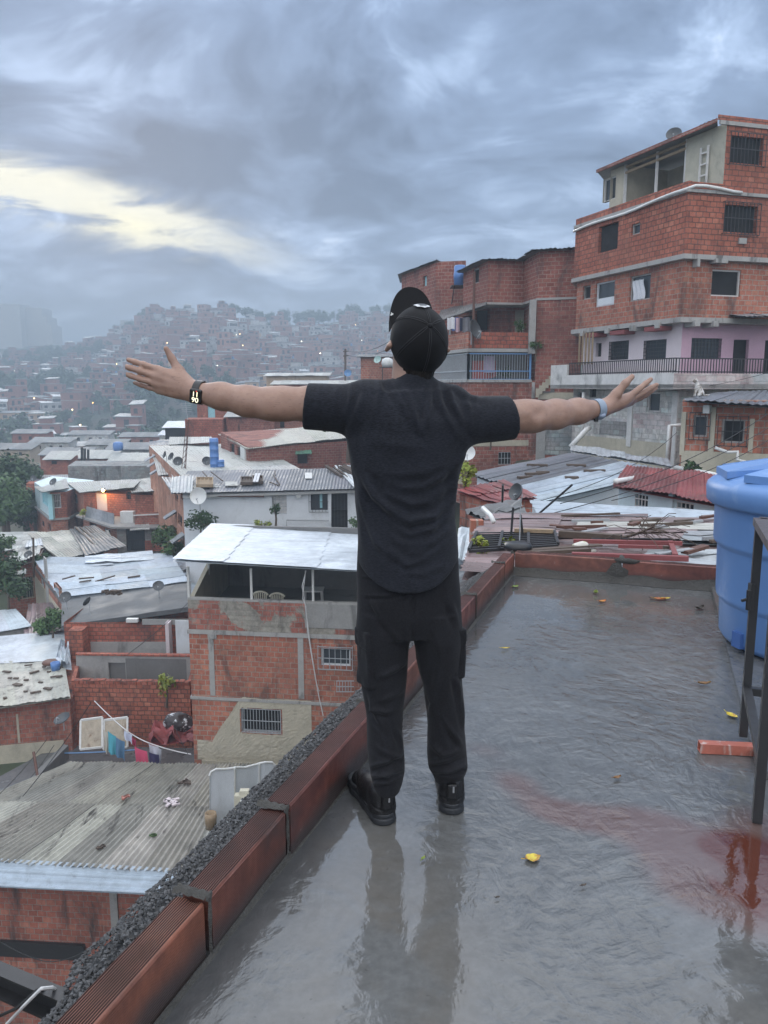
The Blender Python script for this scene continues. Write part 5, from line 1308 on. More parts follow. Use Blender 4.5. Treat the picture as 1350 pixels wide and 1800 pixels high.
def roof(P00, P10, P11, P01, m, parent=None, name='roof', along='v', pitch=.19, amp=.016, sheets=6, tone=.12, gap=.012, seed=1, rows=1, thick=.004, warp=.03, smooth=True):
    """corrugated sheets over a four-cornered area: u runs P00->P10, v runs P00->P01; ridges run along 'along'.  Returns the mesh builder"""
    r = random.Random(seed); P00, P10, P11, P01 = map(Vector, (P00, P10, P11, P01)); nrm = (P10 - P00).cross(P01 - P00).normalized()
    if nrm.z < 0: nrm = -nrm
    mb = MB(); bil = lambda u, v: (P00 * (1 - u) + P10 * u) * (1 - v) + (P01 * (1 - u) + P11 * u) * v
    Lc = ((P10 - P00).length + (P11 - P01).length) / 2 if along == 'v' else ((P01 - P00).length + (P11 - P10).length) / 2
    nw = max(1, Lc / pitch); per = 6 if amp > 0 else 2
    for i in range(sheets):
        for j in range(rows):
            a0, a1 = i / sheets, (i + 1) / sheets + (.03 / Lc if i < sheets - 1 else 0); b0, b1 = j / rows, (j + 1) / rows + (.03 if j < rows - 1 else 0)
            k = 1 + r.uniform(-tone, tone); mb.col = (k * r.uniform(.97, 1.03), k, k * r.uniform(.97, 1.03))
            lift = r.uniform(0, gap) + (gap if i % 2 else 0) + (rows - 1 - j) * gap * 1.5; dz = [r.uniform(-1, 1) * warp * .4 for _ in range(2)]
            n_ = max(2, int(nw * (a1 - a0) * per)) if amp > 0 else 4; me_ = 5
            top = []
            for t in range(n_ + 1):
                a = a0 + (a1 - a0) * t / n_; col = []
                for w in range(me_ + 1):
                    b_ = b0 + (b1 - b0) * w / me_ - (r.uniform(0, .012) if w == 0 else 0); uu, vv = (a, b_) if along == 'v' else (b_, a)
                    h = amp * math.sin(a * nw * 2 * math.pi) + lift + warp * mnoise.noise((uu * 5, vv * 5, seed)) + dz[0] * (w / me_ - .5)
                    col.append(mb.pt(bil(uu, vv) + nrm * h))
                top.append(col)
            for t in range(n_):
                for w in range(me_):
                    f = (top[t][w], top[t + 1][w], top[t + 1][w + 1], top[t][w + 1])
                    mb.face(f)
    mb.col = None
    # underside a few millimetres below, and an edge strip all round
    off = nrm * -(amp + .03); c = [bil(0, 0) + off, bil(1, 0) + off, bil(1, 1) + off, bil(0, 1) + off]; mb.poly(c)
    mb.smooth = smooth
    return mb
def tin(parent, *a, m='tin', name='roof', label=None, **k):
    mb = roof(*a, m, **k); return mb.build(name, M[m], parent, False, label)
def block_body(name, label, cat, pts, z0, m='brick', group=None):
    """house body under a roof whose corner points are given (front-left, front-right, back-right, back-left)"""
    h = House(name, label, cat, pts, z0, group); q = h.sec(pts, z0, None, m, tops=[p.z - .05 for p in map(Vector, pts)]); return h, q
def dish(pos, r, aim, label, m='dish', mast=.8, group='satellite dishes on the roofs', lean=(0, 0, 0)):
    """satellite dish: shallow bowl, feed arm, mast"""
    base = Vector(pos); t = thing('satellite_dish', label, 'satellite dish', base, group); a = Vector(aim).normalized(); c = base + Vector((0, 0, mast)) + Vector(lean)
    u = a.cross(Vector((0, 0, 1))).normalized(); v = u.cross(a); M3 = Matrix((u, v, a)).transposed(); mb = MB()
    prof = [(.001, 0)] + [(r * k / 8, .42 * r * (k / 8) ** 2) for k in range(1, 9)] + [(r * 1.02, .43 * r)] + [(r * k / 8, .42 * r * (k / 8) ** 2 - .02) for k in range(8, 0, -1)] + [(.001, -.02)]
    mb.lathe(prof, c + a * .05, 28, 0, M3, cap=False); mb.build('bowl', M[m], t, True)
    mb = MB(); tip = c + a * r * 1.05 - v * r * .45; mb.tube([c - v * r * .95 + a * .3 * r, tip], min(.014, r * .05), 6); mb.tube([tip, tip - (tip - c).normalized() * min(.12, r * .35)], min(.035, r * .1), 8); mb.build('feed_arm', M['iron_grey'], t)
    mb = MB(); mb.tube([base, base + Vector((0, 0, mast * .8)) + Vector(lean) * .8, c - a * .02], min(.022, r * .07), 8); mb.build('mast', M['iron_grey'], t); return t
def wire(pts, label, r=.006, sag=.0, m='wire', name='cable', cat='cable', group=None):
    P = []
    for a, b_ in zip(pts, pts[1:]):
        a, b_ = Vector(a), Vector(b_); n = 14
        for i in range(n): t = i / n; P.append(a.lerp(b_, t) - Vector((0, 0, sag * 4 * t * (1 - t))))
    P.append(Vector(pts[-1])); mb = MB(); mb.tube(P, r, 6); return solo(mb, name, M[m], label, cat, group)
def tree(c, rad, h, n, size, label, m='leaf_dark', seed=1, lumps=14, squash=.85, name='tree', cat='tree', group=None):
    r = random.Random(seed); c = Vector(c); t = thing(name, label, cat, c, group); top = c + Vector((0, 0, h))
    mb = MB(); subs = leaf_cloud(mb, top, rad, n, size, r, 0, squash, lumps); mb.build('crown', M[m], t)
    mb = MB(); mb.tube([c - Vector((0, 0, .5)), c + Vector((.05, 0, h * .4)), top - Vector((0, 0, rad * .3))], [.03 + h * .05, .02 + h * .035, .01 + h * .016], 8)
    for (p, rr) in subs[:7]: mb.tube([c + Vector((.05, 0, h * .5)), (c + p) / 2 + Vector((0, 0, h * .4)), p], [.03 + h * .01, .02 + h * .006, .015], 6)
    mb.build('trunk', M['bark'], t); return t
def bush(pos, rad, n, size, label, m='leaf_mid', seed=3, group=None, h=None):
    return tree(pos, rad, h or rad * .55, n, size, label, m, seed, 8, .9, 'bush', 'bush', group)
# ---------------------------------------------------------------- right side: the tall brick house
def V2(p): return Vector((p.x, p.y, 0))
C1 = V2(PD(1198, 560, 28)); L1 = V2(PD(1013, 560, 34)); R1 = V2(PD(1350, 560, 29)); R1 = C1 + (R1 - C1) * 1.5
bk = Vector((.36, .93, 0))
base = [L1, C1, R1, R1 + bk * 11, L1 + bk * 9]
zC = lambda y: PD(1198, y, 28).z
def tall_house():
    h = House('brick_house', 'tallest bare brick house at right with a pink painted floor and veranda on top', 'house', base, -4)
    low = h.sec(base, -4, zC(684), 'whiteblock', name='lower_wall')
    pk = offset(base, -.32); mid = h.sec(pk, zC(684), zC(566), 'pinkwhite', name='white_wall', skip=(1,))
    md2 = h.sec(pk, zC(684), zC(566), 'pink', name='pink_wall', skip=(0, 2, 3, 4), cap=False)
    b1 = h.sec(offset(base, .02), zC(558), zC(456), 'brick3'); b2p = offset(base, .16); b2 = h.sec(b2p, zC(448), zC(340), 'brick')
    h.band(offset(base, .02), zC(567), zC(558), .18); h.band(b2p, zC(456.5), zC(448), .10); h.band(b2p, zC(340), zC(334), .08)
    # stub beams under the brick floors
    mb = MB(); u = (C1 - L1).normalized(); n = Vector((u.y, -u.x, 0)); u2 = (R1 - C1).normalized(); n2 = Vector((u2.y, -u2.x, 0))
    for f in (.12, .38, .62, .84): mb = MB(); mb.par(L1 + u * ((C1 - L1).length * f) - n * .3 + Vector((0, 0, zC(574))), u * .22, n * .62, (0, 0, .2)); h.part(mb, 'beam', 'beam')
    for f in (.06, .2): mb = MB(); mb.par(C1 + u2 * ((R1 - C1).length * f) - n2 * .3 + Vector((0, 0, zC(574))), u2 * .22, n2 * .62, (0, 0, .2)); h.part(mb, 'beam', 'beam')
    mb = MB(); mb.par(C1 + u2 * 1.0 - n2 * .2 + Vector((0, 0, zC(462))), u2 * .5, n2 * .55, (0, 0, .14)); h.part(mb, 'beam', 'beam'); mb = MB(); mb.par(C1 + u2 * .3 - n2 * .1 + Vector((0, 0, zC(470))), u2 * .1, n2 * .4, (0, 0, .28)); h.part(mb, 'beam', 'beam')
    mb = MB()
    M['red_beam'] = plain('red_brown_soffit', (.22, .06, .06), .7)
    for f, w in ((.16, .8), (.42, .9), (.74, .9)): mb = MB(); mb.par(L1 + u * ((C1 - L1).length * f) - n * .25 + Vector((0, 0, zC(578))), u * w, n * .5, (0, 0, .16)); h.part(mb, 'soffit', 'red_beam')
    # brick floor one
    h.win(b1, 0, 1024.5, 502, 1038, 526, 'open', label='small open window hole'); h.win(b1, 0, 1047, 495, 1080, 538, 'open', 'white', pane='glass')
    h.face_box(b1, 0, 1049, 523, 1078, 536, -.05, 'white', 'board', inn=.06)
    h.win(b1, 0, 1107, 483, 1143, 528, 'open', 'beam', pane='glass'); _, (P, a, b_, c, d) = h.win(b1, 1, 1251, 474, 1302, 521, 'open', 'white_dirty')
    mb = MB(); q = b1; u0, u1, z0, z1 = h.rect(b1, 0, 1111, 492, 1131, 526); _, _, A, uu, nn = h.hit(b1, 0, 1111, 500)
    mb.grid(lambda s_, t: A + uu * (u0 + (u1 - u0) * s_ + .05 * math.sin(t * 5)) + Vector((0, 0, z0 + (z1 - z0) * t)) + nn * (-.06 + .03 * math.sin(s_ * 18 + t * 3)), 24, 10); h.part(mb, 'curtain', 'white_sheet', smooth=True)
    # brick floor two
    h.win(b2, 0, 1052, 394, 1086, 441, 'open', 'none'); h.win(b2, 0, 1110, 393, 1125, 412, 'open', 'beam', pane='glass')
    h.win(b2, 1, 1273, 361, 1330, 409, 'cage', 'none'); h.face_box(b2, 1, 1297, 419, 1310, 429, .08, 'beam', 'vent_box')
    # pink floor
    for (x0, y0, x1, y1, k) in ((1047, 603, 1057, 627, 'open'), (1070, 600, 1105, 632, 'grid'), (1131, 598, 1171, 631, 'grid')): h.win(mid, 0, x0, y0, x1, y1, k, 'none', pane='glass' if k == 'grid' else 'dark')
    h.win(md2, 1, 1215, 595, 1268, 631, 'grid', 'none', pane='glass'); h.win(md2, 1, 1288, 597, 1315, 660, 'open', 'none', name='doorway'); h.win(md2, 1, 1343, 598, 1364, 660, 'open', 'none', name='doorway')
    sc = MB(); Fq = [PD(1020, 572, 33.2), PD(1043, 570, 32.4)]
    for i in range(5): p = Fq[0].lerp(Fq[1], i / 4); sc.bar((p.x, p.y, zC(568)), (p.x, p.y, zC(634)), .07, .05)
    h.part(sc, 'screen_frame', 'wood')
    # balcony: floor, parapet walls and railing
    bo = offset(base, .95); zt, zb = zC(656), zC(683.5)
    Lb, Cb, Rb = bo[0], bo[1], bo[2]
    mb = MB(); mb.prism([(p.x, p.y) for p in (Lb, Cb, Cb + (Rb - Cb) * .95, base[2], base[1], base[0])], zb, zb + .16); h.part(mb, 'balcony_floor', 'beam')
    def wall(P, Q, f0, f1, z0, z1, m, nm, t=.13):
        d = Q - P; a = P + d * f0; w = d * (f1 - f0); nn = Vector((d.y, -d.x, 0)).normalized(); mb = MB(); mb.par(a - nn * t + Vector((0, 0, z0)), w, nn * t, (0, 0, z1 - z0)); h.part(mb, nm, m)
    wall(Lb, Cb, 0, .16, zb, zC(634), 'white_dirty', 'parapet'); wall(Lb, Cb, .16, 1.0, zb + .02, zt, 'white_dirty', 'parapet', .12); wall(Cb, Rb, 0.001, .62, zb + .02, zt - .02, 'pinkblock', 'parapet'); wall(Cb, Rb, .62, .98, zb, zC(633), 'pinkblock', 'parapet', .16)
    for (P, Q, f0, f1, z0) in ((Lb, Cb, .17, 1.0, zt), (Cb, Rb, 0, .61, zt - .02)):
        d = Q - P; n_ = int(d.length * (f1 - f0) / .115); mb = MB(); ins = -Vector((d.y, -d.x, 0)).normalized() * .06
        for i in range(n_ + 1): p = P + d * (f0 + (f1 - f0) * i / n_) + ins; mb.bar(p + Vector((0, 0, z0)), p + Vector((0, 0, zC(631.5))), .028)
        a, b2_ = P + d * f0 + ins, P + d * f1 + ins
        for z in (z0 + .05, zC(631.5)): mb.bar(a + Vector((0, 0, z)), b2_ + Vector((0, 0, z)), .04)
        h.part(mb, 'railing', 'iron')
    # lower wall: window, painted blocks, pilasters, corner post
    h.win(low, 0, 1137, 690, 1160, 724, 'open', 'white_dirty', pane='glass'); h.face_box(low, 0, 1052, 735, 1102, 745, .006, 'pinkblock', 'painted_blocks'); h.face_box(low, 0, 1113, 727, 1180, 754, .006, 'pinkblock', 'painted_blocks')
    h.face_box(low, 0, 1104, 690, 1112, 785, .05, 'white_dirty', 'pilaster'); h.face_box(low, 0, 1180, 690, 1190, 820, .05, 'white_dirty', 'pilaster'); h.face_box(low, 0, 1054, 740, 1101, 766, .008, 'greyblock', 'blank_panel')
    h.face_box(low, 0, 1012, 772, 1178, 830, .012, 'cream', 'plinth'); h.win(low, 0, 1015, 690, 1026, 716, 'open', 'none', name='opening'); h.win(low, 0, 1036, 684, 1048, 698, 'open', 'none')
    # veranda storey
    e = (R1 - C1); z3b, z3t = zC(334), PD(1262, 216, 28.6).z
    C3 = b2p[1] + (b2p[2] - b2p[1]).normalized() * (V2(PD(1262, 330, 28.4)) - b2p[1]).length; dl = (L1 - C1); L3 = C3 + dl * .995; tl = dl.normalized()
    V3 = lambda f: C3 + (L3 - C3) * f
    fc = Vector((-dl.normalized().y, dl.normalized().x, 0)); fc = fc if fc.y < 0 else -fc
    rgt = h.sec([C3, b2p[2], b2p[2] + bk * 8, C3 + bk * 8], z3b, z3t, 'brick')
    cr = h.sec([V3(.30), C3 - fc * 0.001, C3 + bk * 6, V3(.30) + bk * 6], z3b, z3t - .12, 'cream_mould', name='cream_wall', cap=False)
    cr2 = h.sec([L3, V3(.86), V3(.86) - fc * 2.5, L3 - fc * 2.5], z3b, z3t - .12, 'cream', name='cream_wall', cap=False)
    h.win(cr2, 0, 1060, 312, 1082, 352, 'open', 'white_dirty', pane='glass')
    bkw = h.sec([V3(.98) - fc * 2.2, V3(.24) - fc * 2.2, V3(.24) - fc * 2.4, V3(.98) - fc * 2.4], z3b, z3t - .14, 'cream', name='back_wall', cap=False)
    h.win(rgt, 0, 1284, 240, 1340, 288, 'cage', 'none')
    # parapet of the veranda, roof sheet and its rafters
    for (P, Q, z1) in ((b2p[0], b2p[1], zC(320)), (b2p[1], C3, zC(321))):
        d = Q - P; nn = Vector((d.y, -d.x, 0)).normalized(); mb = MB(); mb.par(P - nn * .14 + Vector((0, 0, zC(334))), d, nn * .14, (0, 0, z1 - zC(334))); h.part(mb, 'parapet', 'brick')
    for (f, w) in ((.86, .12), (.56, .09), (.31, .1)):
        p = V3(f) - fc * .07; mb = MB(); mb.bar(p + Vector((0, 0, z3b)), p + Vector((0, 0, z3t - .1)), w); h.part(mb, 'post', 'white_dirty')
    mb = MB()
    for z in (z3t - .42, z3t - .2): mb.bar(V3(.86) - fc * .05 + Vector((0, 0, z)), V3(.30) - fc * .05 + Vector((0, 0, z)), .07, .09)
    h.part(mb, 'rafter', 'wood')
    a, b_, c, d = L3 - tl * -.35 + fc * .45, C3 + tl * .0 + fc * .45, C3 + bk * 6 , L3 + bk * 6 - tl * -.3
    rr = tin(h.root, a + Vector((0, 0, z3t - .06)), b_ + Vector((0, 0, z3t - .06)), c + Vector((0, 0, z3t + .25)), d + Vector((0, 0, z3t + .25)), m='tin_dark', seed=4, sheets=8)
    mb = MB(); mb.bar(a + Vector((0, 0, z3t - .1)), b_ + Vector((0, 0, z3t - .1)), .06, .12); h.part(mb, 'eave_board', 'brick4')
    h.face_box(rgt, 0, 1262, 209, 1400, 218, .02, 'brick', 'parapet'); h.face_box(rgt, 0, 1264, 219, 1400, 226, .06, 'beam', 'slab')
    # fittings on the veranda
    mb = MB(); q = V3(.42) - fc * 2.15; mb.par(q + Vector((0, 0, z3b + 1.0)), tl * .55, fc * .3, (0, 0, .36)); h.part(mb, 'air_conditioner', 'white_dirty')
    lad = MB(); p0, p1 = V3(.17) + fc * .08, V3(.115) + fc * .08
    for p in (p0, p1): lad.bar(p + Vector((0, 0, z3b + .1)), p + Vector((0, 0, z3b + 1.7)), .06)
    for k in range(4): lad.bar(p0 + Vector((0, 0, z3b + .35 + k * .38)), p1 + Vector((0, 0, z3b + .35 + k * .38)), .05)
    tag(h.part(lad, 'ladder', 'white_dirty'))
    h.finish()
    # tin hood over the pink floor at the far right
    q0, q1 = PD(1293, 556, 28.0), PD(1400, 556, 28.4); tin(h.root, q0 + Vector((0, -.6, -.05)), q1 + Vector((0, -.6, -.05)), q1 + Vector((0, .6, .12)), q0 + Vector((0, .6, .12)), m='tin', sheets=3, name='hood')
    # drain pipes
    mb = MB(); pts = [b2p[0].lerp(b2p[1], t) + n * .09 + Vector((0, 0, zC(345 - 10 * t) - .02 + .04 * math.sin(t * 9))) for t in [i / 10 for i in range(11)]]
    pts += [b2p[1].lerp(b2p[2], t) + n2 * .12 + Vector((0, 0, zC(331 + t * 5) + .05 * math.sin(t * 14))) for t in (.03, .1, .2, .3, .36)]
    mb.tube(pts, .055, 8); h.part(mb, 'drain_pipe', 'pvc', smooth=True)
    mb = MB(); p = PD(1172, 832, 26.6); tp = PD(1178, 748, 26.8); mb.tube([p, tp, PD(1203, 747, 26.6)], .085, 8); h.part(mb, 'drain_pipe', 'pvc', smooth=True)
    mb = MB(); mb.tube([PD(1003, 786, 31), PD(1030, 756, 31.2), PD(1036, 752, 31.5)], .11, 8); h.part(mb, 'drain_pipe', 'pvc', smooth=True)
    mb = MB(); mb.tube([PD(1023, 770, 31.8), PD(1026, 690, 32)], .07, 8); h.part(mb, 'drain_pipe', 'pvc', smooth=True)
    # pots and brooms on the balcony corner
    for (px, w, m, nm) in ((1289, .17, 'leaf_pot', 'small yellow green flower pot on the pink balcony wall'), (1307, .22, 'dish_white', 'white bucket holding brooms on the pink balcony wall'), (1319, .2, 'pot_red', 'terracotta red flower pot between two white ones'), (1331, .22, 'pinkwhite', 'pale pink bucket at the end of the row of pots')):
        if m not in M: M[m] = plain(m, {'leaf_pot': (.42, .45, .16), 'pot_red': (.45, .16, .10)}[m], .6)
        d = Rb - Cb; t = .64 + (px - 1289) / 42 * .19; p = Cb + d * t + Vector((0, 0, zC(633))) - n2 * .08; mb = MB(); mb.lathe([(w * .72, 0), (w, w * 1.7), (w * 1.06, w * 1.72), (w * 1.06, w * 1.85), (w * .9, w * 1.8), (w * .85, w * .9)], p, 16); solo(mb, 'flower_pot', M[m], nm, 'pot', 'pots on the pink balcony wall', True)
        if px == 1307:
            for k, dx in enumerate((-.12, .02)):
                mb = MB(); a = p + Vector((0, 0, .1)); b_ = a + Vector((dx * 2.5, 0, .95)); mb.tube([a, b_], .018, 6); mb.tube([b_, b_ + Vector((dx * .6, 0, .35))], [.03, .07], 8); solo(mb, 'broom', M['wood'], ['left leaning straw broom in the white bucket', 'upright straw broom in the white bucket'][k], 'broom')
    dish(PD(1184, 258, 31), .28, (-.4, -.8, .45), 'dark satellite dish on the topmost roof edge of the tallest house', mast=.35)
tall_house()

# ---------------------------------------------------------------- middle brick house behind the man's right arm
def mid_house():
    g = lambda px, d, y=520: V2(PD(px, y, d))
    dL, cL, bL, a0, a1 = g(814, 40.5), g(857, 37.7), g(919, 38), g(945, 36), g(1026, 35.4)
    zA = lambda y: PD(945, y, 36).z
    up = [dL, cL, bL, a0, a1, a1 + Vector((0, 9, 0)), dL + Vector((1.5, 7, 0))]
    h = House('brick_house', 'stepped brick house with a blue barred balcony behind the man\'s right arm', 'house', up, -4)
    u_ = h.sec(up, zA(524), zA(446), 'brick4', tops=[zA(446), zA(446), zA(444), zA(442), zA(441), zA(441), zA(446)])
    h.win(u_, 0, 831, 472, 842, 498, 'open', 'beam'); h.band(up, zA(528), zA(524), .04)
    d2, c2, b2 = g(800, 43), g(862, 39.4), g(922, 39.2)
    mid = h.sec([d2, c2, b2, a0 + Vector((-.1, .6, 0)), a0 + Vector((0, .05, 0)), a1, a1 + Vector((0, 9, 0)), d2 + Vector((1.5, 6, 0))], zA(615), zA(528), 'brick4')
    h.win(mid, 1, 838, 545, 857, 580, 'open', 'none', name='doorway'); h.win(mid, 1, 905, 545, 922, 590, 'open', 'cream', pane='cream')
    h.win(mid, 0, 812, 555, 832, 582, 'open', 'none')
    P0, P1, P2 = g(757, 40.2, 640), g(823, 35.7, 640), g(932, 36.1, 640)
    lp = [P0, P1, P2, a0 + Vector((0, -.02, 0)), a1 + Vector((0, -.02, 0)), a1 + Vector((0, 9, 0)), P0 + Vector((1, 7, 0))]
    low = h.sec(lp, -4, zA(669), 'brick4'); h.sec([a0, a1, a1 + Vector((0, 8, 0)), a0 + Vector((0, 6, 0))], zA(669), zA(528) - .02, 'brick4', cap=False)
    rec = [g(775, 42, 640), g(835, 38.6, 640), g(925, 38.4, 640), a0 + Vector((0, .3, 0)), a1 + Vector((0, .4, 0)), a1 + Vector((0, 8.5, 0)), g(790, 46)]
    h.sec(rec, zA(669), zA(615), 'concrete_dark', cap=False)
    # balcony floor slabs and brick parapet
    for (z0, z1) in ((zA(619), zA(613)), (zA(672), zA(667))):
        mb = MB(); mb.prism([(p.x, p.y) for p in offset([P0, P1, P2, P2 + Vector((0, 2.6, 0)), P0 + Vector((.6, 3, 0))], .08)], z0, z1); h.part(mb, 'balcony_slab', 'beam')
    for (P, Q, m) in ((P0, P1, 'brick3'), (P1, P2, 'brick2')):
        d = Q - P; nn = Vector((d.y, -d.x, 0)).normalized(); mb = MB(); mb.par(P + d * .004 - nn * .15 + Vector((0, 0, zA(613))), d * .99, nn * .15, (0, 0, zA(584) - zA(613))); h.part(mb, 'parapet', m)
    for (P, Q, m, fr_, st_) in ((P0, P1, 'iron_grey', 'iron_grey', .085), (P1, P2, 'iron_grey', 'iron_blue', .12)):
        d = Q - P; mb = MB(); n_ = int(d.length / st_); z0, z1 = zA(667), zA(622)
        for i in range(n_ + 1): p = P + d * (i / n_); mb.bar(p + Vector((0, 0, z0)), p + Vector((0, 0, z1)), .025)
        h.part(mb, 'balcony_bars', m); fm = MB()
        for z in (z0, (z0 + z1) / 2 - .2, z1): fm.bar(P + Vector((0, 0, z)), Q + Vector((0, 0, z)), .05)
        for p in (P, Q): fm.bar(p + Vector((0, 0, z0)), p + Vector((0, 0, z1)), .09)
        h.part(fm, 'balcony_frame', fr_)
    mb = MB(); p = g(936, 36) + Vector((0, -.15, 0)); mb.bar(p + Vector((0, 0, zA(622))), p + Vector((0, 0, zA(528))), .28); h.part(mb, 'pillar', 'beam')
    # patched stair outline on the blank wall
    st_ = MB(); dk = MB(); n_ = 11
    for i in range(n_):
        t = i / n_; p = PD(942 + 62 * t, 686 - 60 * t, 35.72); q = PD(942 + 62 * (i + 1) / n_, 686 - 60 * t, 35.72)
        st_.par((p.x, p.y - .02, p.z - .32), (q.x - p.x, q.y - p.y, 0), (0, 0, .40), (0, .06, 0))
        lo = zA(690); dk.par((p.x + .25, p.y - .005, lo), (q.x - p.x, q.y - p.y, 0), (0, 0, max(.05, p.z - .36 - lo)), (0, .03, 0))
    h.part(st_, 'stair_patch', 'cream'); h.part(dk, 'grey_render', 'concrete_dark')
    h.face_box(low, 2, 935, 672, 940, 700, .03, 'beam', 'patch')
    h.face_box(low, 3, 946, 690, 1012, 702, .03, 'cream', 'render_band'); h.face_box(low, 3, 946, 745, 1016, 800, .03, 'greyblock', 'render_band'); h.face_box(low, 3, 942, 735, 958, 850, .07, 'concrete', 'pillar')
    h.face_box(low, 1, 800, 742, 816, 850, .06, 'cream', 'pillar'); h.face_box(low, 1, 800, 774, 940, 784, .02, 'cream', 'render_band'); h.win(low, 1, 876, 795, 898, 816, 'bars', 'none', bm='iron_grey', pane='dark')
    # roof sheets with a wavy eave
    z = lambda y: Vector((0, 0, zA(y)))
    for (P, Q, ya, yb, s_) in ((dL, cL, 452, 446, 3), (cL, bL, 446, 445, 4), (bL, a0, 444, 441, 2), (a0, a1, 441, 440.5, 5)):
        d = (Q - P).normalized(); nn = Vector((d.y, -d.x, 0)); tin(h.root, P + nn * .35 - d * .1 + z(ya), Q + nn * .35 + d * .1 + z(yb), Q - nn * 4 + z(yb - 4) , P - nn * 4 + z(ya - 4), m='tin_dark', sheets=s_, seed=s_)
    h.finish()
    # balcony canopy with posts
    q = [PD(768, 566, 39.5), PD(853, 536, 35.8), PD(856, 527, 39), PD(775, 545, 43)]
    tin(h.root, q[0], q[1], q[2], q[3], m='tin_dark', sheets=5, name='canopy')
    mb = MB(); a = PD(791, 560, 38.2); mb.bar(a, (a.x, a.y, zA(584)), .08); h.part(mb, 'post', 'iron_grey')
    mb = MB(); a = PD(831, 612, 35.5); b_ = PD(834, 478, 35.5); mb.tube([a, b_], .055, 8); h.part(mb, 'pole', 'iron_rust')
    cols = [('dark', (.02, .02, .025)), ('blue', (.12, .18, .42)), ('pale pink', (.55, .38, .42)), ('white', (.6, .6, .62)), ('navy', (.03, .04, .08)), ('grey', (.2, .2, .22))]
    for i, px in enumerate((797, 801, 808, 793, 815, 820)):
        c = cols[i]; p = PD(px, 558, 38.0 - i * .1); mb = MB()
        mb.grid(lambda u, v: p + Vector(((u - .5) * .36, .03 * math.sin(u * 9 + i), -v * (.55 + .06 * (i % 3)) - .03 * math.sin(u * 7))), 10, 6); k = plain('cloth_' + c[0].replace(' ', '_'), c[1], .85); solo(mb, 'hanging_garment', k, c[0] + ' garment drying on the upper balcony of the middle brick house', 'garment', 'clothes on the upper balcony', True)
    mb = MB(); p = PD(851, 634, 36.6); mb.grid(lambda u, v: p + Vector(((u - .5) * 1.1, .05 * math.sin(u * 9), -v * 1.0 * (1 - .25 * u))), 14, 8); solo(mb, 'hanging_towel', plain('red_patterned_cloth', (.40, .10, .09), .85, var=.5, scale=8), 'red patterned towel hung behind the barred balcony', 'towel', None, True)
    mb = MB(); p = PD(861, 626, 36.4); mb.grid(lambda u, v: p + Vector(((u - .5) * .5, .05 * math.sin(u * 7), -v * .75)), 10, 8); solo(mb, 'hanging_towel', plain('lilac_cloth', (.45, .36, .48), .85), 'lilac towel hung beside the red one', 'towel', None, True)
    dish(PD(828, 606, 35.2), .44, (.75, -.55, .3), 'grey satellite dish on the corner of the brick balcony', mast=.6)
    bush(PD(887, 664, 36.7), .42, 300, .09, 'potted green plant behind the balcony bars', 'leaf_dark', 5); bush(PD(915, 585, 37.5), .5, 260, .09, 'weeds sprouting on the brick balcony', 'leaf_mid', 6); bush(PD(941, 617, 35.6), .45, 300, .08, 'creeper growing at the foot of the concrete pillar', 'leaf_mid', 8); bush(PD(862, 772, 34.9), .5, 400, .09, 'creeper patch on the low brick wall', 'leaf_dark', 9)
    # rear block
    r0, r1, r2 = g(706, 48), g(766, 43), g(818, 42.6); zB = lambda y: PD(766, y, 43).z
    k = House('brick_house', 'plain brick house block behind the man\'s cap with a blue barrel', 'house', [r0, r1, r2, r2 + Vector((0, 6, 0)), r0 + Vector((1, 5, 0))], -4)
    q = k.sec([r0, r1, r2, r2 + Vector((0, 6, 0)), r0 + Vector((1, 5, 0))], -4, zB(460), 'brick4'); k.win(q, 0, 743, 485, 750, 503, 'open', 'none', pane='cyan'); k.finish()
    nn = Vector((-.6, -.5, 0)); tin(k.root, r0 + nn * .4 + Vector((0, 0, zB(460) + .02)), r1 + Vector((0, -.4, zB(459))), r2 + Vector((0, 5, zB(452))), r0 + Vector((0, 5, zB(452))), m='tin_dark', sheets=5)
    mb = MB(); b_ = PD(808, 502, 41.2); mb.lathe([(.30, 0), (.30, .3), (.32, .32), (.32, .62), (.30, .64), (.30, .95), (.26, 1.0), (.1, 1.02)], b_, 20); solo(mb, 'water_barrel', M['tank_blue'], 'blue water barrel on a bracket high on the brick wall', 'barrel', None, True)
    mb = MB(); mb.box(b_ + Vector((0, .2, -.04)), (.9, 1.1, .06)); mb.bar(b_ + Vector((-.3, 1.2, -.8)), b_ + Vector((-.3, -.2, -.07)), .05); mb.bar(b_ + Vector((.3, 1.2, -.8)), b_ + Vector((.3, -.2, -.07)), .05); k.part(mb, 'bracket', 'iron')
mid_house()

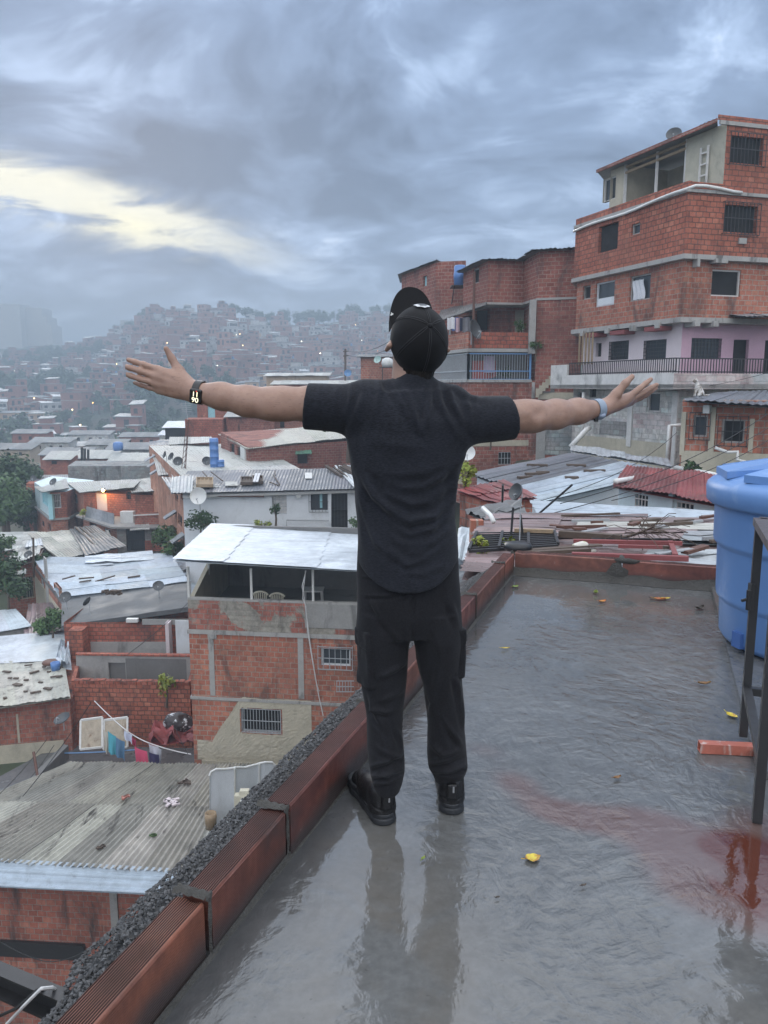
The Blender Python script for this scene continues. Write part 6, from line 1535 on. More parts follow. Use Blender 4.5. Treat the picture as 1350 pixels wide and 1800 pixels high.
# ---------------------------------------------------------------- low houses and roofs on the right
M['tin_litter'] = plain('tin_litter', (.30, .31, .32), .5)
def low_right():
    # brick house under a grey tin roof at the right edge
    A, B = V2(PD(1196, 770, 22.4)), V2(PD(1400, 770, 20.8)); zA = lambda y: PD(1260, y, 21.9).z; bk_ = Vector((2.3, 5, 0))
    h = House('brick_house', 'low orange brick house with two barred windows and a grey tin roof', 'house', [A, B, B + bk_, A + bk_], -3)
    q = h.sec([A, B, B + bk_, A + bk_], -3, zA(703), 'brick3'); h.win(q, 0, 1218, 730, 1244, 768, 'cage', 'beam', pane='glass'); h.win(q, 0, 1268, 737, 1309, 779, 'cage', 'beam', pane='dark')
    h.face_box(q, 0, 1197, 796, 1400, 850, .05, 'cream', 'plinth'); h.face_box(q, 0, 1247, 716, 1257, 800, .06, 'cream', 'pilaster'); h.face_box(q, 0, 1317, 736, 1325, 795, .06, 'cream', 'pilaster'); h.face_box(q, 0, 1197, 724, 1205, 800, .06, 'cream', 'pilaster'); h.finish()
    tin(h.root, PD(1198, 703, 21.7), PD(1400, 716, 20.0), PD(1400, 684, 25), PD(1262, 690, 26), m='tin_slate', sheets=7, seed=9)
    ac = h.face_box(q, 0, 1240, 712, 1251, 726, .35, 'dish_white', 'air_conditioner'); 
    mb = MB(); mb.tube([PD(1257, 787, 21.5), PD(1280, 795, 21.3), PD(1297, 794, 21.2), PD(1296, 808, 21.1), PD(1310, 812, 21.0)], .05, 6); h.part(mb, 'drain_pipe', 'pvc', smooth=True)
    # the cat on that roof
    c = PD(1227, 697, 22.6); g = SDF([c.x - .35, c.y - .25, c.z - .05], [c.x + .35, c.y + .25, c.z + .75], .014); P = lambda x, y, z: (c.x + x, c.y + y, c.z + z)
    g.cone(P(.06, 0, .10), P(-.03, 0, .30), .11, .075, .04); g.cone(P(-.03, 0, .30), P(-.07, 0, .40), .06, .045, .03); g.ell(P(-.10, 0, .45), (.075, .06, .06), None, .03); g.cone(P(-.15, 0, .435), P(-.17, 0, .43), .025, .02, .02)
    for s_ in (-.035, .035): g.cone(P(-.085, s_, .49), P(-.08, s_ * 1.2, .54), .02, .006, .01); g.chain([P(-.05, s_, .26), P(-.09, s_, .12), P(-.10, s_, .02)], [.032, .025, .024], .02); g.cone(P(.06, s_ * 2.2, .08), P(-.03, s_ * 2.4, .03), .05, .03, .03)
    g.chain([P(.14, 0, .04), P(.24, -.03, .04), P(.29, -.09, .05)], [.03, .025, .018], .02)
    Vv, Qq = g.surface(); Vv = relax(Vv, Qq, 2, .4); m, N, b = mat('cat_fur'); n_ = N.noise(world_pos(N), 7, 3, .6); N.put(b, 'Base Color', N.mix(N.ramp(n_, .47, .53), (.55, .53, .5), (.22, .19, .16))); b.inputs['Roughness'].default_value = .9
    o = npmesh('cat', Vv, Qq, m, None, tuple(c)); tag(o, 'small white and grey cat sitting on the grey tin roof', 'cat')

    # grey and white sheet roof in front of the whitewashed wall
    a, b_, c, d, e, f = PZ(822, 832, -1.0), PZ(1005, 796, -.62), PZ(1092, 811, -.75), PZ(905, 856, -1.12), PZ(1183, 828, -.9), PZ(945, 884, -1.3)
    h = House('white_house', 'white walled house under a grey and pale sheet roof below the tall house', 'house', [a, f, e, b_], -4); z = -.08
    ins = lambda p, k=.10: p.lerp((a + f + e + b_) / 4, k)
    pts = [ins(a), ins(f), ins(e), ins(b_)]; q = h.sec(pts, -4, None, 'white', tops=[p.z - .12 for p in pts]); h.finish()
    tin(h.root, a, d, c, b_, m='tin_slate', sheets=9, seed=2, along='v', label='dark grey half of the roof'); tin(h.root, d, f, e, c, m='tin_blue', sheets=7, seed=3, tone=.06, label='pale half of the roof')
    mb = roof(b_.lerp(c, .0) + Vector((0, .2, .05)), e + Vector((0, .1, .12)), e + Vector((.2, .9, .25)), b_ + Vector((.2, 1.0, .2)), 'tin', sheets=7, seed=8, warp=.07, amp=.008); h.part(mb, 'flashing', 'tin')
    r = random.Random(3)
    for k in range(7):
        p = a.lerp(e, r.uniform(.15, .8)).lerp(b_.lerp(f, r.uniform(.2, .8)), .5) + Vector((0, 0, .05)); mb = MB(); mb.box(p, (r.uniform(.15, .7), r.uniform(.08, .2), .07), r.uniform(-.6, .6)); solo(mb, 'roof_scrap', M['wood_dark'], 'dark scrap of wood lying on the grey sheet roof', 'scrap', 'scraps on the grey sheet roof')
    # small red roof, left
    a, b_, c, d = PZ(800, 862, -.78), PZ(874, 885, -.86), PZ(945, 873, -.75), PZ(885, 846, -.66)
    h, q = block_body('red_roof_house', 'small house with a rust red tin roof beside the man', 'house', [p.lerp((a + b_ + c + d) / 4, .12) for p in (a, b_, c, d)], -4, 'brick_stained'); h.finish(); tin(h.root, a, b_, c, d, m='tin_red', pitch=.11, amp=.011, sheets=8, tone=.25, seed=6, along='u', rows=2)
    # red roofed pale blue house, right
    A, B = PD(1088, 852, 16.2), PD(1290, 888, 13.6); zl, zr = A.z, B.z; bk_ = Vector((1.6, 3.4, 0)); h = House('pale_blue_house', 'pale blue house with white barred windows under a dark red tin roof', 'house', [A, B, B + bk_, A + bk_], -3.5)
    q = h.sec([A, B, B + bk_, A + bk_], -3.5, None, 'paleblue', tops=[zl - .05, zr - .05, zr - .1, zl - .1], cap=False); h.win(q, 0, 1116, 864, 1139, 891, 'bars', 'none', bm='pvc', pane='glass'); h.win(q, 0, 1189, 884, 1219, 904, 'bars', 'none', bm='pvc', pane='glass'); h.face_box(q, 0, 1178, 868, 1186, 905, .06, 'paleblue', 'pilaster'); h.finish()
    u = (B - A).normalized(); fr_ = Vector((-.1, -.35, 0)); A2, B2 = A + fr_ - u * .2, B + fr_; A2.z, B2.z = zl, zr
    tin(h.root, A2, B2, B + bk_ + Vector((0, .4, .10)), A + bk_ + Vector((-.25, .4, .04)), m='tin_red', sheets=9, tone=.3, seed=7, rows=2, pitch=.11, amp=.011, warp=.05)
    mb = MB(); mb.tube([PD(1082, 846, 16.0), PD(1100, 843, 16.6), PD(1172, 830, 21), PD(1190, 823, 23)], .055, 8); h.part(mb, 'drain_pipe', 'pvc', smooth=True)
    mb = MB(); mb.tube([PD(1188, 822, 22), PD(1240, 832, 19), PD(1258, 836, 18)], .07, 8); h.part(mb, 'drain_pipe', 'pvc', smooth=True)
    bush(PD(1215, 833, 20), .28, 300, .10, 'dry weeds on the ridge of the dark red roof', 'leaf_dark', 15)
    # white corrugated roof
    a, b_, c, d = PZ(952, 923, -.70), PZ(1330, 928, -.70), PZ(1330, 904, -.62), PZ(934, 879, -.58)
    h, q = block_body('white_roof_house', 'house under the bright white corrugated roof in the middle right', 'house', [p.lerp((a + b_ + c + d) / 4, .06) for p in (a, b_, c, d)], -4, 'brick3'); h.finish(); tin(h.root, a, b_, c, d, m='tin_blue', along='u', sheets=5, seed=5, tone=.04, label='bright white corrugated sheets', amp=.012)
    # dark felt shed
    a, b_, c, d = PZ(818, 898, -.50), PZ(868, 922, -.55), PZ(938, 908, -.50), PZ(905, 876, -.42)
    h, q = block_body('shed', 'dark roofed shed with a brick pillar below the dish', 'shed', [p.lerp((a + b_ + c + d) / 4, .2) for p in (a, b_, c, d)], -4, 'brick_stained'); h.finish(); tin(h.root, a, b_, c, d, m='tin_dark', sheets=4, amp=.006, warp=.14, seed=12)
    mb = MB(); p = PD(838, 900, 9.6); mb.box(p + Vector((0, 0, -1.4)), (.16, .16, 2.6)); h.part(mb, 'pillar', 'brick3')
    mb = MB(); mb.tube([PD(849, 893, 9.4), PD(862, 906, 9.2), PD(868, 918, 9.1)], .03, 8); h.part(mb, 'drain_pipe', 'pvc', smooth=True)
    # brown sheet roofs nearest the parapet
    a, b_, c, d = PZ(812, 1012, -.27), PZ(1340, 1024, -.27), PZ(1340, 921, -.36), PZ(846, 918, -.40)
    h = House('sheet_roof_house', 'house just past the far parapet under patched brown and grey sheets', 'house', [a, b_, c, d], -4.4); pts = [p.lerp((a + b_ + c + d) / 4, .03) for p in (a, b_, c, d)]
    q = h.sec(pts, -4.4, None, 'brick_stained', tops=[p.z - .1 for p in pts]); h.finish()
    bl = lambda u, v, z=0: a.lerp(b_, u).lerp(d.lerp(c, u), v) + Vector((0, 0, z))
    tin(h.root, bl(0, 0), bl(1, 0), bl(1, .55), bl(0, .55), m='tin_purple', along='u', sheets=4, rows=3, seed=21, tone=.3, pitch=.11, amp=.010); tin(h.root, bl(.0, .5, .05), bl(.99, .5, .05), bl(1, 1, .04), bl(.03, 1, .04), m='tin_purple', along='u', sheets=4, rows=4, seed=22, tone=.35, pitch=.11, amp=.010)
    tin(h.root, bl(.58, -.02, .06), bl(1, -.02, .06), bl(1, .34, .07), bl(.62, .30, .07), m='tin', along='u', sheets=4, seed=23, tone=.2, name='roof_patch', pitch=.11, amp=.010); tin(h.root, bl(.36, .70, .09), bl(1, .66, .09), bl(1, .80, .10), bl(.36, .84, .10), m='tin_old', along='u', sheets=2, seed=24, name='roof_patch', pitch=.11, amp=.01); tin(h.root, bl(.30, .02, .06), bl(.56, .0, .06), bl(.58, .14, .07), bl(.3, .16, .07), m='tin_slate', along='u', sheets=2, seed=25, name='roof_patch', pitch=.11, amp=.01)
    tin(h.root, bl(.72, .45, .1), bl(1, .42, .1), bl(1, .62, .1), bl(.74, .6, .1), m='tin', along='u', sheets=2, seed=28, name='roof_patch', pitch=.11, amp=.01); tin(h.root, bl(.05, .93, .08), bl(.6, .93, .08), bl(.6, 1.04, .09), bl(.07, 1.04, .09), m='tin_purple', along='u', sheets=2, seed=26, tone=.3, pitch=.11, amp=.01, name='roof_patch')
    # grey sheets low beside the left parapet's far end
    a2, b2, c2, d2 = PZ(806, 1062, -.62), PZ(842, 1030, -.62), PZ(858, 985, -.62), PZ(795, 985, -.66)
    h2, q2 = block_body('lean_to', 'low lean-to with grey weathered sheets beside the parapet corner', 'shed', [a2, b2, c2, d2], -4.4, 'brick_stained'); h2.finish(); tin(h2.root, a2 + Vector((-.5, -.3, 0)), b2, c2, d2 + Vector((-.5, 0, 0)), m='tin', along='u', sheets=3, rows=4, seed=31, tone=.3, pitch=.12, amp=.01)
    tin(h2.root, PZ(800, 985, -.5), PZ(826, 985, -.48), PZ(842, 925, -.5), PZ(806, 930, -.52), m='tin_white', sheets=2, seed=32, name='roof_patch'); tin(h2.root, PZ(822, 982, -.42), PZ(836, 982, -.40), PZ(852, 922, -.42), PZ(832, 922, -.42), m='tin_old', sheets=2, seed=33, amp=.03, pitch=.2, name='roof_patch')
    # things lying on the brown roof
    g0 = [PZ(824, 969, -.20), PZ(981, 959, -.17), PZ(974, 936, -.2), PZ(838, 938, -.22)]; mb = MB(); bq = lambda u, v: g0[0].lerp(g0[1], u).lerp(g0[3].lerp(g0[2], u), v)
    for k in range(9): mb.bar(bq(0, k / 8), bq(1, k / 8), .03)
    for k in range(4): mb.bar(bq(k / 3, 0) + Vector((0, 0, .02)), bq(k / 3, 1) + Vector((0, 0, .02)), .03)
    solo(mb, 'iron_grille', M['iron'], 'black iron window grille lying on the brown sheet roof', 'grille')
    for (x0, y0, x1, y1, m, lab, w) in ((1008, 951, 1199, 955, 'red_beam', 'upper long red brown iron bar on the brown roof', .05), (1005, 975, 1210, 982, 'red_beam', 'lower long red brown iron bar nearest the parapet', .06), (1087, 960, 1165, 962, 'red_beam', 'short red brown iron bar between the two long ones', .04), (1178, 953, 1187, 977, 'red_beam', 'cross piece leaning on the two red brown bars', .05),
                                        (984, 938, 1092, 946, 'wood_dark', 'thick mossy dark beam on the brown roof', .09), (905, 932, 972, 934, 'wood', 'grey brown pole lying behind the iron grille', .05), (1040, 948, 1180, 948, 'iron', 'thin black rod behind the red bars', .03), (905, 971, 945, 983, 'wood_dark', 'left of two crossed dark sticks beside the parapet', .05), (930, 968, 962, 981, 'wood_dark', 'right of two crossed dark sticks beside the parapet', .05)):
        mb = MB(); mb.bar(PZ(x0, y0, -.17), PZ(x1, y1, -.15), w, w * .8); solo(mb, 'roof_bar', M[m], lab, 'bar')
    mb = MB(); P_ = [PZ(1092, 946, -.2), PZ(1120, 938, -.1), PZ(1150, 926, .04)]; mb.tube(P_, [.022, .016, .01], 6); r = random.Random(2)
    for k in range(36):
        t = r.uniform(.3, 1); p = P_[1].lerp(P_[2], max(0, (t - .4) / .6)); v = Vector((r.gauss(.3, .5), r.gauss(0, .5), r.gauss(.05, .2))) * .33; mb.tube([p, p + v, p + v * 1.4 - Vector((0, 0, .06))], .004, 4)
    solo(mb, 'dry_branch', M['wood_dark'], 'dry twiggy branch lying across the brown roof', 'branch')
    r = random.Random(77)
    for k in range(30):
        u_, v_ = r.uniform(.2, .98), r.uniform(.12, .95); p = bl(u_, v_, .13); mb = MB(); L_ = r.uniform(.1, .9); a_ = r.gauss(0, .35); mb.bar(p, p + Vector((L_ * math.cos(a_), L_ * math.sin(a_), r.uniform(-.01, .03))), r.uniform(.02, .09), r.uniform(.012, .04)); q3 = k % 3; solo(mb, 'roof_offcut', M[('wood_dark', 'iron_rust', 'tin_litter')[q3]], ('dark stick littering the brown sheet roof', 'rusty strip littering the brown sheet roof', 'grey offcut littering the brown sheet roof')[q3], 'offcut', ('dark sticks on the brown roof', 'rusty strips on the brown roof', 'grey offcuts on the brown roof')[q3])
    m, N, b = mat('plush'); n_ = N.noise(world_pos(N), 9, 3, .6); N.put(b, 'Base Color', N.mix(N.ramp(n_, .54, .60), (.60, .58, .52), (.30, .33, .12))); b.inputs['Roughness'].default_value = .95
    c = PZ(1022, 966, -.2); g = SDF([c.x - .45, c.y - .3, c.z - .15], [c.x + .45, c.y + .3, c.z + .3], .008)
    for (x, y, z_, r_) in ((-.05, 0, .04, .10), (-.17, 0, .0, .06), (.02, -.02, .09, .075), (.10, -.05, -.02, .055), (.2, .0, -.02, .05), (.06, .05, .02, .08), (-.1, -.06, -.02, .05)): g.ell((c.x + x * .6, c.y + y * .6, c.z + z_ * .6), (r_ * .75, r_ * .6, r_ * .5), None, .02)
    Vv, Qq = g.surface(); o = npmesh('soft_toy', relax(Vv, Qq, 2, .4), Qq, m, None, tuple(c)); tag(o, 'sodden white and green soft toy lying on the brown roof', 'toy')
    mb = MB(); c = PZ(910, 968, -.17); mb.lathe([(.05, 0), (.13, .01), (.15, .04), (.13, .08), (.06, .09)], c, 16); solo(mb, 'tyre', M['rubber_black'], 'small black tyre beside the iron grille', 'tyre', None, True)
    # dish on thin rods
    dish(PZ(913, 962, -.2), .088, (-.75, -.45, .35), 'dark dish on thin black rods over the brown roof', mast=.57)
    for k, (x0, y0, x1, y1) in enumerate(((898, 945, 902, 892), (921, 962, 915, 905), (883, 882, 884, 852), (945, 905, 1006, 852))):
        mb = MB(); mb.tube([PD(x0, y0, 8.6 if k < 2 else 12.4), PD(x1, y1, 8.6 if k < 2 else 12.0)], .014 if k < 2 else .018, 6); solo(mb, 'antenna_rod', M['iron'], ('left thin black rod beside the dish', 'right thin black rod under the dish', 'short rod standing on the rust red roof', 'leaning aerial rod on the bright white roof')[k], 'rod')
    for k in range(3): bush(PZ((842, 897, 872)[k], (975, 968, 972)[k], -.3), (.16, .12, .10)[k], 120, .06, ('yellow green weed at the left end of the iron grille', 'weed tuft under the dish rods', 'small weed beside the black tyre')[k], 'leaf_yellow', 30 + k)
    bush(PD(815, 846, 17), .34, 300, .1, 'bright weeds at the end of the rust red roof', 'leaf_yellow', 40)
    dish(PD(822, 832, 20), .2, (-.2, -.9, .35), 'white satellite dish beside the grey sheet roof', 'dish_white', mast=.5)
    # cables sagging across the roofs
    for k, (p, q_, s_) in enumerate(((PD(1400, 690, 20), PD(985, 885, 13), .35), (PD(1400, 720, 20), PD(960, 905, 12.5), .3), (PD(1400, 742, 20), PD(1075, 880, 14), .25), (PD(1400, 640, 27), PD(1100, 690, 27.5), .25), (PD(1190, 760, 27), PD(950, 880, 14), .3))):
        wire([p, q_], ('topmost thin cable sagging from the right edge over the roofs', 'second thin cable sagging over the grey roof', 'lowest thin cable ending on the pale blue house', 'thin cable crossing the pink balcony', 'cable from the tall house down to the white roof')[k], .008, s_)
low_right()
# ---------------------------------------------------------------- left side, below the parapet
def seen(*pts): return [PD(*p) for p in pts]
def canopy_house():
    A, B = V2(PD(330, 1060, 25)), V2(PD(640, 1066, 24.3)); u = (B - A).normalized(); B = A + u * 7.4; bk_ = Vector((-u.y, u.x, 0)) * 5.8 + Vector((-.6, 0, 0))
    zA = lambda y: PD(332, y, 25).z; P = [A, B, B + bk_, A + bk_]
    h = House('brick_house', 'brick house with an open roof terrace under a white sheet canopy', 'house', P, -14)
    s1 = h.sec(P, zA(1224), zA(1110), 'brick3', cap=False); s2 = h.sec(P, -14, zA(1227), 'brick3', name='lower_wall'); top = h.sec(P, zA(1108), zA(1054), 'brick_plaster', name='terrace_wall', cap=False)
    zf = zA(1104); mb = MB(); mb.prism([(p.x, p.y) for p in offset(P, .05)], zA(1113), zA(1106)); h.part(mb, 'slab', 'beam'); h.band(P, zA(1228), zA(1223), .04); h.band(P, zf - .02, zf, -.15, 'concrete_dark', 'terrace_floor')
    nn = Vector((u.y, -u.x, 0))
    def cap(Pp, Qq, z, w=.18, t=.07): d = Qq - Pp; n = Vector((d.y, -d.x, 0)).normalized(); mb = MB(); mb.par(Pp + n * .02 + Vector((0, 0, z)), d, -n * w, (0, 0, t)); h.part(mb, 'coping', 'beam')
    cap(A, B, zA(1054)); q = h.face_box(top, 0, 536, 1062, 660, 1105, .015, 'concrete', 'render_patch')
    # inside of the terrace: back wall, side wall sloping up to the rear
    mb = MB(); ins = lambda p, k: p + nn * -k
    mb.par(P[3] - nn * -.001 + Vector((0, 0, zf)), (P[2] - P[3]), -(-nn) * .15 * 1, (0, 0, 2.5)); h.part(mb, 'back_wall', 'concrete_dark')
    mb = MB(); z0 = zA(1056); a0, a1 = A + u * .15, P[3] + u * .15
    for (p, q2) in ((A, P[3]),): mb.poly([a0 + Vector((0, 0, zf)), a1 + Vector((0, 0, zf)), a1 + Vector((0, 0, z0 + 1.35)), a0 + Vector((0, 0, z0))]); mb.poly([A + Vector((0, 0, zf)), P[3] + Vector((0, 0, zf)), P[3] + Vector((0, 0, z0 + 1.35)), A + Vector((0, 0, z0))]); mb.poly([A + Vector((0, 0, z0)), a0 + Vector((0, 0, z0)), a1 + Vector((0, 0, z0 + 1.35)), P[3] + Vector((0, 0, z0 + 1.35))])
    h.part(mb, 'side_wall', 'cream')
    # columns in the brick, plaster, windows
    h.face_box(s1, 0, 368, 1113, 377, 1222, .02, 'beam', 'column'); h.face_box(s1, 0, 369, 1110, 381, 1122, .06, 'beam', 'column_head'); h.face_box(s1, 0, 524, 1113, 534, 1228, .02, 'beam', 'column')
    h.win(s1, 0, 564, 1140, 616, 1171, 'cage', 'white', bm='iron_grey', pane='glass', nb=6); h.win(s2, 0, 424, 1247, 494, 1288, 'bars', 'iron_grey', bm='iron_grey', nb=13)
    # rough cream render over the lower floor: an uneven slab a centimetre thick
    u0, u1, z0, z1 = h.rect(s2, 0, 346, 1226, 548, 1340); mb = MB(); n_ = 60; hs = h.rect(s2, 0, 424, 1247, 494, 1288)
    rows = []
    def edge(a): t = (a - u0) / (u1 - u0); k = mnoise.noise((a * 2.1, 3, 0)) * .16 + mnoise.noise((a * 7, 5, 0)) * .05; return z0 + (z1 - z0) * (.30 if t < .14 else min(1.0, .35 + (t - .14) * 2.4 if t < .42 else 1.0)) + (k if t < .45 else min(0, k) * .3 - .02)
    for i in range(n_):
        a, b_ = u0 + (u1 - u0) * i / n_, u0 + (u1 - u0) * (i + 1) / n_; m_ = 40
        for j in range(m_):
            def pt(aa, t): 
                zt = edge(aa); zz = z0 + (zt - z0) * t; return A + u * aa + nn * (.014 + .022 * mnoise.noise((aa * 6, zz * 6, 1)) ** 2 + .012 * mnoise.noise((aa * 14, zz * 14, 1))) + Vector((0, 0, zz))
            zc = z0 + (edge((a + b_) / 2) - z0) * (j + .5) / m_
            if hs[0] - .03 < (a + b_) / 2 < hs[1] + .03 and hs[2] - .03 < zc < hs[3] + .03: continue
            mb.quad(pt(a, j / m_), pt(b_, j / m_), pt(b_, (j + 1) / m_), pt(a, (j + 1) / m_))
    h.part(mb, 'render', 'cream'); h.face_box(s2, 0, 356, 1341, 560, 1349, .05, 'cream', 'ledge')
    # posts and canopy
    for (px, yt, yb, f) in ((330.5, 992, 1053, 0), (441, 996, 1053, 0), (549.5, 1000, 1056, 0)):
        uu = h.hit(top, 0, px, 1050)[0]; p = A + u * uu - nn * .09; mb = MB(); mb.bar(p + Vector((0, 0, zA(1054))), p + Vector((0, 0, zA(996) - .02)), .075); h.part(mb, 'post', 'pvc')
    for k in (0, 1): p = (A + u * .15).lerp(P[3] + u * .15, .42 + .5 * k); mb = MB(); mb.bar(p + Vector((0, 0, zA(1040))), p + Vector((0, 0, zA(996))), .07); h.part(mb, 'post', 'pvc')
    h.finish(); c = [PD(303, 984, 24.4), PD(690, 1006, 23.7), PD(690, 934, 31), PD(372, 921, 31)]
    mb = MB(); nn3 = 24
    seams = (.235, .66)
    for k, (f0, f1) in enumerate(((0, .235), (.235, .66), (.66, 1))):
        bl = lambda uu, v: c[0].lerp(c[1], uu).lerp(c[3].lerp(c[2], uu), v)
        mb.col = (1 + .02 * k,) * 3; nv = 26; nu = int(30 * (f1 - f0)) + 4; g = []
        for j in range(nv + 1):
            v = j / nv; jag = (.012 * (j % 4) / 3 if k < 2 else 0)
            g.append([mb.pt(bl(f0 + (f1 + jag - f0) * i / nu, v) + Vector((0, 0, .02 * (2 - k) + .016 * mnoise.noise((i * .3, v * 6, k)) + .012 * math.sin(v * 60)))) for i in range(nu + 1)])
        for j in range(nv):
            for i in range(nu): mb.face((g[j][i], g[j][i + 1], g[j + 1][i + 1], g[j + 1][i]))
    o = Vector((0, 0, -.05)); mb.poly([p + o for p in c]); h.part(mb, 'canopy', 'tin_white')
    # terrace furniture and the cable down the facade
    t0 = PD(551, 1033, 27.4); t0.z = zf; tb = thing('plastic_table', 'white plastic table standing on the terrace under the canopy', 'table', t0); mb = MB(); mb.box(t0 + Vector((0, 0, .70)), (.74, .62, .05)); mb.build('table_top', M['dish_white'], tb)
    for sx in (-.3, .3):
        for sy in (-.24, .24): mb = MB(); mb.tube([t0 + Vector((sx * 1.12, sy * 1.1, 0)), t0 + Vector((sx, sy, .68))], [.028, .035], 8); mb.build('leg', M['dish_white'], tb)
    for k, px in enumerate((458, 487)):
        p = PD(px, 1053, 25.7); p.z = zf; ch = thing('plastic_chair', ('left cream plastic chair showing its back over the terrace wall', 'right cream plastic chair showing only its top rim')[k], 'chair', p, 'chairs behind the terrace wall'); zt = zA(1054) - zf + (.09 if k == 0 else .03)
        mb = MB(); mb.box(p + Vector((0, .25, .42)), (.46, .44, .04)); mb.build('seat', M['cream_chair'], ch); mb = MB()
        for i in range(7): a = -.75 + 1.5 * i / 6; mb.bar(p + Vector((.28 * math.sin(a), .02, .44)), p + Vector((.30 * math.sin(a), .0, zt - .10 * a * a)), .035)
        mb.tube([p + Vector((.31 * math.sin(a), 0, zt - .12 * a * a)) for a in [-1.0 + 2 * i / 12 for i in range(13)]], .035, 8); mb.build('backrest', M['cream_chair'], ch)
        for sx in (-.2, .2):
            for sy in (.05, .42): mb = MB(); mb.tube([p + Vector((sx, sy, 0)), p + Vector((sx * .9, sy, .42))], .025, 6); mb.build('leg', M['cream_chair'], ch)
    px_ = [(537, 1003, 24.2), (533, 1040, 24.2), (532, 1052, 24.3), (538, 1066, 24.35), (541, 1110, 24.4), (549, 1160, 24.4), (560, 1222, 24.35), (568, 1258, 24.3)]
    wire([PD(*p) for p in px_], 'white cable looping down the front of the canopy house', .016, 0, 'wire_white'); wire([PD(538, 1003, 24.3), PD(531, 1030, 24.25), PD(536, 1058, 24.3), PD(545, 1130, 24.4), PD(556, 1200, 24.4), PD(561, 1215, 24.4)], 'second white cable beside the first on the canopy house', .014, 0, 'wire_white')
    mb = MB()
    for k in range(6): mb.bar(PD(592 + 5 * k, 1197, 24.1), PD(592 + 5 * k, 1216, 24.1), .02)
    for y in (1197, 1207, 1216): mb.bar(PD(591, y, 24.1), PD(622, y, 24.1), .025)
    solo(mb, 'wire_rack', M['iron_grey'], 'small white wire rack fixed below the barred window of the canopy house', 'rack')
M['cream_chair'] = plain('cream_plastic', (.58, .55, .44), .5, var=.1)
canopy_house()

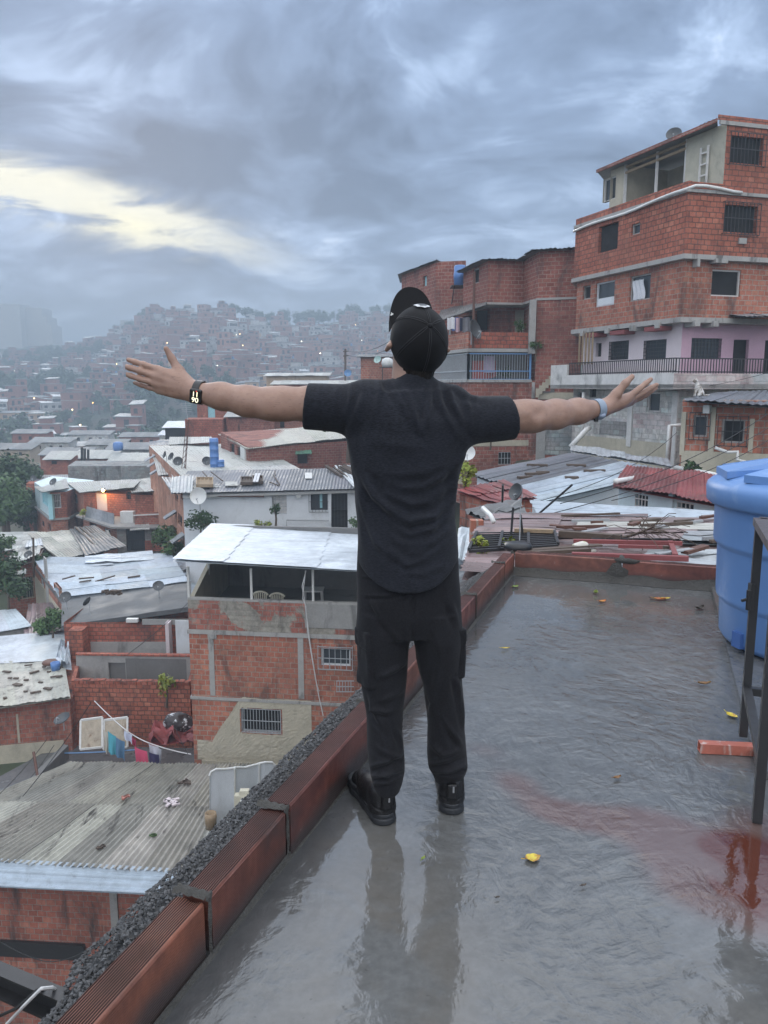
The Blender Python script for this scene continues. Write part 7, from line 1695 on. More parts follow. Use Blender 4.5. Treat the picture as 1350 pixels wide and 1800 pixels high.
def white_house():
    A, B = V2(PD(322, 880, 40)), V2(PD(665, 880, 40)); zA = lambda y: PD(480, y, 40).z; bk_ = Vector((0, 6, 0)); P = [A, B, B + bk_, A + bk_]
    h = House('white_house', 'white painted house with a dark grilled door and grey tin roof', 'house', P, -9); q = h.sec(P, -9, zA(864), 'white')
    h.win(q, 0, 478, 871, 504, 903, 'grid', 'none', bm='iron_grey', pane='white_dirty', nb=4); h.win(q, 0, 546, 866, 576, 897, 'cage', 'none', pane='glass'); h.win(q, 0, 582, 862, 611, 930, 'bars', 'none', name='door', nb=5)
    h.face_box(q, 0, 562, 868, 567, 893, -.05, 'cyan', 'curtain', inn=.06)
    mb = MB(); mb.tube([PD(322, 873, 39.75), PD(660, 862, 39.75)], .10, 8); h.part(mb, 'gutter', 'pvc'); mb = MB(); mb.tube([PD(365, 871.5, 39.7), PD(464, 872.5, 39.7)], .05, 6); h.part(mb, 'drain_pipe', 'iron_rust'); mb = MB(); mb.bar(PD(580, 863, 39.9), PD(580, 920, 39.9), .14); h.part(mb, 'column', 'white')
    mb = MB(); mb.tube([PD(504, 932, 39.6), PD(504, 914, 39.6), PD(578, 915, 39.6)], .04, 6); h.part(mb, 'railing', 'iron_grey'); mb = MB(); c = PD(525, 871, 39.8); mb.lathe([(.10, -.02), (.14, 0), (.14, .05), (.05, .06)], c, 16, 0, Matrix.Rotation(math.radians(90), 3, 'X')); h.part(mb, 'round_vent', 'dish_white')
    h.finish()
    a, b_, c, d = PD(300, 867, 39.4), PD(668, 858, 39.4), PD(668, 822, 46), PD(330, 828, 46)
    tin(h.root, a, b_, c, d, m='tin_slate', sheets=13, seed=41, tone=.10, pitch=.18, amp=.008, gap=.008, warp=.02); tin(h.root, PD(300, 866, 39.2), PD(338, 866, 39.2), PD(340, 836, 43), PD(302, 838, 43), m='tin', sheets=3, seed=42, name='roof_patch'); tin(h.root, PD(622, 856, 39.2), PD(670, 856, 39.2), PD(668, 816, 47), PD(588, 818, 47), m='tin_white', sheets=3, seed=45, name='roof_patch')
    zs = lambda px, py: PD(px, py, 39.4 + (864 - py) / 42 * 6.2) + Vector((0, 0, .08))
    for k, (x0, y0, x1, y1, m, lab) in enumerate(((346, 846, 374, 859, 'wood', 'shallow wooden crate on the left of the grey tin roof'), (424, 845, 444, 855, 'wood', 'dark slatted pallet piece in the middle of the grey tin roof'), (444, 843, 462, 853, 'wood', 'pale wooden frame beside the slatted pallet piece'), (396, 850, 418, 857, 'tin_old', 'pale flat board on the grey tin roof'), (536, 834, 549, 844, 'dish_white', 'white square sheet on the grey tin roof'))):
        p = [zs(x0, y1), zs(x1, y1), zs(x1, y0), zs(x0, y0)]; mb = MB(); mb.col = (1, 1, 1)
        n = (p[1] - p[0]).cross(p[3] - p[0]).normalized(); mb.par(p[0], p[1] - p[0], p[3] - p[0], n * .03)
        if 'crate' in lab or 'frame' in lab or 'pallet' in lab:
            for i in range(4): mb.bar(p[i] + n * .08, p[(i + 1) % 4] + n * .08, .06, .16)
            for i in range(1, 4): mb.bar(p[0].lerp(p[1], i / 4) + n * .06, p[3].lerp(p[2], i / 4) + n * .06, .05)
        solo(mb, 'roof_junk', M[m] if 'pallet' not in lab else M['wood_dark'], lab, 'junk')
    for k in range(2): mb = MB(); mb.bar(zs(447 + k * 5, 856) + Vector((0, 0, .2)), zs(451 + k * 5, 841) + Vector((0, 0, .2)), .13, .04); solo(mb, 'white_plank', M['white_sheet'], ('left of two white planks on the wooden frame', 'right of two white planks on the wooden frame')[k], 'plank')
    r = random.Random(4); mb = MB()
    for k in range(18): a = zs(565 + r.uniform(0, 34) + k * 1.2, 823 + r.uniform(0, 5)); b2 = a + Vector((.9 + r.uniform(0, .5), -2.6, -.32)); mb.bar(a + Vector((0, 0, .08 * (k % 3))), b2 + Vector((0, 0, .08 * (k % 3))), .07)
    solo(mb, 'scrap_timber', M['wood_dark'], 'heap of scrap timber at the right end of the grey tin roof', 'timber', kind='stuff')
    for k, (x0, y0, x1, y1) in enumerate(((356, 831, 366, 843), (371, 832, 392, 848), (474, 850, 490, 856), (481, 838, 492, 855), (483, 830, 484, 838))): mb = MB(); mb.bar(zs(x0, y0), zs(x1, y1), .05); solo(mb, 'roof_batten', M['wood_dark'], ('short dark batten at the left of the grey tin roof', 'long dark batten left of the crate', 'upper batten right of the planks', 'slanting batten in the middle of the grey roof', 'tiny upright stub on the grey roof')[k], 'batten')
    dish(PD(352, 898, 39), .43, (-.1, -.95, .25), 'big white satellite dish at the left corner of the white house', 'dish_white', mast=.75)
    bush(PD(352, 925, 38.8), .8, 500, .16, 'dark shrub below the big white dish', 'leaf_dark', 51); bush(PD(365, 931, 38.5), .6, 300, .14, 'second dark shrub right of the one under the dish', 'leaf_dark', 52); bush(PD(462, 932, 38.5), .5, 240, .14, 'yellowish grass tuft behind the white canopy', 'leaf_yellow', 53); bush(PD(484, 924, 38.5), .35, 200, .12, 'thin dark plant against the white wall', 'leaf_dark', 54, h=.9); bush(PD(628, 928, 38.6), .5, 240, .14, 'green plant beside the dark door', 'leaf_mid', 55)
white_house()

def terracotta_house():
    N_, Fp = V2(PD(341, 880, 40.5)), V2(PD(262, 790, 62)); zt0, zt1 = PD(341, 858, 40.5).z, PD(262, 783, 62).z; w = Vector((8, 3, 0)); w2 = Vector((7, 1, 0))
    P = [Fp, N_, N_ + w2, Fp + w]; h = House('terracotta_house', 'long pale terracotta house seen along its side with many tin awnings', 'house', P, -13)
    q = h.sec(P, -13, None, 'terracotta', tops=[zt1, zt0, zt0, zt1], cap=False); d = (N_ - Fp); n = Vector((d.y, -d.x, 0)).normalized()
    for (x0, y0, x1, y1) in ((265, 796, 270, 806), (302, 838, 308, 850), (318, 858, 326, 880), (330, 862, 338, 892), (307, 868, 313, 880), (313, 905, 320, 922), (328, 915, 335, 935)): h.win(q, 0, x0, y0, x1, y1, 'bars' if y1 - y0 > 15 else 'open', 'none', nb=3)
    h.finish(); r = random.Random(6); Z = lambda f: zt1 + (zt0 - zt1) * f
    for f, dz, wd in ((.18, -.3, .9), (.26, -.5, .9), (.34, -.8, 1.0), (.66, -2.6, 1.0), (.80, -3.4, 1.2), (.90, -4.6, 1.4)):
        p = Fp + d * f + Vector((0, 0, Z(f) + dz)); k = d.normalized() * wd; mb = roof(p + n * .75 - k * .5 + Vector((0, 0, -.45)), p + n * .75 + k * .5 + Vector((0, 0, -.45)), p + k * .5, p - k * .5, 'tin', sheets=2, seed=int(f * 99)); h.part(mb, 'awning', 'tin')
    mb = MB(); mb.tube([PD(291, 805, 54), PD(300, 830, 50), PD(312, 850, 46)], .05, 6); h.part(mb, 'drain_pipe', 'pvc')
    tin(h.root, *[Vector((p.x, p.y, zz_ - .02)) for p, zz_ in zip((P[1], P[2], P[3], P[0]), (zt0, zt0, zt1, zt1))], m='tin_old', sheets=8, rows=3, seed=60, warp=.06)
    # roofs of this house: pale sheets at the far end, lower tin at the near end
    z = Vector((0, 0, .06)); tin(h.root, PD(278, 836, 50.5), PD(372, 832, 50.5), PD(372, 796, 60), PD(266, 792, 61), m='tin_old', sheets=7, rows=2, seed=61, warp=.08); tin(h.root, PD(300, 862, 42), PD(345, 864, 42), PD(385, 838, 49), PD(284, 838, 50), m='tin', sheets=5, seed=62, rows=2, warp=.08, name='roof'); tin(h.root, PD(262, 800, 61), PD(330, 792, 61), PD(330, 768, 70), PD(262, 776, 68), m='tin_slate', sheets=5, seed=63, tone=.3)
    tin(h.root, PD(296, 782, 62), PD(372, 778, 62), PD(372, 768, 66), PD(298, 768, 66), m='tin_old', sheets=4, seed=64, tone=.3)
    for k, (px, py, r_, aim) in enumerate(((293, 812, .25, (-.85, -.4, .3)), (304, 816, .27, (-.6, -.6, .5)), (314, 824, .30, (.1, -.9, .4)), (364, 824, .30, (.2, -.85, .5)))): dish(PD(px, py, 50), r_, aim, ('leftmost of three dark dishes on the pale roof, turned edge on', 'middle of three dark dishes on the pale roof', 'largest dark dish right of the three on the pale roof', 'dark dish left of the blue barrels')[k], mast=.45)
    for k, (px, yb, yt, rr, lab) in enumerate(((377.5, 822, 770, .28, 'tall blue barrel stack on the tin roof'), (388, 823, 808, .24, 'short blue barrel beside the tall one'))):
        b_ = PD(px, yb, 49); t_ = PD(px, yt, 49); H = t_.z - b_.z; pr = []
        n_ = 4 if k == 0 else 2
        for i in range(n_): z0 = H * i / n_; hh = H / n_; pr += [(rr * .96, z0), (rr, z0 + .04), (rr, z0 + hh * .48), (rr * 1.04, z0 + hh * .5), (rr, z0 + hh * .52), (rr, z0 + hh - .03)]
        pr += [(rr * .8, H)]; mb = MB(); mb.lathe(pr, b_, 20); solo(mb, 'water_barrel', M['tank_blue'], lab, 'barrel', None, True)
    # lattice aerial mast
    m_ = thing('aerial_mast', 'slim lattice aerial mast rising from the pale roof', 'mast', PD(322, 836, 48)); b_ = PD(322, 836, 48); t_ = PD(330, 738, 48); mb = MB()
    for dx, dy in ((-.13, 0), (.13, 0), (0, .2)): mb.tube([b_ + Vector((dx, dy, 0)), t_ + Vector((dx * .5, dy * .5, 0))], .022, 5)
    for k in range(10):
        t = k / 10; p = b_.lerp(t_, t); q2 = b_.lerp(t_, t + .1); mb.tube([p + Vector((-.13, 0, 0)), q2 + Vector((.12, 0, 0))], .014, 4); mb.tube([p + Vector((.13, 0, 0)), q2 + Vector((0, .18, 0))], .014, 4)
    mb.build('lattice', M['iron_rust'], m_); mb = MB(); mb.tube([t_, t_ + Vector((-.1, 0, 1.1))], .02, 5)
    for k in range(5): p = t_ + Vector((-.02 * k, 0, .5 + .12 * k)); mb.tube([p - Vector((.3, 0, 0)), p + Vector((.3, 0, .02))], .012, 4)
    mb.build('aerial', M['iron_grey'], m_)
terracotta_house()

def mid_left():
    # brick house under a wide pale roof
    A, B = V2(PD(437, 800, 52)), V2(PD(640, 790, 56)); Lf = V2(PD(388, 770, 61)); P = [Lf, A, B, B + (Lf - A)]; zA = lambda y: PD(437, y, 52).z
    h = House('brick_house', 'brick house with a wide pale sloping roof just under the man\'s left sleeve', 'house', P, -10); q = h.sec(P, -10, None, 'brick4', tops=[zA(786) + .5, zA(786), zA(786) + .15, zA(786) + .65])
    _ = h.win(q, 1, 523, 797, 541, 815, 'open', 'none'); h.win(q, 0, 404, 780, 412, 800, 'open', 'none'); h.win(q, 0, 416, 786, 424, 806, 'open', 'none'); h.face_box(q, 0, 425, 785, 433, 824, .1, 'pvc', 'drain_pipe'); h.finish()
    p = seen((519, 798, 53.0), (548, 797, 53.4), (547, 790, 54.2), (520, 791, 53.8)); mb = roof(p[0], p[1], p[2], p[3], 'tin', sheets=2); M['tin_green'] = rooftin('tin_green', (.10, .24, .16), .5); h.part(mb, 'awning', 'tin_green')
    tin(h.root, PD(434, 789, 51.6), PD(645, 766, 56.5), PD(640, 742, 66), PD(383, 763, 62.5), m='tin_cream', sheets=9, seed=71, tone=.08, rows=2, warp=.06)
    tree(PD(612, 800, 50), 2.1, 2.6, 900, .30, 'dark tree half hidden by the man\'s left side', 'leaf_dark', 71)
    # brick houses beyond
    def box_house(label, x0, x1, yt, d0, d1, dep, m, zb=-12, wins=(), roofm=None, yl=None, name='brick_house', rk=None):
        A, B = V2(PD(x0, yt, d0)), V2(PD(x1, yt, d1)); rad = Vector((A.x / A.y * .9, 1, 0)).normalized() * dep if A.x < 0 else Vector((0, dep, 0)); z = PD(x0, yt, d0).z; P = [A, B, B + Vector((0, dep, 0)) , A + rad * 1.0]
        if A.x < 0: P = [A, B, B + Vector((B.x / B.y * dep * .5, dep, 0)), A + Vector((A.x / A.y * dep * .6, dep, 0))]
        h = House(name, label, 'house', P, zb); q = h.sec(P, zb, z, m)
        for w in wins: h.win(q, 0, *w)
        h.finish()
        if roofm:
            o = offset(P, .35); zz = lambda k: Vector((0, 0, z + k)); tin(h.root, o[0] + zz(.02), o[1] + zz(.02), o[2] + zz(.5), o[3] + zz(.5), m=roofm, sheets=max(3, int((B - A).length / .9)), seed=int(x0), tone=.2, warp=.05)
        return h, q
    h, _ = box_house('brick house with a blue curtained window below the man\'s left forearm', 346, 470, 700, 78, 78, 7, 'brick', wins=((365, 714, 378, 736, 'open', 'none', 'iron', 'cyan'),)); box_house('small deep red brick box beside the lattice mast', 340, 390, 737, 70, 70, 4, 'brick2'); box_house('thin brick house strip between mast and red box', 325, 342, 737, 72, 72, 4, 'brick2')
    box_house('low brick house with rusty sheets under the man\'s elbow', 400, 482, 733, 72, 74, 6, 'brick_stained', roofm='tin_old'); box_house('orange brick house seen under the man\'s upper arm', 482, 560, 735, 76, 76, 6, 'brick3', wins=((492, 740, 500, 752, 'open', 'none'),), roofm='tin_old')
    box_house('open sided shed, its inner shade painted as dark walls, with a pale roof at the edge of the valley', 290, 327, 752, 88, 88, 6, 'dark', roofm='tin_white', name='shed', wins=())  # closed near-black walls stand in for the shade inside
    box_house('brick house with a ragged tin roof above the man\'s left arm', 480, 640, 676, 82, 80, 8, 'brick', wins=((560, 680, 570, 690, 'open', 'none'),), roofm='tin_old'); h, _ = box_house('upper brick house with rust and tin roof beyond the left arm', 468, 575, 661, 92, 90, 8, 'ochre_wall', roofm='tin_old')
    h, q = box_house('small brick house beside the man\'s cheek with a dish', 634, 700, 628, 66, 66, 6, 'brick3', roofm='tin_dark')
    dish(PD(665, 640, 65), .32, (-.4, -.8, .4), 'pale green satellite dish on the brick house by the man\'s cheek', 'dish_green', mast=.3); dish(PD(611, 662, 79), .36, (.1, -.9, .3), 'blue satellite dish on the roof left of the man\'s neck', 'iron_blue', mast=.3)
    mb = MB(); b_ = PD(681, 645, 64); mb.lathe([(.42, 0), (.5, .3), (.42, .62), (.15, .75)], b_, 14); solo(mb, 'water_tank', M['dish_white'], 'small white tank on a stand beside the man\'s cheek', 'water tank', None, True)
    mb = MB()
    for dx in (-.4, .4): mb.bar(b_ + Vector((dx, 0, -2.2)), b_ + Vector((dx, 0, 0)), .07)
    mb.box(b_ + Vector((0, 0, -.04)), (1.3, .9, .07)); solo(mb, 'tank_stand', M['iron'], 'dark stand carrying the small white tank', 'stand')
    pl = thing('utility_pole', 'utility pole with cross arms left of the man\'s head', 'utility pole', PD(607, 668, 88)); mb = MB(); mb.tube([PD(607, 672, 88), PD(607, 613, 88)], .12, 8); mb.build('pole', M['wood_dark'], pl); mb = MB()
    for y in (618, 626): mb.bar(PD(603, y, 88), PD(613, y - 1, 88), .12)
    mb.build('cross_arm', M['wood_dark'], pl)
    for k, dy in enumerate((0, 7)): wire([PD(607, 616 + dy, 88), PD(720, 575 + dy * 2, 60)], ('upper cable running from the utility pole towards the cap', 'lower cable running from the utility pole towards the cap')[k], .03, .8)
    # house with the lit lamp
    h, q = box_house('brick house with a lit lamp over its upper door', 146, 296, 866, 62, 60, 7, 'brick', zb=PD(146, 908, 62).z, wins=((168, 866, 188, 898, 'open', 'none', 'iron', 'pinkwhite'), (222, 864, 230, 878, 'open', 'none'))); zl = PD(146, 908, 62).z
    tin(h.root, PD(140, 866, 61.4), PD(236, 857, 61), PD(250, 842, 70), PD(117, 848, 69), m='tin_old', sheets=7, seed=81, rows=2); tin(h.root, PD(232, 866, 60), PD(298, 862, 59.6), PD(262, 840, 70), PD(216, 846, 69), m='tin_old', sheets=6, seed=82, rows=2, tone=.35)
    S0, S1 = V2(PD(117, 860, 70)), V2(PD(147, 880, 62)); z0 = zl; hh = House('brick_house', 'side wing of the lamp house with a pale shuttered window', 'house', [S0, S1, S1 + Vector((3, 1, 0)), S0 + Vector((3, 0, 0))], zl); qq = hh.sec([S0, S1, S1 + Vector((2.2, .3, 0)), S0 + Vector((3, 0, 0))], zl, None, 'brick3', tops=[PD(117, 852, 70).z, PD(147, 866, 62).z] * 2); hh.win(qq, 0, 124, 866, 136, 880, 'bars', 'white', pane='glass'); hh.finish()
    lt = thing('wall_lamp', 'lit yellow wall lamp above the upper door', 'lamp', PD(181, 862, 61)); mb = MB(); p = PD(181, 862.5, 61.2); mb.lathe([(.03, .14), (.09, .08), (.11, 0), (.06, -.09), (.01, -.11)], p, 12); mb.build('bulb', emis('lit_bulb', (1, .55, .12), 25), lt, True); mb = MB(); mb.bar(p + Vector((0, .5, .12)), p + Vector((0, 0, .12)), .05); mb.build('bracket', M['iron'], lt)
    pt = bpy.data.lights.new('wall_lamp_light', 'POINT'); pt.energy = 45; pt.color = (1, .55, .16); pt.shadow_soft_size = .12; po = bpy.data.objects.new('wall_lamp_light', pt); COL.objects.link(po); po.parent = lt; po.location = Vector((0, -.35, -.1))
    A, B, C = V2(PD(146, 912, 62)), V2(PD(205, 930, 57)), V2(PD(292, 930, 57)); P = [A, B, C, C + Vector((0, 5, 0)), A + Vector((0, 4, 0))]; h = House('brick_house', 'lower floor below the lamp house with a black grilled door', 'house', P, -13); q = h.sec(P, -13, zl, 'greyblock', skip=(0,)); q2 = h.sec(P, -13, zl, 'brick3', skip=(1, 2, 3, 4), cap=False)
    h.win(q, 1, 222, 930, 255, 968, 'bars', 'iron', pane='glass', name='door'); h.win(q2, 0, 158, 920, 170, 937, 'bars', 'none'); h.win(q2, 0, 184, 930, 194, 950, 'open', 'white'); h.face_box(q, 1, 256, 950, 290, 968, .15, 'brick2', 'low_wall'); h.band(P, zl, zl + .15, .5, 'concrete', 'terrace_slab'); h.finish()
    tin(h.root, PD(228, 932, 56.2), PD(263, 930, 56.2), PD(262, 921, 57.4), PD(232, 923, 57.4), m='tin_old', sheets=3, name='awning'); mb = roof(PD(150, 908, 61), PD(200, 925, 57.5), PD(200, 903, 57.5), PD(152, 890, 61), 'tin', sheets=5, seed=4); h.part(mb, 'sheet_railing', 'tin'); mb = MB(); mb.box(PD(225, 911, 58.5), (1.0, .6, 1.1)); h.part(mb, 'plastic_tub', 'dish_white'); mb = MB(); a, b2 = PD(236, 903, 57.5), PD(284, 900, 57.5); mb.par(a + Vector((0, 0, -.9)), b2 - a, (0, .12, 0), (0, 0, .9)); h.part(mb, 'parapet', 'brick_stained'); mb = MB(); mb.bar(PD(233, 906, 57.3), PD(284, 903.5, 57.3), .08); h.part(mb, 'rail', 'pvc'); mb = MB(); mb.bar(PD(188, 932, 57.0), PD(199, 955, 56.6), .18, .06); h.part(mb, 'leaning_board', 'pvc')
    bush(PD(145, 903, 60.5), .35, 200, .14, 'yellowish plant on the corner of the sheet railing', 'leaf_yellow', 82)
    bush(PD(290, 990, 48), 1.15, 900, .2, 'tall green bush beside the terracotta house', 'leaf_mid', 83, h=1.6); bush(PD(308, 990, 45), .9, 600, .2, 'smaller green bush right of the tall one', 'leaf_mid', 84, h=.9)
    # house with the pale blue glazed corner
    A, B, C = V2(PD(62, 870, 70)), V2(PD(90, 900, 63)), V2(PD(118, 895, 63.5)); zt = PD(90, 866, 63).z; P = [A, B, C, C + Vector((-.6, 8, 0)), A + Vector((-.5, 5, 0))]; zm = PD(90, 912, 63).z
    h = House('brick_house', 'narrow brick house with a pale blue glazed upper corner', 'house', P, -14); q = h.sec(P, zm, zt, 'paleblue', skip=(1, 2, 3)); q1 = h.sec(P, zm, zt, 'brick', skip=(0, 4), cap=False); q2 = h.sec(P, -14, zm, 'brick3')
    h.win(q, 0, 74, 865, 86, 888, 'open', 'cyan', pane='cyan'); h.win(q1, 1, 92, 868, 107, 893, 'bars', 'white', bm='pvc', pane='glass'); h.band(P, zm - .1, zm + .05, .2, 'concrete'); mb = MB(); p = PD(89, 872, 62.9); mb.bar((p.x, p.y, zm), (p.x, p.y, zt - .1), .35); h.part(mb, 'post', 'cyan'); h.win(q2, 0, 72, 915, 78, 926, 'open', 'none'); h.win(q2, 0, 84, 920, 89, 934, 'open', 'none'); h.finish()
    tin(h.root, PD(60, 856, 68), PD(74, 865, 61.6), PD(122, 858, 62), PD(116, 840, 74), m='tin_old', sheets=5, seed=85, warp=.05, along='u'); tin(h.root, PD(46, 846, 74), PD(120, 843, 74), PD(120, 834, 80), PD(48, 836, 80), m='tin_slate', sheets=7, seed=86)
    dish(PD(61, 848, 68), .3, (-.2, -.8, .5), 'small dark dish on the left roof edge of the glazed house', mast=.3); dish(PD(96, 855, 64), .34, (-.3, -.7, .6), 'wide dark dish on the roof of the glazed house', mast=.3); dish(PD(38, 882, 68), .32, (.3, -.85, .3), 'dark dish on a bracket beside the trees', mast=.5)
    box_house('brick shack left behind the glazed house', 46, 60, 850, 72, 72, 4, 'brick')
    # grey wall and houses behind
    box_house('grey mouldy block wall house behind the lamp house', 119, 266, 819, 84, 84, 6, 'greyblock', name='grey_house'); box_house('brick house with a dark upper window left of the grey wall', 80, 120, 808, 90, 90, 6, 'brick', roofm='tin_old', wins=((90, 810, 100, 816, 'open', 'none'),)); box_house('brick house under a pale roof above the grey wall', 192, 262, 812, 92, 92, 7, 'brick', roofm='tin_old'); box_house('low brick house with chimney pipes behind the grey wall', 129, 195, 806, 96, 96, 7, 'brick3', roofm='tin_old')
    for k, px in enumerate((144, 149, 155)): mb = MB(); mb.tube([PD(px, 812, 92), PD(px, 786 + k * 2, 92)], .16, 8); solo(mb, 'flue_pipe', M['iron'], ('leftmost of three dark flue pipes', 'middle of three dark flue pipes', 'rightmost of three dark flue pipes')[k], 'pipe')
    for k, (x0, x1, yt, d, m, rf, lab) in enumerate(((-30, 52, 790, 130, 'ochre_wall', 'tin_far', 'ochre house far left beyond the trees'), (52, 120, 778, 140, 'whiteblock', 'tin_far', 'pale house with a white roof in the valley mist'), (70, 150, 800, 112, 'brick', 'tin_far', 'brick house in front of the valley mist'), (150, 215, 782, 135, 'whiteblock', 'tin_far', 'pale house with a grey roof at the valley edge'), (188, 262, 790, 118, 'greyblock', 'tin_far', 'grey house with a pale roof at the valley edge'), (20, 80, 762, 165, 'brick', 'tin_far', 'misty brick house with a white roof'), (120, 190, 764, 170, 'whiteblock', 'tin_far', 'misty pale house in the valley'), (210, 280, 768, 160, 'brick', 'tin_far', 'misty brick house near the valley trees'), (280, 330, 765, 150, 'whiteblock', 'tin_white', 'small misty white house left of the shed'))):
        box_house(lab, x0, x1, yt, d, d, 8, m, zb=-24, roofm=rf, wins=tuple((x0 + (x1 - x0) * t - 3, yt + 5, x0 + (x1 - x0) * t + 3, yt + 11, 'open', 'none') for t in (.25, .55, .8)))
    mb = MB(); b_ = PD(208, 792, 100); mb.lathe([(.6, 0), (.65, .5), (.6, 1.0), (.3, 1.15)], b_, 14); solo(mb, 'water_tank', M['tank_blue'], 'distant blue water tank on a pale roof', 'water tank', None, True)
    # trees on the far left and in the valley
    tree(PD(8, 935, 76) , 4.4, 5.2, 4200, .46, 'big dark round tree at the far left edge', 'leaf_dark', 91, 20); tree(PD(50, 925, 80), 3.2, 5.2, 2600, .42, 'dark tree right behind the big one at far left', 'leaf_dark', 92, 16); tree(PD(16, 955, 68), 2.9, 4.2, 2600, .36, 'lighter green tree in front of the dark trees', 'leaf_mid', 93, 14); tree(PD(46, 950, 70), 2.2, 2.8, 1500, .34, 'low dark tree beside the lighter green one', 'leaf_dark', 94, 12); tree(PD(62, 925, 72), 1.6, 2.6, 1000, .3, 'small dark tree next to the brick shack', 'leaf_dark', 95, 10)
    r = random.Random(12)
    for k, (px, py, d, s_) in enumerate(((250, 770, 150, 4.5), (175, 775, 155, 3.5), (300, 745, 200, 6), (260, 750, 205, 5), (225, 735, 215, 5), (330, 740, 190, 6), (360, 745, 180, 5.5), (150, 757, 190, 4), (60, 748, 200, 4), (100, 765, 160, 3.5), (390, 740, 185, 5), (275, 722, 225, 5.5), (20, 772, 160, 4), (420, 735, 200, 5), (310, 765, 150, 3.5), (205, 757, 180, 3.6), (30, 800, 118, 3), (90, 795, 122, 3.2), (240, 795, 125, 3), (160, 800, 118, 2.5), (275, 775, 135, 3), (120, 785, 138, 3), (5, 790, 125, 3.5))):
        p = PD(px, py, d); p.z = ground_z(p.x, p.y); o = link_copy('valley_tree', tprot[k % 5], p, r.uniform(0, 6), s_ / 4.0); tag(o, 'dark leafy tree in the misty valley between the near houses and the hill', 'tree', 'trees in the misty valley')
M['ochre_wall'] = plain('ochre_wall', (.42, .33, .24), .8, var=.25, stain=(.8, .6, (.12, .1, .08)))
M['dish_green'] = plain('dish_green', (.35, .50, .47), .5)
mid_left()

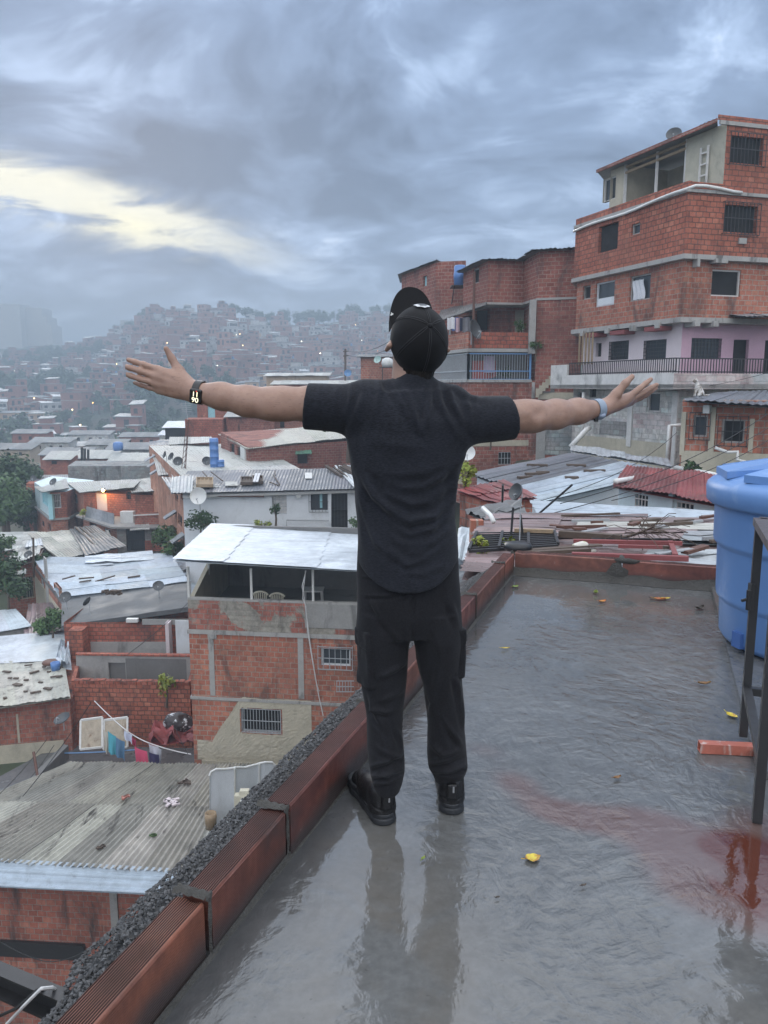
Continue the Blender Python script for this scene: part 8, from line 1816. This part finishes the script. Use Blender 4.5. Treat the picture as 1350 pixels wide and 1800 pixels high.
def near_left():
    # grey roofed house with the brick and plaster side wall
    A, B = V2(PD(60, 985, 45)), V2(PD(112, 1070, 37)); C = V2(PD(330, 1060, 37)); D = C + Vector((1, 7, 0)); P = [A, B, C, D]; zA, zB = PD(60, 980, 45).z, PD(112, 1062, 37).z
    h = House('brick_house', 'house with wide wet grey roofs and a brick and plaster side wall', 'house', P, -14); q = h.sec(P, -14, None, 'brick3', tops=[zA, zB, zB, zA]); h.win(q, 0, 71, 1018, 77, 1032, 'open', 'white', pane='glass'); h.win(q, 0, 95, 1030, 103, 1042, 'open', 'cream', pane='glass')
    h.face_box(q, 0, 62, 1045, 111, 1160, .03, 'cream', 'plaster'); h.face_box(q, 0, 82, 985, 86, 1090, .05, 'beam', 'column'); h.face_box(q, 0, 62, 1026, 110, 1031, .05, 'concrete_dark', 'ledge'); h.finish()
    tin(h.root, Vector((A.x, A.y, zA + .03)), Vector((B.x, B.y, zB + .03)), Vector((C.x, C.y, zB + .03)), Vector((D.x, D.y, zA + .03)), m='tin_blue', sheets=5, rows=3, seed=100, tone=.2, amp=.01)
    tin(h.root, PD(108, 1052, 37.4), PD(332, 1022, 37.4), PD(300, 972, 45), PD(92, 985, 46), m='tin_blue', sheets=6, rows=3, along='u', seed=101, tone=.2, amp=.012, pitch=.3, warp=.06); tin(h.root, PD(100, 1001, 43), PD(200, 992, 43), PD(182, 978, 45.5), PD(94, 986, 46), m='tin_white', sheets=2, rows=2, along='u', seed=102, name='roof_patch', pitch=.3); tin(h.root, PD(150, 990, 43.4), PD(270, 984, 43.4), PD(268, 968, 46.5), PD(150, 978, 46), m='tin_white', sheets=3, rows=2, along='u', seed=103, name='roof_patch', pitch=.3, warp=.08)
    mb = MB(); zz = lambda px, py, d, k=0: PD(px, py, d) + Vector((0, 0, k)); c4 = [PD(108, 1100, 33.4), PD(336, 1066, 33.4), PD(336, 1022, 37.5), PD(108, 1052, 37.6)]
    mb.col = (1, 1, 1); bl = lambda u, v: c4[0].lerp(c4[1], u).lerp(c4[3].lerp(c4[2], u), v) + Vector((0, 0, .03 * mnoise.noise((u * 5, v * 5, 2)))); mb.grid(bl, 24, 12); mb.grid(lambda u, v: bl(u, 0) - Vector((0, 0, .22 * v)), 24, 1, flip=True); h.part(mb, 'slab_roof', 'tin_wet')
    for k, (x0, y0, x1, y1) in enumerate(((110, 1020, 132, 1014), (139, 1019, 165, 1017), (168, 1024, 202, 1014), (150, 1036, 330, 1014), (225, 1017, 246, 1014), (140, 1025, 160, 1022))):
        mb = MB(); mb.bar(PD(x0, y0, 39.6) + Vector((0, 0, .06)), PD(x1, y1, 39.6) + Vector((0, 0, .06)), .10, .07); solo(mb, 'roof_batten', M['wood_dark'], ('leftmost dark batten on the wide grey roof', 'second batten from the left on the wide grey roof', 'long slanting batten on the wide grey roof', 'red brown ridge batten along the slab edge', 'short batten at the right of the wide grey roof', 'smallest batten in the middle of the wide grey roof')[k], 'batten')
    mb = MB(); r = random.Random(8)
    for k in range(60): p = PD(198 + r.gauss(0, 6), 1042 + r.gauss(0, 1.6), 35.4); mb.box(p + Vector((0, 0, .03)), (r.uniform(.05, .25), r.uniform(.05, .2), r.uniform(.03, .12)), r.uniform(0, 3))
    solo(mb, 'rubble_heap', M['wood_dark'], 'small dark heap of rubble on the wet slab roof', 'rubble', kind='stuff')
    for k, (px, py, d, r_, aim, lab) in enumerate(((118, 1072, 34.6, .27, (0, -.75, .65), 'dark dish on the left corner of the wet slab roof'), (158, 1080, 34.2, .24, (-.85, .2, .5), 'dark dish turned edge on near the front of the wet slab roof'), (280, 1052, 35.5, .26, (.1, -.7, .7), 'dark dish at the right of the wet slab roof'))): dish(PD(px, py, d), r_, aim, lab, mast=.55)
    # terraced brick house below it
    A, B = V2(PD(112, 1095, 33.2)), V2(PD(340, 1090, 33.2)); zt = PD(160, 1100, 33.2).z; z2 = PD(160, 1150, 33).z
    bkk = Vector((0, 3.6, 0)); h2 = House('brick_house', 'brick house of stepped open terraces below the wet slab roof', 'house', [A, B, B + bkk, A + bkk], -14.5); q = h2.sec([A, B, B + bkk, A + bkk], -14.5, PD(160, 1094, 33.2).z, 'brick2', cap=False)
    h2.face_box(q, 0, 250, 1088, 336, 1098, .02, 'concrete', 'render_band'); h2.win(q, 0, 252, 1091, 285, 1099, 'open', 'none', name='opening'); h2.face_box(q, 0, 224, 1086, 244, 1092, .2, 'dish_white', 'white_box')
    # first terrace: brick back, grey lower band; side piers
    f0 = lambda px, d: V2(PD(px, 1150, d)); a1, b1 = f0(135, 31.6), f0(334, 31.6); zfl = PD(230, 1196, 31.8).z
    mb = MB(); mb.par((a1.x, a1.y, -14.5), b1 - a1, (0, 1.7, 0), (0, 0, zfl + 14.5)); h2.part(mb, 'terrace_floor', 'concrete')
    h2.face_box(q, 0, 160, 1128, 298, 1152, .03, 'concrete', 'render_band'); h2.face_box(q, 0, 134, 1100, 158, 1200, .7, 'brick', 'pier'); h2.face_box(q, 0, 297, 1090, 303, 1160, .5, 'pinkwhite', 'pier')
    mb = MB(); p = PD(323, 1118, 32.6); mb.par(p + Vector((-.35, 0, -.8)), (.7, 0, 0), (0, .05, 0), (0, 0, 1.5)); h2.part(mb, 'door', 'white'); hdoor = mb
    # middle level: grey rendered wall with a dark doorway, brick on edge along the top
    a2, b2 = f0(133, 30.6), f0(338, 30.4); zt2, zb2 = PD(230, 1153, 30.5).z, PD(230, 1206, 30.5).z; m2 = h2.sec([a2, b2, b2 + Vector((0, .15, 0)), a2 + Vector((0, .15, 0))], -14.5, zt2, 'concrete', name='grey_wall'); h2.win(m2, 0, 191, 1165, 221, 1202, 'open', 'none', name='doorway', pane='concrete_dark'); h2.face_box(m2, 0, 222, 1158, 328, 1203, .008, 'concrete_dark', 'stain_render')
    mb = MB(); mb.par((a2.x, a2.y - .04, zt2), b2 - a2, (0, .22, 0), (0, 0, .07)); h2.part(mb, 'coping', 'brick2')
    a3, b3 = f0(126, 28.8), f0(331, 28.6); zt3 = PD(230, 1203, 28.7).z; m3 = h2.sec([a3, b3, b3 + Vector((0, .16, 0)), a3 + Vector((0, .16, 0))], -14.5, zt3, 'brick', name='front_wall'); fl = MB(); fl.par((a3.x, a3.y + .16, zt3 - 1.0), b3 - a3, (0, 1.75, 0), (0, 0, .1)); h2.part(fl, 'terrace_floor', 'concrete')
    mb = MB(); n_ = 22
    for i in range(n_): mb.par(Vector((a3.x, a3.y - .03, zt3 + .002)) + (b3 - a3) * (i / n_) + Vector((.01, 0, 0)), (b3 - a3) / n_ - Vector((.02, 0, 0)), (0, .24, 0), (0, 0, .13 + .012 * (i % 3)))
    h2.part(mb, 'coping', 'brick2')
    for (pa, pb) in ((V2(PD(126, 1203, 28.8)), a2 + Vector((0, .1, 0))), (V2(PD(331, 1203, 28.6)), b2 + Vector((0, .1, 0)))):
        d = pb - pa; n = Vector((d.y, -d.x, 0)).normalized(); mb = MB(); mb.par(pa + Vector((0, .16, -14.5)) - n * .07, d - Vector((0, .16, 0)), n * .14, (0, 0, zt3 + 14.5 + .05)); h2.part(mb, 'side_wall', 'brick')
    h2.finish(); bush(PD(292, 1222, 28.2), .55, 240, .14, 'yellow green sapling growing against the red brick terrace wall', 'leaf_yellow', 111, h=.5)
    # left houses: pale roofs, brick and cream walls
    A, B = V2(PD(-60, 1250, 27.6)), V2(PD(122, 1228, 28.4)); zt = PD(118, 1226, 28.4).z; P = [A, B, B + Vector((.3, 5, 0)), A + Vector((0, 5, 0))]
    h = House('brick_house', 'long low brick and cream house under two pale roofs at the left edge', 'house', P, -14.5); q = h.sec(P, -14.5, zt - .06, 'brick_stained'); h.face_box(q, 0, -60, 1308, 116, 1420, .03, 'cream', 'plaster'); h.face_box(q, 0, 30, 1255, 34, 1306, .02, 'cream', 'pilaster'); h.finish()
    tin(h.root, PD(-70, 1254, 27.0), PD(124, 1226, 27.9), PD(112, 1158, 32), PD(-70, 1168, 32), m='tin_cream', sheets=6, rows=3, seed=121, tone=.1, warp=.06, amp=.010, pitch=.25); tin(h.root, PD(-70, 1170, 31.8), PD(112, 1160, 31.8), PD(116, 1108, 36), PD(-70, 1125, 36), m='tin_white', sheets=3, rows=1, seed=122, amp=0, warp=.03, tone=.03, name='roof')
    r = random.Random(13)
    mb = roof(PD(98, 1172, 31), PD(126, 1176, 30.6), PD(120, 1118, 34.5), PD(106, 1128, 34.5), 'tin', sheets=3, rows=3, seed=14, warp=.35, gap=.05); tag(mb.build('torn_sheet', M['tin_white'], None, loc=centre(mb)), 'torn white sheets hanging off the roof corner', 'sheet')
    for k in range(26): p = PD(r.uniform(20, 112), r.uniform(1170, 1222), 29.8 - 0 * k) ; t = (p.z); mb = MB(); v = r.uniform(.12, .85); uu = r.uniform(.2, .95); p = PD(-70, 1254, 27.0).lerp(PD(124, 1226, 27.9), uu).lerp(PD(-70, 1168, 32).lerp(PD(112, 1158, 32), uu), v) + Vector((0, 0, .09)); mb.box(p, (r.uniform(.08, .4), r.uniform(.05, .18), .05), r.uniform(-.4, .9)); solo(mb, 'flake_of_sheet', M['wood_dark'], 'dark broken flake lying on the peeling pale roof', 'flake', 'flakes on the peeling pale roof')
    mb = MB(); mb.lathe([(.16, 0), (.19, .2), (.19, .34), (.17, .34), (.15, .1)], PD(98, 1178, 30.6), 14); solo(mb, 'plastic_bucket', M['tank_blue'], 'blue bucket at the torn roof corner', 'bucket', None, True); mb = MB(); c = PD(88, 1168, 31); mb.lathe([(.1, 0), (.3, .04), (.32, .1), (.26, .16), (.08, .14)], c, 14); solo(mb, 'basin', M['iron_rust'], 'rusty red basin beside the blue bucket', 'basin', None, True)
    dish(PD(113, 1284, 27.0), .30, (-.25, -.3, .9), 'grey dish lying tilted beside the brick and cream wall', mast=.35)
    c = [PD(-60, 1122, 36.5), PD(56, 1100, 37), PD(28, 1070, 41), PD(-60, 1078, 41)]; h, q = block_body('white_roof_house', 'small house under a plain white roof at the left edge', 'house', [p.lerp(sum(c, Vector()) / 4, .08) for p in c], -14.5, 'concrete'); h.win(q, 0, 38, 1112, 50, 1118, 'open', 'none'); h.finish(); tin(h.root, *c, m='tin_white', sheets=3, seed=131, tone=.03, amp=.006)
    # tiled lean-to and low weathered roofs in front of the trees
    c = [PD(105, 984, 47), PD(190, 968, 47), PD(140, 930, 57), PD(48, 938, 57)]; h, q = block_body('weathered_roof_house', 'house under a big weathered cream sheet roof', 'house', [p.lerp(sum(c, Vector()) / 4, .1) for p in c], -14, 'concrete_dark'); h.finish(); tin(h.root, *c, m='tin_cream', sheets=6, rows=4, seed=141, warp=.10, tone=.25)
    c = [PD(150, 980, 46), PD(222, 962, 47), PD(166, 925, 57), PD(122, 932, 57)]; tin(h.root, *[p + Vector((0, 0, .1)) for p in c], m='tin_dark', sheets=5, rows=3, seed=142, warp=.1, tone=.5, name='roof_patch'); 
    for k in range(5): mb = MB(); mb.bar(PD(132 + k * 9, 932 + k * .5, 56.6) + Vector((0, 0, .25)), PD(170 + k * 11, 968 - k * 1.0, 48.3) + Vector((0, 0, .25)), .10); h.part(mb, 'roof_batten', 'wood_dark')
    c = [PD(-50, 978, 52), PD(62, 960, 53), PD(70, 935, 62), PD(-50, 936, 62)]; h, q = block_body('weathered_roof_house', 'low house under a brownish weathered roof at the left edge', 'house', [p.lerp(sum(c, Vector()) / 4, .08) for p in c], -14, 'brick_stained'); h.finish(); tin(h.root, *c, m='tin_old', sheets=5, rows=4, along='u', seed=143, warp=.06, tone=.2)
    c = [PD(8, 1002, 44), PD(62, 985, 45), PD(84, 955, 54), PD(30, 960, 54)]; P0 = [V2(p) for p in c]; h, q = block_body('shack', 'brick shack with an open barred gate and patched roof at far left', 'shack', [p.lerp(sum(c, Vector()) / 4, .06) for p in c], -14, 'brick_stained'); h.win(q, 0, 38, 1012, 60, 1052, 'bars', 'wood', bm='cream', name='gate', pane='dark'); h.finish(); tin(h.root, *c, m='tin_old', sheets=5, rows=4, seed=144, warp=.2, tone=.4, gap=.04); tin(h.root, PD(18, 1014, 43), PD(46, 1008, 43), PD(46, 1000, 44.4), PD(22, 1006, 44.4), m='tin_old', sheets=3, name='awning')
    tin(h.root, PD(44, 962, 51.5), PD(76, 958, 51.5), PD(72, 946, 54.5), PD(48, 950, 54.5), m='tin_white', sheets=3, name='roof_patch', seed=8)
    dish(PD(52, 985, 46), .26, (-.1, -.7, .7), 'dark dish on the patched shack roof', mast=.3); mb = MB(); mb.bar(PD(59.5, 1015, 43.8), PD(58.5, 945, 43.8), .09); solo(mb, 'wooden_post', M['wood_dark'], 'tall thin dark post beside the shack', 'post')
    mb = MB(); c = PD(72, 1000, 44); mb.tube([c + Vector((0, 0, -1.8)), c + Vector((0, 0, -.2)), c + Vector((0, -.05, .3)), c + Vector((0, -.05, .62))], [.2, .32, .28, .14], 10)
    for k in range(3): mb = mb
    bush(PD(72, 992, 44.5), .55, 260, .2, 'dark potted shrub on top of the brick side wall', 'leaf_dark', 151); bush(PD(92, 1108, 35), .75, 600, .17, 'leafy bush beside the front corner of the wet slab roof', 'leaf_mid', 152, h=.5); bush(PD(78, 1112, 36), .6, 400, .2, 'second leafy bush left of the slab corner', 'leaf_mid', 153, h=.3); bush(PD(6, 975, 50), 1.2, 500, .22, 'green shrub on the slope at the left edge', 'leaf_mid', 154, h=.8)
    bush(PD(-8, 1045, 42), 2.2, 1400, .24, 'dark green thicket on the slope at the left edge', 'leaf_dark', 155, h=1.6); bush(PD(14, 1062, 41), 1.4, 700, .22, 'lower dark thicket beside the shack', 'leaf_dark', 156, h=.9)
    c = [PD(40, 1130, 35.5), PD(112, 1108, 35.5), PD(100, 1058, 40), PD(50, 1062, 41)]; h, q = block_body('tiled_shed', 'shed under a dull brown tiled roof below the plaster wall', 'shed', [p.lerp(sum(c, Vector()) / 4, .1) for p in c], -14.5, 'brick_stained'); h.finish(); tin(h.root, *c, m='tin_purple', sheets=7, rows=4, seed=145, warp=.06, tone=.35, amp=.03, pitch=.3)

    # the yard with the washing
    zg = -12.62; mb = MB(); y0 = [PZ(100, 1310, zg), PZ(360, 1300, zg), PZ(420, 1400, zg), PZ(-120, 1430, zg)]; mb.prism([(p.x, p.y) for p in (y0[3], y0[2], y0[1], y0[0])], zg - .4, zg); tag(mb.build('yard', M['tin_wet2'], None), 'wet dark concrete of the small yard', 'yard', kind='structure')
    mb = MB(); a, b_ = PD(140, 1318, 26.6), PD(224, 1312, 26.6); t0 = PD(143, 1266, 27.0)
    for (x0, x1) in ((141, 180), (182, 224)):
        A_, B_, T_, S_ = PD(x0, 1317, 26.6), PD(x1, 1313, 26.6), PD(x1, 1261, 27.0), PD(x0 + 1, 1266, 27.0); gate = thing('metal_gate', ('left leaf of the old slatted gate leaning behind the washing', 'right leaf of the old slatted gate, half hidden by the washing')[x0 > 150], 'gate', A_, 'gate leaves leaning in the yard'); mb = MB()
        for (p, q_) in ((A_, B_), (B_, T_), (T_, S_), (S_, A_)): mb.bar(p, q_, .07)
        mb.build('frame', M['pvc'], gate); mb = MB()
        for k in range(1, 16): mb.bar(A_.lerp(S_, k / 16), B_.lerp(T_, k / 16), .065, .02, up=(0, -1, .3))
        mb.build('slats', M['slat_cream'], gate)
    lp = [PD(166, 1232, 26.3), PD(222, 1284, 25.6), PD(262, 1306, 25.3), PD(336, 1326, 25.0)]; wire(lp, 'pale washing line across the yard', .018, .04, 'wire_white', 'washing_line', 'washing line')
    def on(t):
        seg = [(0, .33), (.33, .6), (.6, 1)]
        for (s0, s1), a, b_ in zip(seg, lp, lp[1:]):
            if t <= s1: return a.lerp(b_, (t - s0) / (s1 - s0))
    def garment(x0, x1, yt0, yt1, yb, d, col, lab, ph):
        a, b_ = PD(x0, yt0, d), PD(x1, yt1, d); H = a.z - PD(x0, yb, d).z; m = plain('cloth_' + lab.replace(' ', '_')[:24], col, .85, var=.12); mb = MB()
        mb.grid(lambda u, v: a.lerp(b_, u) + Vector((.02 * math.sin(v * 3 + ph), -.03 + .05 * v * math.sin(u * 8 + ph), -v * H * (1 + .05 * math.sin(u * 5 + ph)) - .02 * math.sin(u * 3.14))), 14, 12); solo(mb, 'hanging_laundry', m, lab, 'laundry', 'laundry in the yard', True)
    for a in ((181, 189, 1280, 1287, 1318, 25.9, (.55, .52, .45), 'cream cloth at the left end of the washing', 0), (189, 204, 1284, 1294, 1320, 25.8, (.10, .42, .52), 'teal towel hanging second from the left', 1), (203, 219, 1295, 1303, 1328, 25.7, (.10, .22, .36), 'dark blue towel beside the teal one', 2), (219, 233, 1283, 1291, 1298, 25.5, (.55, .60, .74), 'small white garment high on the washing line', 3), (233, 240, 1294, 1300, 1308, 25.4, (.35, .04, .10), 'small dark red garment on the washing line', 4), (238, 260, 1312, 1320, 1346, 25.1, (.72, .10, .20), 'pink red towel hanging low on the line', 5), (262, 279, 1307, 1312, 1324, 25.2, (.58, .58, .66), 'white cloth over the navy one', 6), (261, 279, 1321, 1326, 1349, 25.1, (.05, .04, .12), 'navy cloth at the right end of the washing', 7), (279, 283, 1314, 1316, 1348, 25.2, (.5, .52, .58), 'narrow pale cloth beside the navy one', 8)): garment(*a)
    wire([PD(96, 1324, 27), PD(238, 1318, 25.6)], 'blue rope stretched behind the washing', .02, .03, 'iron_blue', 'rope', 'rope')
    mb = roof(PD(264, 1310, 25.6), PD(346, 1300, 25.6), PD(342, 1268, 27.2), PD(270, 1278, 27.2), 'tin_red', sheets=3, rows=2, seed=161, warp=.5, tone=.3, gap=.05, along='u'); tag(mb.build('crumpled_sheet', M['tin_red'], None, loc=centre(mb)), 'crumpled red tin sheet in the yard', 'sheet')
    c = PD(312, 1268, 26.6); g = SDF([c.x - .8, c.y - .6, c.z - .5], [c.x + .9, c.y + .6, c.z + .6], .03); g.ell(tuple(c), (.52, .35, .33), None, .1); g.ell((c.x + .28, c.y, c.z - .12), (.35, .3, .25), None, .1); Vv, Qq = g.surface(); Nn = vnormals(relax(Vv, Qq, 2), Qq); Vv = Vv + Nn * np.array([mnoise.noise((v[0] * 5, v[1] * 5, v[2] * 5)) * .05 for v in Vv])[:, None]
    m, N, b = mat('sack_plastic'); n_ = N.noise(world_pos(N), 4, 5, .7); N.put(b, 'Base Color', N.mix(N.ramp(n_, .56, .60), (.035, .025, .025), (.6, .62, .64))); b.inputs['Roughness'].default_value = .4; o = npmesh('rubbish_sack', Vv, Qq, m, None, tuple(c)); tag(o, 'dark sack splashed with white standing on the red sheet', 'sack')
    # steep dark lane edge and pipe left of the corrugated roof
    mb = MB(); mb.tube([PD(-30, 1412, 22.5), PD(52, 1416, 23)], .13, 10); solo(mb, 'drain_pipe', M['iron_rust'], 'thick dark red pipe crossing at the left edge', 'pipe', None, True); mb = MB(); mb.tube([PD(71, 1396, 23.2), PD(59, 1322, 24.2)], .045, 6); solo(mb, 'iron_pole', M['iron_rust'], 'thin rusty pole standing left of the corrugated roof', 'pole')
    bnk = MB(); p = [PD(18, 1404, 24), PD(112, 1310, 27.2), PD(128, 1300, 27.4), PD(122, 1312, 27), PD(34, 1410, 23.6)]; bnk.par(p[0] - Vector((0, 0, .5)), p[1] - p[0], (.22, -.1, 0), (0, 0, .55)); solo(bnk, 'kerb_wall', M['concrete_dark'], 'low dark wall along the cream house and the yard', 'wall')

    # big corrugated roof in front of the yard
    a, b_, c, d = PZ(-190, 1505, -11.3), PZ(322, 1532, -11.3), PZ(392, 1352, -10.85), PZ(135, 1340, -10.85); d2 = d; c2 = c
    L0 = d.lerp(c, -.0); h = House('brick_house', 'brick house under the big weathered corrugated roof at lower left', 'house', [a, b_, c, d], -18); ww = [V2(a) + Vector((0, .35, 0)), V2(b_) + Vector((1.2, .35, 0)), V2(c) + Vector((.8, 0, 0)), V2(d)]; q = h.sec(ww, -18, -11.48, 'brick_stained')
    h.face_box(q, 0, 195, 1560, 208, 1640, .05, 'concrete', 'column'); h.face_box(q, 0, -100, 1652, 150, 1678, .10, 'iron', 'steel_beam'); h.finish()
    a, b_ = PZ(-260, 1502, -11.3), PZ(330, 1540, -11.3); e1, e2 = b_ + (c - b_) * .0, c
    tin(h.root, a, b_ + Vector((1.0, 0, 0)), c + Vector((1.2, .3, 0)), d + Vector((-.2, 0, 0)), m='tin_asb', sheets=9, rows=2, seed=171, tone=.25, pitch=.15, amp=.036, warp=.04, gap=.02)
    f = PZ(-260, 1545, -11.55); g_ = PZ(330, 1578, -11.55); tin(h.root, f, g_ + Vector((1, 0, 0)), b_ + Vector((1.0, .12, .05)), a + Vector((0, .12, .05)), m='tin_blue', sheets=2, rows=1, along='u', pitch=.22, amp=.018, seed=172, tone=.06, name='gutter_sheet')
    r = random.Random(19); bl = lambda u, v: a.lerp(b_, u).lerp(d.lerp(c, u), v) + Vector((0, 0, .09))
    for k, (u_, v_, m, lab, s_) in enumerate(((.60, .62, 'redtube', 'small red scrap lying on the corrugated roof', .22), (.82, .60, 'pinkwhite', 'pale pink rag on the corrugated roof', .42), (.84, .28, 'leaf_mid', 'mossy clump on the corrugated roof', .18), (.70, .16, 'wood_dark', 'dark clump on the corrugated roof', .18), (.83, .80, 'wood_dark', 'dark stain like rag near the top of the corrugated roof', .3))):
        mb = MB(); p = bl(u_, v_)
        for j in range(9): mb.box(p + Vector((r.gauss(0, s_ * .3), r.gauss(0, s_ * .25), .02)), (s_ * .5, s_ * .2, .05), r.uniform(0, 3))
        solo(mb, 'roof_scrap', M[m], lab, 'scrap')
    # curved fibreglass panels and an old toilet standing at the roof's right end
    pan = [(368, 1446, 1364, 18.9), (371, 1444, 1357, 18.95), (380, 1440, 1352, 19.0), (395, 1430, 1352, 19.1), (411, 1424, 1350, 19.2), (413, 1423, 1349, 19.2), (430, 1412, 1349, 19.4), (450, 1400, 1344, 19.6), (456, 1398, 1342, 19.65), (466, 1394, 1340, 19.7), (478, 1386, 1340, 19.8), (485, 1380, 1347, 19.85), (488, 1376, 1358, 19.9)]
    sp = thing('fibreglass_panel', 'curved white fibreglass shower panels standing beside the corrugated roof', 'panel', PD(420, 1440, 19.2)); mb = MB()
    pts = [(PD(x, yb + 40, d), PD(x, yt, d)) for x, yb, yt, d in pan]
    for (p0, p1), (q0, q1) in zip(pts, pts[1:]): mb.quad(p0, q0, q1, p1); o_ = Vector((.01, .035, 0)); mb.quad(q0 + o_, p0 + o_, p1 + o_, q1 + o_); mb.quad(p1, q1, q1 + o_, p1 + o_)
    mb.build('panel', M['fibre'], sp, True); mb = MB(); mb.tube([p[1] for p in pts], .03, 6); mb.build('rim', M['dish_white'], sp); mb = MB()
    for i in (5, 8): mb.tube([pts[i][0] + Vector((0, -.02, 0)), pts[i][1] + Vector((0, -.02, 0))], .03, 6)
    mb.build('seam', M['dish_white'], sp)
    tl = thing('old_toilet', 'discarded cream toilet with its tank in front of the white panels', 'toilet', PD(430, 1420, 18.9)); p = PD(427, 1408, 18.9); mb = MB(); mb.box(p, (.42, .2, .38)); mb.box(p + Vector((.05, 0, .24)), (.24, .16, .16)); mb.build('cistern', M['cream_chair'], tl); mb = MB(); mb.lathe([(.08, -.35), (.12, -.1), (.2, .08), (.21, .13), (.15, .13), (.10, .0)], PD(437, 1414, 18.7), 20); mb.build('bowl', M['dish_white'], tl, True)
    mb = MB(); mb.lathe([(.13, 0), (.16, .22), (.16, .26), (.14, .25), (.12, .05)], PD(452, 1402, 19.2), 16); solo(mb, 'black_bucket', M['rubber_black'], 'black bucket right of the discarded toilet', 'bucket', None, True); mb = MB(); mb.lathe([(.14, 0), (.16, .3), (.15, .42), (.12, .42), (.11, .1)], PD(371, 1455, 18.6), 16); solo(mb, 'clay_pot', M['wood'], 'brown clay pot at the foot of the white panels', 'pot', None, True)
    # steel channel and cables running off our own ledge
    ch = MB(); p0, p1 = PZ(132, 1772, -.05), PZ(-60, 1690, -.05); u = (p1 - p0).normalized(); n = u.cross(Vector((0, 0, 1))).normalized()
    for (o_, w_, t_) in ((0, .008, .062),): ch.par(p0 - Vector((0, 0, .031)), p1 - p0, n * w_, (0, 0, t_))
    ch.par(p0 - n * .03 + Vector((0, 0, .031)), p1 - p0, n * .038, (0, 0, .006)); ch.par(p0 - n * .03 - Vector((0, 0, .037)), p1 - p0, n * .038, (0, 0, .006)); solo(ch, 'steel_channel', M['iron'], 'black steel channel jutting from the gravel ledge at lower left', 'beam')
    wire([PZ(12, 1800, -.12), PZ(45, 1765, -.03), PZ(72, 1738, .02), PZ(92, 1736, .0), PZ(112, 1748, -.06)], 'white cable bent over the steel channel', .0045, 0, 'wire_white'); wire([PZ(-10, 1790, -.12), PZ(30, 1772, -.05), PZ(65, 1740, -.0), PZ(95, 1738, -.03), PZ(118, 1745, -.08)], 'black cable beside the white one on the steel channel', .004, 0, 'wire')
    wire([PD(-20, 1640, 17.3), PD(80, 1690, 17.2), PD(160, 1665, 17.3)], 'thin wire hanging across the sooty brick wall', .012, .12, 'wire'); wire([PD(160, 1235, 22), PD(40, 1400, 22)], 'thin wire in front of the cream wall', .012, .1, 'wire')
    for k, (p, q_) in enumerate((((0, 1395, 22), (82, 1300, 25)), ((25, 1400, 22.4), (95, 1310, 25)), ((225, 1150, 29), (330, 1060, 32)), ((330, 1325, 25), (300, 1260, 26.5)))): wire([PD(*p), PD(*q_)], ('left thin wire crossing the cream wall', 'right thin wire crossing the cream wall', 'wire slanting over the brick terraces', 'short wire above the red sheet')[k], .012, .08)
M['tin_wet2'] = rooftin('yard_wet', (.16, .165, .17), .25, dirt=.7)
M['tin_asb'] = rooftin('corrugated_asbestos', (.34, .33, .295), .75, dirt=.95, rust_amt=.1, axis=(1, .25, 1))
M['slat_cream'] = plain('rusty_cream_paint', (.42, .36, .28), .6, var=.4, scale=5, stain=(4, .8, (.16, .07, .04)))
M['fibre'] = plain('fibreglass_white', (.62, .66, .70), .4, var=.1, stain=(2.5, .4, (.4, .42, .42)))
near_left()
